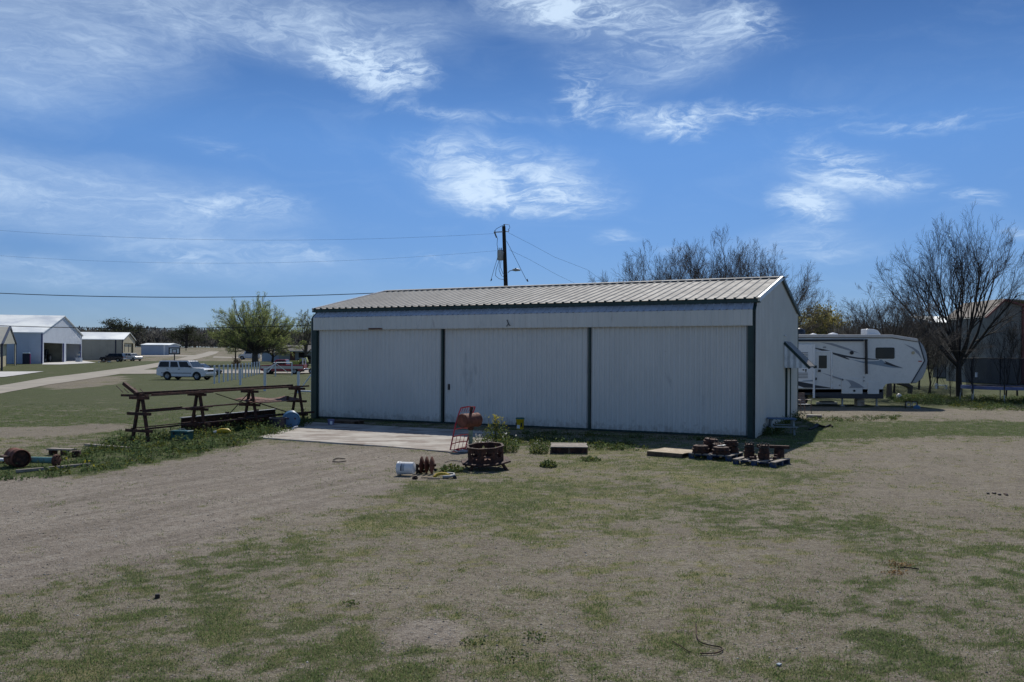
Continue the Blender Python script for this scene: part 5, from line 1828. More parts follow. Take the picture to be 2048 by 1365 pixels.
# yellow and white litter under the rack
p = gp(448, 872)
jg = thing('yellow_jug', 'flattened yellow and white jug among the weeds under the rack', 'jug', p, R(10))
MB().tube([(-.22, 0, .13), (-.08, 0, .16), (.12, 0, .15), (.2, 0, .11)], [.05, .08, .08, .04], 9).build('body', M['yellow_plastic'], jg, smooth=50)
MB().tube([(-.32, 0, .12), (-.22, 0, .13)], [.03, .05], 8).build('cap', M['white_plastic'], jg)

# ------------------------------------------------------------------ left foreground scrap
p = gp(38, 934)
Yd = p.y
bl = thing('rusty_drum', 'rusty open steel drum with a side lip lying in the weeds at far left', 'drum', p, R(48))
Mx = Matrix.Translation((0, 0, .20)) @ Matrix.Rotation(R(90), 4, 'X')
MB().lathe([(.19, .16), (.205, .15), (.205, .0), (.215, -.02), (.205, -.04), (.205, -.34), (.215, -.36), (.001, -.37)], 24, Mx, caps=False).lathe([(.19, .16), (.19, -.3), (.001, -.3)], 24, Mx, caps=False).build('shell', M['rust_red'], bl, smooth=40)
MB().lathe([(.17, .10), (.001, .05)], 20, Mx).build('inner_plate', M['rust_dark'], bl)
MB().box((-.25, .1, .25), (.14, .3, .03)).build('side_lip', M['rust_dark'], bl)
p = gp(80, 933)
pp_ = thing('green_pipe', 'pale green pipe with rusty flanged end lying beside the rusty drum', 'pipe', p, R(-4))
MB().tube([(-.30, .05, .14), (.36, 0, .14)], .075, 14).build('pipe_body', M['teal'], pp_, smooth=40)
Mx = Matrix.Translation((.36, 0, .14)) @ Matrix.Rotation(R(90), 4, 'Y')
MB().lathe([(.001, 0), (.14, 0), (.14, .06), (.10, .07), (.001, .07)], 20, Mx).build('flange', M['rust_lite'], pp_, smooth=40)
for k in range(6):
    MB().box((.44, math.cos(k) * .11, .14 + math.sin(k) * .11), (.03, .03, .03)).build('bolt', M['rust_dark'], pp_)
p = gp(123, 909)
bb = thing('grey_bench_board', 'short weathered grey board raised on dark feet near the green pipe', 'board', p, R(-12))
MB().span((-.36, -.11, .11), (.36, .11, .15)).build('board', M['wood_grey'], bb)
for x in (-.3, .05):
    MB().span((x, -.1, -.02), (x + .1, .1, .11)).build('foot', M['rust_dark'], bb)
p = gp(153, 914)
tag(MB().box((0, 0, .07), (.18, .16, .17)).build('dark_block', M['rust_dark'], loc=p, rot=.2, bevel=.02), 'small dark block at the right end of the grey board', 'block')
a, b = gp(32, 946), gp(180, 932)
d = b - a
st = tag(MB().box((0, 0, 0), (d.length, .07, .07)).build('edge_timber', M['wood_grey'], loc=(a + b) / 2 + Vector((0, 0, .03)), rot=math.atan2(d.y, d.x), bevel=.008), 'long thin timber edging lying between the weeds and the gravel', 'timber')
a, b = gp(172, 893), gp(260, 900)
d = b - a
tag(MB().box((0, 0, 0), (d.length, .12, .045)).build('grey_plank', M['wood_grey'], loc=(a + b) / 2 + Vector((0, 0, .05)), rot=math.atan2(d.y, d.x)), 'grey plank lying in the grass left of the rack', 'plank')
a, b = gp(-8, 928), gp(8, 925)
tag(MB().box((0, 0, .08), (.5, .2, .05)).build('white_board', M['white_plastic'], loc=(a + b) / 2, rot=.1), 'white board end cut by the left border', 'board')

# ------------------------------------------------------------------ things before the doors
# smoker barrel on its post
p = gp(941, 899)
sm_ = thing('barrel_smoker', 'rusty barrel smoker with chimney on a pale green pipe stand', 'smoker', p, 0)
s_ = p.y / FOC


def sp_(px, py):
    q = at(px, py, p.y)
    return q - p


cx_, cz_ = sp_(940, 841).x, sp_(940, 841).z
Mx = Matrix.Translation((cx_, 0, cz_)) @ Matrix.Rotation(R(50), 4, 'Z') @ Matrix.Rotation(R(90), 4, 'Y')
MB().lathe([(.001, -.33), (.185, -.33), (.195, -.31), (.20, -.30), (.195, -.28), (.195, .28), (.20, .30), (.17, .34), (.10, .37), (.001, .38)], 26, Mx).build('barrel', M['rust_red'], sm_, smooth=35)
MB().tube([(cx_ + .02, .02, cz_ + .17), (cx_ + .03, .02, cz_ + .26), (cx_ + .055, .02, cz_ + .37)], .042, 10).build('chimney', M['rust_dark'], sm_, smooth=40)
MB().tube([(0, 0, .06), (0, 0, cz_ - .17)], .062, 12).build('post', M['pale_green'], sm_, smooth=40)
MB().tube([(0, 0, cz_ - .27), (0, 0, cz_ - .12)], [.07, .11], 12).build('collar', M['rust'], sm_, smooth=40)
MB().lathe([(.001, .07), (.10, .07), (.28, .03), (.29, 0), (.001, 0)], 18, Matrix.Translation((-.04, -.0, 0))).build('base_plate', M['rust_dark'], sm_, smooth=40)
# red tubular rack leaning behind it
rr = thing('red_rack', 'bent red tubular rack with slats leaning beside the rusty barrel smoker', 'rack', gp(915, 903), 0)
o0 = Vector(rr.location)


def rq(px, py, dy=0):
    q = at(px, py, o0.y + .25 + dy)
    return q - o0


Lr = [rq(900, 903, -.25), rq(905, 878, .15), rq(911, 850, .4), (rq(918, 827, .6)), rq(922, 816.5, .7)]
Rr = [rq(931, 897, -.1), rq(937, 872, .3), rq(942, 850, .5), rq(946, 826, .65), rq(950, 814.5, .75)]
MB().tube(Lr, .02, 7).build('side_rail', M['red_paint'], rr, smooth=50)
MB().tube(Rr, .02, 7).build('side_rail', M['red_paint'], rr, smooth=50)


def along(P, t_):
    f = t_ * (len(P) - 1)
    i = min(int(f), len(P) - 2)
    return P[i].lerp(P[i + 1], f - i)


for t_ in (.0, .14, .28, .42, .56, .70, 1.0):
    a, b = along(Lr, t_), along(Rr, t_)
    MB().tube([a, a.lerp(b, .5) + Vector((0, -.02, .025)), b], .02 if t_ in (0., 1.) else .014, 6).build('rung', M['red_paint'], rr, smooth=50)
for v in (.25, .5, .75):
    MB().tube([along(Lr, .0).lerp(along(Rr, .0), v), along(Lr, .3).lerp(along(Rr, .3), v)], .008, 5).build('slat', M['red_paint'], rr)
for v in (.15, .32, .49, .66, .83):
    MB().tube([along(Lr, 1).lerp(along(Rr, 1), v), along(Lr, .8).lerp(along(Rr, .8), v)], .008, 5).build('tine', M['red_paint'], rr)
for k in range(5):
    a = along(Lr, 0).lerp(along(Rr, 0), k / 4)
    MB().tube([a, a + Vector((.22 - .03 * k, -.45 + .03 * k, -a.z + .03))], .010, 5).build('foot_slat', M['seat_white'] if k % 2 else M['red_paint'], rr)
mp = gp(942, 905)
tag(MB().box((0, 0, 0), (.62, .36, .03)).build('slate_sheet', M['steel_grey'], loc=mp + Vector((0, 0, .03)), rot=R(-6)), 'flat dark grey sheet on the ground under the smoker', 'sheet')

# octagonal fire pit with star cut-outs
p = gp(972, 937)
fp = thing('fire_pit', 'rusty octagonal fire pit with star cut-outs on a ledge with splayed legs', 'fire pit', p + Vector((0, 0, .02)), (R(4), R(-3), R(8)))
RO = .43
Z0, Z1 = .17, .50
mb = MB()
for k in range(8):
    a0, a1 = (k + .5) * PI / 4, (k + 1.5) * PI / 4
    A, B = Vector((RO * math.cos(a0), RO * math.sin(a0), 0)), Vector((RO * math.cos(a1), RO * math.sin(a1), 0))
    w = (B - A).length
    u = (B - A).normalized()
    n_ = Vector((math.cos((a0 + a1) / 2), math.sin((a0 + a1) / 2), 0))
    N = 40
    h = Z1 - Z0
    outer, inner = [], []
    for j in range(N):
        an = 2 * PI * j / N + PI / N * 0
        ca_, sa_ = math.cos(an), math.sin(an)
        q = min((w / 2) / max(abs(ca_), 1e-6), (h / 2) / max(abs(sa_), 1e-6))
        outer.append((ca_ * q, sa_ * q))
        ph = (an - PI / 2) % (2 * PI / 5) / (2 * PI / 5)
        tri = abs(ph - .5) * 2
        r_in = .046 + .066 * tri
        inner.append((ca_ * r_in, sa_ * r_in))
    pane = MB()
    for off in (0, -.012):
        P = lambda q: A + u * (w / 2 + q[0]) + Vector((0, 0, (Z0 + Z1) / 2 + q[1])) + n_ * off
        vs = [P(q) for q in outer] + [P(q) for q in inner]
        pane.add(vs, [(j, (j + 1) % N, N + (j + 1) % N, N + j) for j in range(N)])
    pane.build('star_panel', M['rust'], fp)
MBr = MB()
for k in range(8):
    a0, a1 = (k + .5) * PI / 4, (k + 1.5) * PI / 4
    MBr.beam((RO * math.cos(a0), RO * math.sin(a0), Z1), (RO * math.cos(a1), RO * math.sin(a1), Z1), .05, .03)
MBr.build('rim', M['rust'], fp)
oc = [((.60) * math.cos((k + .5) * PI / 4), .60 * math.sin((k + .5) * PI / 4)) for k in range(8)]
MB().prism(oc, Z0 - .04, Z0, 'z').build('ledge', M['rust_dark'], fp, bevel=.008)
for k in range(4):
    a = k * PI / 2 + PI / 4
    MB().beam((.46 * math.cos(a), .46 * math.sin(a), Z0 - .02), (.62 * math.cos(a), .62 * math.sin(a), -.02), .05, .05).build('leg', M['rust_dark'], fp)
MB().lathe([(.001, .02), (.36, .02), (.36, 0)], 16, Matrix.Translation((0, 0, Z0 + .01))).build('ash_pan', M['rust_lite'], fp)

# white bucket on its side
p = gp(812, 951)
bk = thing('white_bucket', 'white plastic bucket with dark print lying on its side at the gravel edge', 'bucket', p, R(-12))
Mx = Matrix.Translation((-.19, 0, .148)) @ Matrix.Rotation(R(88), 4, 'Y')
MB().lathe([(.13, .0), (.145, .01), (.145, .02), (.14, .03), (.14, .05), (.148, .055), (.148, .07), (.139, .075), (.135, .20), (.128, .365), (.12, .37), (.001, .37)], 26, Mx, caps=False).lathe([(.13, .0), (.122, .34), (.001, .34)], 26, Mx, caps=False).build('pail', M['white_plastic'], bk, smooth=35)
for k, (x0, x1, zz) in enumerate([(-.085, -.055, .05), (-.045, -.030, .045), (-.02, -.005, .04)]):
    mb = MB()
    for a_ in range(6):
        t0, t1 = R(-75 + a_ * 14), R(-75 + (a_ + 1) * 14)
        r_ = .1405
        c = Vector((0, 0, .148))
        pts = [Vector((x, -math.cos(t) * r_, .148 + -math.sin(t + PI) * r_ * 1)) for x, t in ((x0, t0 + R(60)), (x1, t0 + R(60)), (x1, t1 + R(60)), (x0, t1 + R(60)))]
        mb.add(pts, [(0, 1, 2, 3)])
    mb.build('print_band', M['print_dark'] if k == 0 else M['decal_grey'], bk)
MB().tube([(-.17, -.13, .13), (-.14, -.16, .02), (-.12, -.05, .006), (-.14, .1, .01)], .004, 5).build('bail_handle', M['grey_tube'], bk)

# plough discs, small parts
p = gp(856, 947)
pd = thing('disc_gang', 'three rusty plough discs standing upright on one axle', 'plough disc', p, R(-8))
for k, x in enumerate((-.115, 0, .115)):
    Mx = Matrix.Translation((x, 0, .185)) @ Matrix.Rotation(R(90), 4, 'Y')
    MB().lathe([(.03, .02), (.10, .015), (.19, -.028), (.19, -.036), (.10, .004), (.03, .008)], 22, Mx, caps=False).build('disc', M['rust_red'], pd, smooth=50)
MB().tube([(-.19, 0, .185), (.18, 0, .185)], .03, 8).build('axle', M['rust_dark'], pd, smooth=40)
p = gp(838, 947)
er = thing('rusty_gear', 'small dark rusty gear and chain heap between the bucket and the discs', 'gear', p, R(30))
Mx = Matrix.Translation((0, 0, .10)) @ Matrix.Rotation(R(80), 4, 'X')
MB().lathe([(.03, .03), (.08, .03), (.10, .01), (.10, -.01), (.08, -.03), (.03, -.03)], 14, Mx, caps=False).build('gear_wheel', M['iron'], er)
for k in range(9):
    a_ = k * 2 * PI / 9
    MB().box((math.cos(a_) * .105, 0, .10 + math.sin(a_) * .105), (.035, .03, .035)).build('tooth', M['iron'], er)
rd = random.Random(4)
for k in range(7):
    MB().lathe([(.018, .01), (.035, .01), (.035, -.01), (.018, -.01)], 9, Matrix.Translation((.10 + .05 * k, -.02 + rd.uniform(-.05, .05), .035 + rd.uniform(0, .05))) @ Matrix.Rotation(rd.uniform(0, 3), 4, 'X')).build('link', M['iron'], er)
p = gp(829, 958)
tag(MB().lathe([(.02, .10), (.05, .10), (.06, .05), (.06, .02), (.05, 0), (.02, 0)], 12).tube([(0, 0, .1), (.02, 0, .16)], .02, 6).build('rusty_fitting', M['rust_dark'], loc=p, rot=(R(75), 0, R(20)), smooth=40), 'small rusty fitting in front of the bucket bottom', 'fitting')
p = gp(888, 957)
hs = thing('cut_hose', 'curled length of pale yellow hose with a dark coupling in the grass', 'hose', p, 0)
MB().tube([(-.20, -.02, .03), (-.16, .04, .07), (-.06, .08, .09), (.04, .05, .08), (.10, -.03, .07)], .035, 8).build('hose_body', M['yellow_plastic'], hs, smooth=50)
MB().tube([(-.02, -.05, .04), (.12, -.08, .05), (.22, -.02, .06), (.2, .08, .08), (.06, .1, .09)], .03, 8).build('hose_coil', M['steel_grey'], hs, smooth=50)
MB().tube([(.22, -.03, .05), (.24, -.05, -.01)], .04, 8).build('coupling', M['iron'], hs, smooth=50)
MB().box((-.36, -.04, .03), (.24, .05, .02)).build('stick', M['wood'], hs)
MB().box((-.2, -.12, .015), (.26, .1, .02)).build('flat_shim', M['iron'], hs)

# yellow bucket by the door
p = gp(1040, 859)
yb = thing('yellow_bucket', 'yellow bucket with dark green lid standing against the middle door', 'bucket', p, R(-25))
MB().lathe([(.001, 0), (.125, 0), (.128, .02), (.145, .33), (.152, .34), (.152, .36), (.001, .36)], 22).build('pail', M['yellow_plastic'], yb, smooth=35)
MB().lathe([(.001, .365), (.158, .365), (.158, .40), (.13, .415), (.001, .415)], 22).build('lid', M['green_plastic'], yb, smooth=35)
MB().box((-.10, -.105, .17), (.05, .02, .14)).build('print_patch', M['black'], yb)
MB().box((.10, -.105, .17), (.05, .02, .14)).build('print_patch', M['black'], yb)
MB().box((.0, -.142, .10), (.11, .01, .12)).build('label_patch', M['white_plastic'], yb)
# purple pail and pallet at the left door
p = gp(662, 852)
vp = thing('violet_pail', 'small faded violet pail standing on the apron before the left door', 'pail', p, 0)
MB().lathe([(.001, 0), (.10, 0), (.125, .22), (.135, .22), (.135, .24), (.11, .24), (.09, .02), (.001, .02)], 18).build('shell', M['purple_plastic'], vp, smooth=35)
MB().box((.03, -.118, .12), (.09, .012, .12)).build('label_patch', M['white_plastic'], vp)


def pallet(name, label, loc, rz, L, W, deck='wood', nb=7, blocks=False, sag=0, group=None, gap=.3, stringer=None, H=.13):
    t_ = thing(name, label, 'pallet', loc, rz, group)
    bw = L / (nb + (nb - 1) * gap)
    zt = H
    rd = random.Random(len(label))
    me = None
    for i in range(nb):
        x = -L / 2 + bw / 2 + i * bw * (1 + gap)
        if me is None:
            o = MB().box((0, 0, 0), (bw, W, .02)).build('deck_board', M[deck], t_)
            me = o.data
        else:
            o = bpy.data.objects.new('deck_board', me)
            col.objects.link(o)
            o.parent = t_
        o.location = (x, rd.uniform(-.01, .01), zt - .01)
        o.rotation_euler = (0, 0, rd.uniform(-.008, .008))
    for y in (-W / 2 + .045, 0, W / 2 - .045):
        if blocks:
            for x in (-L / 2 + .07, 0, L / 2 - .07):
                MB().box((x, y, zt / 2 - .01), (.13, .09, zt - .025)).build('block', M[stringer or deck], t_)
            MB().box((0, y, zt - .031), (L, .085, .018)).build('stringer', M[stringer or deck], t_)
        else:
            MB().box((0, y, zt / 2 - .01), (L, .045, zt - .03)).build('stringer', M[stringer or deck], t_)
    if not blocks:
        for x in (-L / 2 + .06, L / 2 - .06):
            MB().box((x, 0, .0), (.1, W, .02)).build('bottom_board', M[stringer or deck], t_)
    return t_


pallet('wood_pallet', 'brown wooden pallet lying on the apron against the left door', gp(692, 848), HA, 1.2, .7, 'wood_brown', 6)
# weathered low box
p = gp(1138, 904)
wb = thing('weathered_crate', 'low weathered wooden crate with a grey plank lid in the weeds', 'crate', p, R(-3))
for i in range(4):
    MB().box((0, -.27 + .25 * i, .165 + .004 * (i % 2)), (1.0 - .02 * (i % 3), .242, .025)).build('lid_plank', M['wood_grey'], wb)
MB().span((-.47, -.33, -.02), (.47, -.305, .145)).build('front_board', M['rust_dark'], wb)
MB().span((-.47, .54, -.02), (.47, .565, .15)).build('back_board', M['wood_brown'], wb)
for s in (-1, 1):
    MB().span((s * .47, -.33, -.02), (s * .495, .565, .15)).build('side_board', M['wood_brown'], wb)
MB().span((-.03, -.345, -.02), (.03, -.33, .15)).build('batten', M['wood_brown'], wb)
MB().span((-.50, -.36, .143), (.50, -.33, .152)).build('lid_edge', M['wood_brown'], wb)

# plywood pallet, blue pallet with drums, grey pallet with hubs
p1 = gp(1346, 911)
plp = thing('plywood_pallet', 'flat pallet topped with pale plywood boards, first in the row of three pallets', 'pallet', p1, R(-38))
for i in range(6):
    MB().box((0, -.42 + .168 * i, .115), (1.02, .160, .016)).build('deck_board', M['ply'], plp)
for y in (-.48, 0, .47):
    MB().box((0, y, .05), (1.0, .045, .10)).build('stringer', M['wood_brown'], plp)
for x in (-.46, .0, .46):
    MB().box((x, 0, .012), (.1, 1.0, .018)).build('bottom_board', M['wood_brown'], plp)
p2 = gp(1432, 917)
bp = pallet('blue_pallet', 'worn blue pallet carrying rusty brake drums, middle of the row of three pallets', p2, R(-33), 1.1, 1.0, 'wood_grey', 6, True, stringer='blue_paint', H=.15)
p3 = gp(1523, 929)
gp3 = pallet('grey_pallet', 'grey pallet with blue blocks carrying two wheel hubs, last of the three pallets', p3, R(-38), 1.05, 1.0, 'wood_grey', 5, True, stringer='blue_paint', gap=.75, H=.14)


def drum(label, base, x, y, z, r, h, mat='rust_dark', tilt=(0, 0, 0), lugs=0, grp='rusty brake drums on the blue pallet'):
    c, s2 = math.cos(base.rotation_euler.z), math.sin(base.rotation_euler.z)
    w = base.location + Vector((x * c - y * s2, x * s2 + y * c, z))
    t_ = thing('brake_drum', label, 'brake drum', w, tilt, grp)
    MB().lathe([(r * .42, 0), (r, 0), (r, h * .10), (r * .93, h * .13), (r * .93, h * .42), (r * 1.0, h * .46), (r * 1.0, h * .56), (r * .90, h * .6), (r * .84, h * .92), (r * .6, h), (r * .42, h)], 22, caps=False).lathe([(r * .42, h), (r * .42, 0)], 16, caps=False).build('shell', M[mat], t_, smooth=30)
    for k in range(lugs):
        a_ = k * 2 * PI / lugs
        MB().tube([(math.cos(a_) * r * .62, math.sin(a_) * r * .62, h * .98), (math.cos(a_) * r * .62, math.sin(a_) * r * .62, h * 1.15)], r * .05, 6).build('stud', M['iron'], t_)
    return t_


Z = .15
drum('low brown brake drum at the front left corner of the blue pallet', bp, -.30, -.30, Z, .22, .20, 'rust_dark')
drum('reddish brake drum at the back left of the blue pallet, under another', bp, -.25, .22, Z, .20, .16, 'rust')
drum('reddish brake drum stacked topmost at the back left of the blue pallet', bp, -.22, .22, Z + .165, .20, .17, 'rust', (R(4), R(5), .3), 5)
drum('brown brake drum with light plates on it, front right of the blue pallet', bp, .22, -.25, Z, .23, .19, 'rust_dark')
drum('dark red brake drum at the back right of the blue pallet, under another', bp, .30, .25, Z, .21, .16, 'rust_dark')
drum('upper dark drum at the back right of the blue pallet', bp, .30, .24, Z + .165, .20, .15, 'rust_dark', (R(-3), R(2), 1), 5)
drum('small rusty drum wedged in the middle of the blue pallet', bp, .02, .05, Z, .15, .24, 'rust', (R(6), 0, 0), 5)
c, s2 = math.cos(R(-33)), math.sin(R(-33))
for k in range(2):
    x, y = .18 + .1 * k, -.22 - .02 * k
    tag(MB().box((0, 0, 0), (.16, .05, .016)).build('bright_shim', M['zinc'], loc=bp.location + Vector((x * c - y * s2, x * s2 + y * c, Z + .205 + .018 * k)), rot=.4 + .5 * k),
        ('lower' if k == 0 else 'upper') + ' bright metal shim lying on the front right brake drum', 'shim')
Zg = .14


def hub(label, x, y, h=1.0):
    a_ = R(-38)
    w = gp3.location + Vector((x * math.cos(a_) - y * math.sin(a_), x * math.sin(a_) + y * math.cos(a_), Zg))
    t_ = thing('wheel_hub', label, 'wheel hub', w, 0, 'wheel hubs on the grey pallet')
    MB().lathe([(.001, 0), (.155, 0), (.155, .16), (.17, .17), (.17, .20), (.145, .21), (.14, .30), (.12, .31), (.12, .40), (.09, .41), (.001, .41)], 22).build('hub_body', M['rust_dark'], t_, smooth=30)
    MB().lathe([(.125, .315), (.15, .32), (.15, .36), (.125, .365)], 20, caps=False).build('flange', M['iron'], t_, smooth=30)
    for k in range(8):
        q = k * PI / 4
        MB().tube([(math.cos(q) * .125, math.sin(q) * .125, .36), (math.cos(q) * .125, math.sin(q) * .125, .455)], .014, 6).build('stud', M['iron'], t_)
    t_.scale = (h, h, h)
    return t_


hub('left dark wheel hub standing on end on the grey pallet', -.33, .05, .80)
hub('right dark wheel hub standing on end on the grey pallet', .10, -.10, .84)
a_ = R(-38)


def pw_(x, y, z):
    return gp3.location + Vector((x * math.cos(a_) - y * math.sin(a_), x * math.sin(a_) + y * math.cos(a_), z))


ab = thing('axle_beam', 'rusty axle beam lying across two lumps at the back of the grey pallet', 'axle', pw_(.1, .40, Zg), R(-2))
MB().beam((-.35, 0, .27), (.42, 0, .25), .12, .07).build('beam', M['rust_dark'], ab)
MB().lathe([(.001, 0), (.10, 0), (.10, .22), (.08, .23), (.001, .23)], 14, Matrix.Translation((-.2, 0, 0))).build('knuckle', M['rust_dark'], ab, smooth=40)
MB().lathe([(.001, 0), (.13, 0), (.12, .20), (.08, .22), (.001, .22)], 14, Matrix.Translation((.18, 0, 0))).build('knuckle', M['rust_dark'], ab, smooth=40)
for i, (x, y, lb) in enumerate([(-.1, -.28, 'front'), (.30, .1, 'right'), (-.12, .28, 'rear')]):
    t_ = thing('rusty_bracket', lb + ' small rusty bracket lying between the hubs on the grey pallet', 'bracket', pw_(x, y, Zg), i)
    MB().box((0, 0, .03), (.16, .09, .06)).box((.05, 0, .08), (.05, .08, .06)).build('bracket_body', M['rust'], t_, bevel=.01)

# ------------------------------------------------------------------ right side: picnic table, chair, hose
p = gp(1563, 868)
pt = thing('picnic_table', 'child size picnic table with blue top standing in the hangar shade', 'picnic table', p, R(-10))
for i in range(4):
    MB().box((0, -.225 + .15 * i, .52), (.92, .14, .03)).build('top_board', M['table_blue'], pt)
for s in (-1, 1):
    MB().box((0, s * .48, .27), (.92, .17, .03)).build('seat_board', M['table_white'], pt)
    for x in (-.36, .36):
        MB().beam((x, s * .18, .50), (x, s * .42, -.02), .06, .04).build('leg', M['table_white'], pt)
for x in (-.36, .36):
    MB().box((x + .045, 0, .235), (.03, 1.05, .06)).build('seat_bearer', M['table_white'], pt)
    MB().box((x + .045, 0, .48), (.03, .5, .05)).build('top_bearer', M['table_white'], pt)
p = gp(1606, 827)
chh = thing('patio_chair', 'brown metal patio chair with sunlit seat straps beside the trailer', 'chair', p, R(195))
for x in (-.27, .27):
    MB().tube([(x, .25, 0), (x, .22, .42), (x, .24, .62), (x, -.05, .63), (x, -.28, .60), (x, -.25, 0)], .02, 6).build('leg_frame', M['chair_brown'], chh, smooth=50)
MB().tube([(-.27, -.22, .42), (-.28, -.34, .92), (.28, -.34, .92), (.27, -.22, .42)], .02, 6).build('back_frame', M['chair_brown'], chh, smooth=50)
for k in range(5):
    MB().box((0, -.24 - .022 * k, .5 + .09 * k), (.53, .02, .07)).build('back_strap', M['chair_brown'], chh)
for k in range(6):
    MB().box((0, -.17 + .075 * k, .425), (.53, .055, .015)).build('seat_strap', M['seat_white'], chh)
p = gp(1628, 836)
tag(MB().box((0, 0, .06), (.6, .4, .14)).build('stepping_block', M['concrete'], loc=p, rot=R(-25), bevel=.02), 'pale concrete step block on the ground before the patio chair', 'block')
p = gp(1640, 858)
dh = [gp(1618, 861), gp(1628, 858), gp(1634, 854), gp(1640, 855), gp(1650, 856), gp(1660, 853), gp(1665, 856)]
tag(MB().tube([q + Vector((0, 0, .04)) for q in dh], [.03, .04, .10, .06, .03, .05, .03], 7).build('dark_hose', M['black_rubber'], smooth=60), 'dark twisted hose lying in the grass right of the picnic table', 'hose')
# fluid coupling parts under the nose
p = gp(1823, 818)
jk = thing('valve_stand', 'small dark twin pipe stand with blue tank on the ground below the trailer nose', 'pipe stand', p, 0)
MB().tube([(-.32, 0, 0), (-.32, 0, .38), (.30, 0, .38), (.30, 0, 0)], .03, 7).build('pipe_frame', M['iron'], jk, smooth=40)
for x in (-.16, .14):
    MB().lathe([(.10, -.03), (.13, -.03), (.13, .03), (.10, .03)], 16, Matrix.Translation((x, 0, .22)) @ Matrix.Rotation(R(90), 4, 'X'), caps=False).build('ring', M['steel_grey'], jk)
MB().lathe([(.001, 0), (.16, .02), (.17, .14), (.10, .2), (.001, .21)], 16, Matrix.Translation((.22, -.1, -.02))).build('tank', M['blue_plastic'], jk, smooth=40)
p = gp(1798, 797)
tag(MB().lathe([(.001, 0), (.14, .03), (.17, .13), (.12, .25), (.04, .30), (.001, .30)], 14).build('white_jug', M['white_plastic'], loc=p, smooth=40), 'white jug in the tall grass behind the trailer nose', 'jug')
p = gp(1882, 778)
sg = thing('white_bench', 'small white slatted seat far behind the trailer nose', 'bench', p, 0)
MB().box((0, 0, .3), (1.0, .3, .06)).build('seat', M['white_plastic'], sg)
MB().box((-.42, 0, .22), (.06, .3, .5)).box((.42, 0, .13), (.06, .3, .3)).build('end_frame', M['white_plastic'], sg)

# trampoline
p = gp(2020, 806)
TR_, TH = 2.2, .92
tp = thing('trampoline', 'round blue padded trampoline with net poles cut by the right border', 'trampoline', (p.x + .25, p.y + 1.2, 0), 0)
MB().lathe([(.001, TH - .01), (TR_ - .3, TH - .01), (TR_ - .3, TH - .03), (.001, TH - .03)], 40).build('jump_mat', M['mat_black'], tp)
MB().lathe([(TR_ - .32, TH), (TR_ - .3, TH + .03), (TR_, TH + .03), (TR_ + .02, TH - .15), (TR_ - .02, TH - .16), (TR_ - .05, TH - .01), (TR_ - .32, TH)], 40, caps=False).build('edge_pad', M['trampoline_blue'], tp, smooth=40)
for k in range(8):
    a_ = k * PI / 4 + .3
    c, s2 = math.cos(a_), math.sin(a_)
    MB().tube([((TR_ - .05) * c, (TR_ - .05) * s2, TH - .04), ((TR_ + .05) * c, (TR_ + .05) * s2, -.02)], .028, 7).build('leg', M['grey_tube'], tp)
    MB().tube([((TR_ + .03) * c, (TR_ + .03) * s2, .5), ((TR_ + .06) * c, (TR_ + .06) * s2, 2.1), ((TR_ - .04) * c, (TR_ - .04) * s2, 2.72)], .032, 7).build('net_pole', M['mat_black'], tp)
MB().lathe([(TR_ - .3, TH + .03), (TR_ - .12, 2.6)], 40, caps=False).build('net', M['net'], tp)
MB().lathe([(TR_ - .14, 2.58), (TR_ - .10, 2.6), (TR_ - .14, 2.62)], 40, caps=False).build('net_rope', M['mat_black'], tp)
q = at(1953, 750, p.y + .6)
tg = tag(MB().box((0, 0, 0), (.16, .01, .28)).build('white_tag', M['white_plastic'], tp, loc=q - Vector(tp.location)), None)

# ------------------------------------------------------------------ fence, gate, hoop, toilet
POSTS = [(430, 776, 716, 78), (440, 774, 712, 79), (449, 770, 0, 0), (457, 767, 0, 0), (466, 763, 0, 0), (473, 760, 0, 0), (480, 757, 0, 0), (486, 755, 0, 0),
         (492, 752, 0, 0), (498, 750, 0, 0), (504, 748, 0, 0), (509, 746, 0, 0), (514, 745, 0, 0), (519, 743, 0, 0)]
POSTS = [(430 + (519 - 430) * (1 - .88 ** (k * 1.15)) / (1 - .88 ** 15), 0) for k in range(14)]
A0, A1 = gx(429, 73), gx(519, 104)
ORD = ['nearest', 'second', 'third', 'fourth', 'fifth', 'sixth', 'seventh', 'eighth', 'ninth', 'tenth', 'eleventh', 'twelfth', 'thirteenth', 'farthest']
for k in range(14):
    q = A0.lerp(A1, k / 13)
    t_ = thing('fence_post', ORD[k] + ' white pipe post of the row beside the white vehicle, counted from the camera', 'fence post', (q.x, q.y, tz(q.y)), 0, 'white fence posts in a row')
    MB().tube([(0, 0, -.2), (0, 0, 1.56)], .075, 10).build('pipe', M['pvc'], t_, smooth=40)
    MB().lathe([(.085, 1.51), (.085, 1.57), (.05, 1.62), (.001, 1.63)], 10).build('post_cap', M['pvc'], t_, smooth=40)
gl = [(481, 70, 1.42, 'single white post between the fence row and the gate'), (530, 59, 1.62, 'white post with a brace left of the red pickup'), (597, 56, 1.45, 'white post with a foot pipe nearest the hangar edge')]
for (px, Y, h, lb) in gl:
    q = gx(px, Y)
    t_ = thing('fence_post', lb, 'fence post', q, 0, 'white corral posts before the pickup')
    MB().tube([(0, 0, -.1), (0, 0, h)], .095, 10).build('pipe', M['pvc'], t_, smooth=40)
    if px == 530:
        MB().tube([(0, 0, h - .15), (.75, .3, h + .35)], .05, 8).build('brace', M['pvc'], t_)
    if px == 597:
        MB().tube([(0, 0, .15), (2.4, .2, .05)], .06, 8).build('foot_pipe', M['pvc'], t_)
        MB().tube([(.1, 0, .2), (.9, 0, 1.3), (1.2, 0, 1.5)], .05, 8).build('brace', M['pvc'], t_)
ga, gb = gx(551, 97), gx(584, 100)
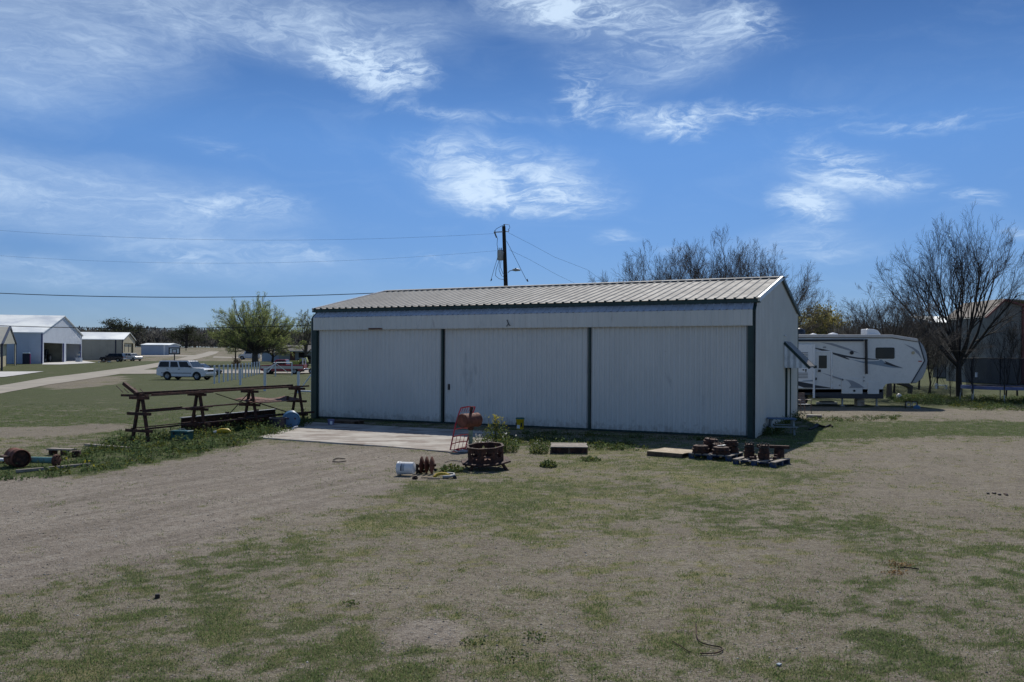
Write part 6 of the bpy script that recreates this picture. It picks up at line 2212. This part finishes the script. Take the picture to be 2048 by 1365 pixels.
gt = thing('white_gate', 'white pipe gate with diagonal braces in front of the red pickup', 'gate', ga, math.atan2(gb.y - ga.y, gb.x - ga.x))
gl_ = (gb - ga).length
for x, h in ((0, 1.65), (gl_, 1.65)):
    MB().tube([(x, 0, -.1), (x, 0, h)], .075, 9).build('post', M['pvc'], gt, smooth=40)
MB().tube([(-.35, 0, 1.6), (gl_, 0, 1.6)], .05, 8).build('top_rail', M['pvc'], gt)
MB().tube([(0, 0, 1.5), (-1.4, 0, .5)], .045, 8).build('brace', M['pvc'], gt)
MB().tube([(.1, 0, 1.5), (gl_ * .75, 0, .4)], .04, 8).build('brace', M['pvc'], gt)
q = gx(349, 93)
bh = thing('basketball_hoop', 'portable basketball hoop with dark framed board standing behind the white vehicle', 'basketball hoop', q, R(200))
MB().tube([(0, 0, 0), (0, .1, 2.7)], .06, 8).build('pole', M['black'], bh)
for (a, b) in (((-.6, 2.55), (.6, 2.67)), ((-.6, 3.2), (.6, 3.32)), ((-.6, 2.55), (-.48, 3.32)), ((.48, 2.55), (.6, 3.32))):
    MB().span((a[0], .2, a[1]), (b[0], .25, b[1])).build('board_frame', M['black'], bh)
MB().span((-.5, .21, 2.62), (.5, .24, 3.25)).build('backboard', M['white_plastic'], bh)
MB().span((-.25, .19, 2.7), (-.18, .26, 3.1)).span((.18, .19, 2.7), (.25, .26, 3.1)).span((-.25, .19, 3.05), (.25, .26, 3.12)).build('target_frame', M['black'], bh)
MB().tube([(.0 + .23 * math.cos(k * PI / 8), .5 + .23 * math.sin(k * PI / 8), 2.75) for k in range(17)], .015, 5).build('rim', M['red_paint'], bh)
MB().span((-.4, -.6, 0), (.4, .2, .25)).build('base', M['black'], bh, bevel=.04)
q = gx(53, 149)
q = Vector((q.x, q.y, q.z - .25))
to = thing('portable_toilet', 'navy portable toilet with magenta door and white roof beside the big barn', 'portable toilet', q, R(25))
MB().span((-.58, -.58, 0), (.58, .58, 2.15)).build('cabin', M['navy'], to, bevel=.04)
MB().span((.58, -.5, .1), (.62, .5, 2.05)).build('door', M['magenta'], to)
MB().prism([(-.62, 2.15), (.62, 2.15), (.5, 2.38), (-.5, 2.38)], -.62, .62).build('roof', M['white_roof'], to, bevel=.04)
# small stuff by the barn
q = gx(213, 160)
rd = random.Random(9)
t_ = thing('rubble_heap', 'small orange and white rubble heap on the barn apron edge', 'rubble heap', q, 0)
for k in range(16):
    MB().box((rd.gauss(0, .7), rd.gauss(0, .3), .15 + rd.random() * .35), (rd.uniform(.2, .7), .2, .14), rz=rd.random() * 3).build('rubble_piece', M[['brick_red', 'white_plastic', 'wood', 'wood_brown', 'olive' if False else 'wood_grey'][k % 5]], t_)
q = gx(158, 168)
t_ = thing('blue_machine', 'pale blue workshop machine at the right corner of the barn bays', 'machine', q, 0)
MB().span((-.5, -.4, 0), (.5, .4, .9)).build('base', M['grey_wall'], t_)
MB().tube([(0, 0, .9), (0, 0, 1.9), (.4, 0, 2.2)], .09, 7).build('column', M['blue_plastic'], t_)
MB().span((-.3, -.2, 1.3), (.1, .2, 1.7)).build('head', M['steel_grey'], t_)
q = gx(98, 160)
t_ = thing('parked_tractor', 'dark tractor parked in the shade of the left barn bay', 'tractor', (q.x - 2.2, q.y + 2, q.z), R(-80))
MB().span((-.2, -.35, .7), (1.5, .35, 1.5)).build('hood', M['navy_paint'], t_, bevel=.08)
MB().span((-1.3, -.5, 1.0), (-.2, .5, 2.6)).build('cab', M['navy_paint'], t_, bevel=.08)
for s in (-1, 1):
    wheel(t_, -.9, s * .8, .85, .4, 'steel_grey', s)
    wheel(t_, 1.2, s * .7, .5, .3, 'steel_grey', s)
q = gx(212, 176)
t_ = thing('small_tractor', 'dark red mower parked left of the dark blue vehicle', 'mower', q, R(160))
MB().span((-.5, -.4, .3), (.8, .4, .9)).build('body', M['red_trim'], t_, bevel=.08)
MB().span((-.6, -.3, .8), (-.1, .3, 1.3)).build('seat', M['black'], t_, bevel=.05)
for s in (-1, 1):
    wheel(t_, -.5, s * .45, .38, .2, 'steel_grey', s)
    wheel(t_, .6, s * .45, .28, .16, 'steel_grey', s)
q = gx(475, 118)
t_ = thing('dead_bush', 'dark brown dead bush behind the fence post row', 'bush', q, 0)
segs, tips = grow(5, 2.2, .2, .05, levels=3, kids=(4, 5, 5), limbs=8, spread=1.2)
V, F = seg_mesh([(a, b, max(c, .02), max(d, .02), e) for a, b, c, d, e in segs], 3)
mesh_np('branches', V, F, M['wood_brown'], parent=t_)

# ------------------------------------------------------------------ utility pole and wires
PY = 60.0
p0, p1 = at(1014, 640, PY), at(1007.5, 453, PY)
d = (p1 - p0) / (p1.z - p0.z)
base = p0 - d * (p0.z + .3)
up = thing('utility_pole', 'dark leaning utility pole with transformer and street lamp behind the hangar roof', 'utility pole', (base.x, PY, 0), 0)


def uq(px, py, dy=0):
    q = at(px, py, PY + dy)
    return Vector((q.x - base.x, dy, q.z))


MB().tube([Vector((0, 0, -.3)), uq(1014, 640), uq(1007.5, 453)], [.20, .17, .13], 12).build('pole', M['pole'], up, smooth=40)
MB().tube([uq(1008.5, 456), uq(1008.5, 449)], .06, 7).build('top_insulator', M['porcelain'], up, smooth=40)
MB().beam(uq(1006, 464, -.1), uq(990, 465, -.3), .06, .07).build('cutout_arm', M['steel_grey'], up)
MB().tube([uq(988.5, 464, -.3), uq(993.5, 476, -.3)], .055, 7).build('fuse_cutout', M['porcelain'], up, smooth=40)
MB().tube([uq(989.5, 461, -.3), uq(991, 468, -.3)], .03, 6).build('fuse_tube', M['black'], up)
MB().tube([uq(1010, 463), uq(1017, 464), uq(1018, 460)], .03, 6).build('arrester', M['porcelain'], up)
q0, q1 = uq(1000.5, 521, -.35), uq(1000.5, 502, -.35)
MB().tube([q0, q0 + (q1 - q0) * .04, q1, q1 + Vector((0, 0, .05))], [.20, .215, .215, .17], 16).build('transformer', M['steel_grey'], up, smooth=40)
for px in (996, 1000, 1003.5):
    MB().tube([uq(px, 502, -.35), uq(px - .4, 496, -.35)], [.04, .03], 7).build('bushing', M['porcelain'], up)
MB().beam(uq(1003, 506, -.2), uq(1010, 506, 0), .1, .06).build('bracket', M['steel_grey'], up)
MB().tube([uq(1016, 546), uq(1019, 542.5), uq(1026, 540.5)], .03, 7).build('lamp_arm', M['steel_grey'], up, smooth=50)
MB().tube([uq(1025, 540.5), uq(1031, 540), uq(1041, 540.8)], [.06, .12, .05], 9).build('lamp_head', M['steel_grey'], up, smooth=50)
MB().box(uq(1031.5, 538.2), (.1, .1, .12)).build('photocell', M['black'], up)


def cable(pts, r, parent=None, nm='wire'):
    return MB().tube(pts, r, 5, caps=False).build(nm, M['wire'], parent)


for pts in ([(995, 476), (994, 490), (996, 497)], [(998, 522), (992, 540), (991, 552), (998, 558), (1010, 560)], [(999, 522), (998, 540), (1003, 552), (1011, 555)], [(1002, 522), (1001, 535), (1006, 548), (1012, 549)],
            [(990, 462), (993, 458), (1008, 450)], [(1016, 460), (1020, 456), (1018, 450), (1009, 449)]):
    cable([uq(a, b, -.25) for a, b in pts], .018, up, 'drop_wire')
cable([uq(1013, 482), uq(1054, 563)], .016, up, 'guy_wire')
cable([uq(996, 512, -.3), uq(981, 563, -.3)], .016, up, 'guy_wire')
MB().tube([uq(1054, 558.5), uq(1056, 564)], .04, 6).build('guy_insulator', M['black'], up)
MB().tube([uq(983.5, 558), uq(982, 562)], .04, 6).build('guy_insulator', M['black'], up)


def span_wire(label, pts, Y, r, x_ext=-500, dys=(0, 0)):
    xs = np.array([q[0] for q in pts], float)
    ys = np.array([q[1] for q in pts], float)
    co = np.polyfit(xs, ys, 2)
    X = np.linspace(x_ext, xs.max(), 26)
    P = [at(x, float(np.polyval(co, x)), Y) for x in X]
    o = MB().tube(P, r, 5, caps=False).build('overhead_wire', M['wire'])
    return tag(o, label, 'wire', 'overhead wires')


span_wire('highest overhead wire running left from the utility pole top', [(0, 462), (300, 475), (560, 482), (800, 477), (988, 467)], PY - .3, .006)
span_wire('second overhead wire, meeting the pole beside the transformer', [(0, 513), (300, 523), (560, 526), (800, 519), (993, 500)], PY - .3, .005)
span_wire('thick overhead cable passing in front of the budding tree top', [(0, 587), (200, 593), (400, 595), (640, 591), (760, 586)], 48, .022)
span_wire('lowest overhead cable crossing in front of the barn roof', [(0, 652), (200, 656), (400, 657), (640, 650)], 70, .03)
w1 = MB().tube([at(1017, 466, PY), at(1060, 488, 63), at(1110, 515, 66), at(1175, 540, 70), at(1215, 570, 73)], .008, 5, caps=False).build('overhead_wire', M['wire'])
tag(w1, 'upper thin wire falling from the pole towards the bare trees', 'wire', 'overhead wires')
w1 = MB().tube([at(1018, 500, PY), at(1060, 520, 63), at(1110, 548, 66), at(1160, 572, 70)], .008, 5, caps=False).build('overhead_wire', M['wire'])
tag(w1, 'lower thin wire falling from the pole behind the hangar ridge', 'wire', 'overhead wires')
for px, py0, py1, Y, lb in ((158, 652, 700, 230, 'thin far pole standing behind the tan building'), (471, 663, 718, 168, 'slim dark pole left of the budding tree'), (372, 657, 705, 330, 'very thin far pole before the woodland')):
    q = gx(px, Y)
    t_ = thing('wooden_pole', lb, 'pole', q, 0)
    h = at(px, py0, Y).z - q.z
    MB().tube([(0, 0, -.3), (0, 0, h)], [.16, .11], 8).build('shaft', M['pole'], t_)
    MB().box((0, 0, h - .5), (.9, .08, .1)).build('cross_arm', M['pole'], t_)

# ------------------------------------------------------------------ weeds
def weed(rg, c, r, h, nleaf, size, nstem=8, flowers=0):
    """arrays of one clump: leaves, stems, flowers"""
    th = rg.uniform(0, 2 * PI, nleaf)
    q = np.sqrt(rg.random(nleaf)) * r
    z = rg.random(nleaf) ** 1.3 * h * (1 - .55 * (q / r) ** 2)
    P = np.stack([c[0] + np.cos(th) * q, c[1] + np.sin(th) * q, c[2] + z + .01], 1)
    V, F = leaf_quads(P, np.full(nleaf, size), rg)
    segs = []
    fl = []
    for k in range(nstem):
        a = rg.uniform(0, 6.28)
        q = rg.random() * r * .5
        p0 = Vector((c[0] + math.cos(a) * q * .5, c[1] + math.sin(a) * q * .5, c[2]))
        p1 = p0 + Vector((math.cos(a) * q, math.sin(a) * q, h * rg.uniform(.7, 1.25)))
        segs.append((p0, p1, .006, .003, 0))
        fl.append(p1)
    SV, SF = seg_mesh(segs, 3) if segs else (np.zeros((0, 3)), np.zeros((0, 4), int))
    if flowers and fl:
        T = np.repeat(np.array(fl), flowers, 0) + rg.normal(0, .04, (len(fl) * flowers, 3))
        FV, FF = leaf_quads(T, np.full(len(T), .022), rg)
    else:
        FV, FF = np.zeros((0, 3)), np.zeros((0, 4), int)
    return V, F, SV, SF, FV, FF


def cat_meshes(parts):
    Vs, Fs, mi, off = [], [], [], 0
    for V, F, m in parts:
        if len(V) == 0:
            continue
        Vs.append(V)
        Fs.append(F + off)
        mi.append(np.full(len(F), m))
        off += len(V)
    return np.concatenate(Vs), np.concatenate(Fs), np.concatenate(mi)


rg = np.random.default_rng(77)
CL = [(992, 884, .42, .62, 900, .030, 26, 6, 'flower', 'tall bushy weed with yellow flower heads at the right end of the apron'),
      (1012, 903, .34, .40, 700, .030, 10, 2, 'flower_white', 'dark green weed clump right behind the fire pit'),
      (1078, 906, .26, .28, 480, .028, 6, 2, 'flower_white', 'round weed clump just left of the weathered crate'),
      (1097, 934, .20, .15, 260, .034, 3, 0, 'flower', 'low leafy rosette in front of the weathered crate'),
      (903, 944, .26, .18, 320, .034, 4, 0, 'flower', 'leafy weed between the plough discs and the fire pit'),
      (955, 893, .30, .30, 320, .026, 14, 3, 'flower_white', 'thin straggly weed beside the smoker post'),
      (1235, 899, .20, .14, 220, .026, 3, 1, 'flower_white', 'small weed right of the weathered crate'),
      (1180, 922, .28, .10, 240, .028, 3, 0, 'flower', 'flat green weed patch under the right end of the crate'),
      (700, 1210, .10, .035, 60, .014, 0, 0, 'flower', 'small dark green tuft in the centre left foreground'),
      (1070, 1280, .12, .045, 70, .014, 0, 0, 'flower', 'leafy green tuft in the lower centre foreground'),
      (945, 1288, .11, .04, 70, .014, 0, 0, 'flower', 'leafy green tuft right of the bare gravel spot'),
      (1025, 1318, .14, .045, 80, .014, 0, 0, 'flower', 'broadest leafy tuft near the bottom border')]
for (px, py, r, h, n, sz, ns, fl, fm, lb) in CL:
    p = gp(px, py)
    V, F, SV, SF, FV, FF = weed(rg, (0, 0, 0), r, h, n, sz, ns, fl)
    k2 = (rg.random(len(F)) < .45)
    VV, FF2, mi = cat_meshes([(V, F, 0), (SV, SF, 1), (FV, FF, 2)])
    mi[:len(F)] = k2
    o = mesh_np('weed', VV, FF2, [M['weed_leaf'], M['weed_yellow'], M[fm]], mi)
    o.location = (p.x, p.y, float(gz(p.x, p.y)))
    tag(o, lb, 'weed')
# the weedy strip round the rack and the scrap: nobody could count it
parts = []
strip = [gp(*q)[:2] for q in [(-60, 962), (60, 958), (190, 946), (380, 911), (512, 885), (600, 856), (625, 846), (610, 838), (560, 846), (440, 862), (330, 872), (245, 878), (215, 895), (140, 915), (60, 920), (-60, 930)]]
xs, ys = [q[0] for q in strip], [q[1] for q in strip]
n = 0
while n < 520:
    x, y = rg.uniform(min(xs), max(xs)), rg.uniform(min(ys), max(ys))
    dd = poly_sd(np.array([x]), np.array([y]), strip)[0]
    if math.hypot(x - TBX[0], y - TBX[1] + .35) < .5 or dd > .1 or rg.random() > .25 + .9 * fbm(np.array([x]), np.array([y]), .9, 3, 140)[0] ** 1.5:
        continue
    n += 1
    k = rg.uniform(.6, 1.5) * (.75 + .7 * sm(np.array(y), 18, 26))
    r, h = .16 * k, .11 * k * rg.choice([.35, .6, .9, 1.3, 2.2])
    V, F, SV, SF, FV, FF = weed(rg, (x, y, float(gz(x, y))), r, h, int(26 * k), .026 * (.8 + .3 * k), 2, 3 if rg.random() < .03 else 0)
    parts += [(V, F, 1 if rg.random() < .3 else 0), (SV, SF, 1), (FV, FF, 2)]
# weeds along the hangar wall and round the trailer and trampoline
def sow(poly, cnt, k0, k1, tall=1.0):
    P = [gp(*q)[:2] for q in poly]
    xs, ys = [q[0] for q in P], [q[1] for q in P]
    m = 0
    while m < cnt:
        x, y = rg.uniform(min(xs), max(xs)), rg.uniform(min(ys), max(ys))
        if poly_sd(np.array([x]), np.array([y]), P)[0] > 0:
            continue
        m += 1
        k = rg.uniform(k0, k1)
        V, F, SV, SF, FV, FF = weed(rg, (x, y, float(gz(x, y))), .16 * k, .14 * k * tall * rg.uniform(.6, 1.5), int(22 * k), .028 * k ** .5, 1, 0)
        parts.extend([(V, F, 1 if rg.random() < .35 else 0), (SV, SF, 1)])


sow([(985, 874), (1120, 878), (1260, 888), (1300, 898), (1230, 902), (1060, 898), (1000, 893)], 240, .6, 1.2)
sow([(1040, 866), (1500, 880), (1500, 884), (1040, 871)], 130, .5, .9)
sow([(1516, 875), (1590, 838), (1604, 838), (1540, 876)], 110, .8, 1.6, 1.5)
sow([(1880, 795), (2200, 795), (2200, 826), (1960, 822), (1885, 812)], 420, 1.3, 2.0, .9)
sow([(1770, 793), (1885, 793), (1885, 812), (1790, 806)], 170, 1.3, 2.0, 1.0)
sow([(1600, 838), (1800, 832), (1790, 840), (1610, 848)], 120, .6, 1.1, .8)
VV, FF2, mi = cat_meshes(parts)
o = mesh_np('weeds', VV, FF2, [M['weed_leaf'], M['weed_yellow'], M['flower']], mi)
o['kind'] = 'stuff'

# ------------------------------------------------------------------ litter on the ground
def curl(label, pxs, r, m='rust_dark', name='cable_end', cat='cable'):
    P = [gp(*q) for q in pxs]
    P = [Vector((q.x, q.y, float(gz(q.x, q.y)) + r + .01)) for q in P]
    # smooth
    out = []
    for i in range(len(P) - 1):
        for k in range(4):
            t_ = k / 4
            a, b, c, d = P[max(i - 1, 0)], P[i], P[i + 1], P[min(i + 2, len(P) - 1)]
            out.append(.5 * ((2 * b) + (c - a) * t_ + (2 * a - 5 * b + 4 * c - d) * t_ ** 2 + (3 * b - a - 3 * c + d) * t_ ** 3))
    out.append(P[-1])
    tag(MB().tube(out, r, 6).build(name, M[m], smooth=60), label, cat)


curl('thin brown cable curled in a hook on the grass in the lower right', [(1392, 1252), (1393, 1275), (1400, 1290), (1420, 1297), (1440, 1300), (1445, 1306), (1430, 1312), (1400, 1313)], .006)
curl('shorter end of thin cable left of the hooked cable', [(1345, 1288), (1362, 1299), (1380, 1310)], .004)
curl('pair of dark twigs lying on the gravel before the apron', [(667, 921), (675, 918), (690, 919)], .012, 'bark_dark', 'twig', 'twig')
curl('dark stick on the gravel just above another stick', [(665, 924), (678, 925), (692, 923)], .012, 'bark_dark', 'twig', 'twig')
curl('dry stick beside the dead orange leaves at right', [(1795, 1137), (1815, 1138), (1838, 1140)], .008, 'bark_dark', 'twig', 'twig')
curl('thin branch on the ground left of the fire pit', [(890, 925), (905, 922), (925, 924), (935, 921)], .012, 'wood_grey', 'twig', 'twig')
p = gp(315, 1197)
tag(MB().box((0, 0, .02), (.05, .04, .045)).build('dark_chunk', M['iron'], loc=(p.x, p.y, float(gz(p.x, p.y))), rot=.4, bevel=.006), 'small black chunk alone on the bare soil at lower left', 'chunk')
p = gp(1558, 1333)
tag(MB().box((0, 0, .012), (.04, .03, .012)).build('blue_scrap', M['decal_blue'], loc=(p.x, p.y, float(gz(p.x, p.y))), rot=.7), 'small pale blue scrap near the lower right foreground', 'scrap')
p = gp(1998, 990)
t_ = thing('charred_clods', 'dark clods on the bare dirt near the right border', 'clod', (p.x, p.y, float(gz(p.x, p.y))), 0)
for k in range(5):
    MB().box((rd.uniform(-.18, .18), rd.uniform(-.1, .1), .01), (.07, .05, .04), rz=rd.random() * 3).build('clod', M['iron'], t_, bevel=.012)
for j, (cx0, cy0, sx, sy, n) in enumerate([(1800, 1130, 30, 8, 120), (1790, 1147, 26, 7, 80)]):
    T = []
    for k in range(n):
        q = gp(cx0 + rg.normal() * sx * .5, cy0 + rg.normal() * sy * .5)
        T.append((q.x, q.y, float(gz(q.x, q.y)) + .015))
    V, F = leaf_quads(np.array(T), np.full(n, .016), rg)
    o = mesh_np('dead_leaves', V, F, M['straw'])
    o['kind'] = 'stuff'
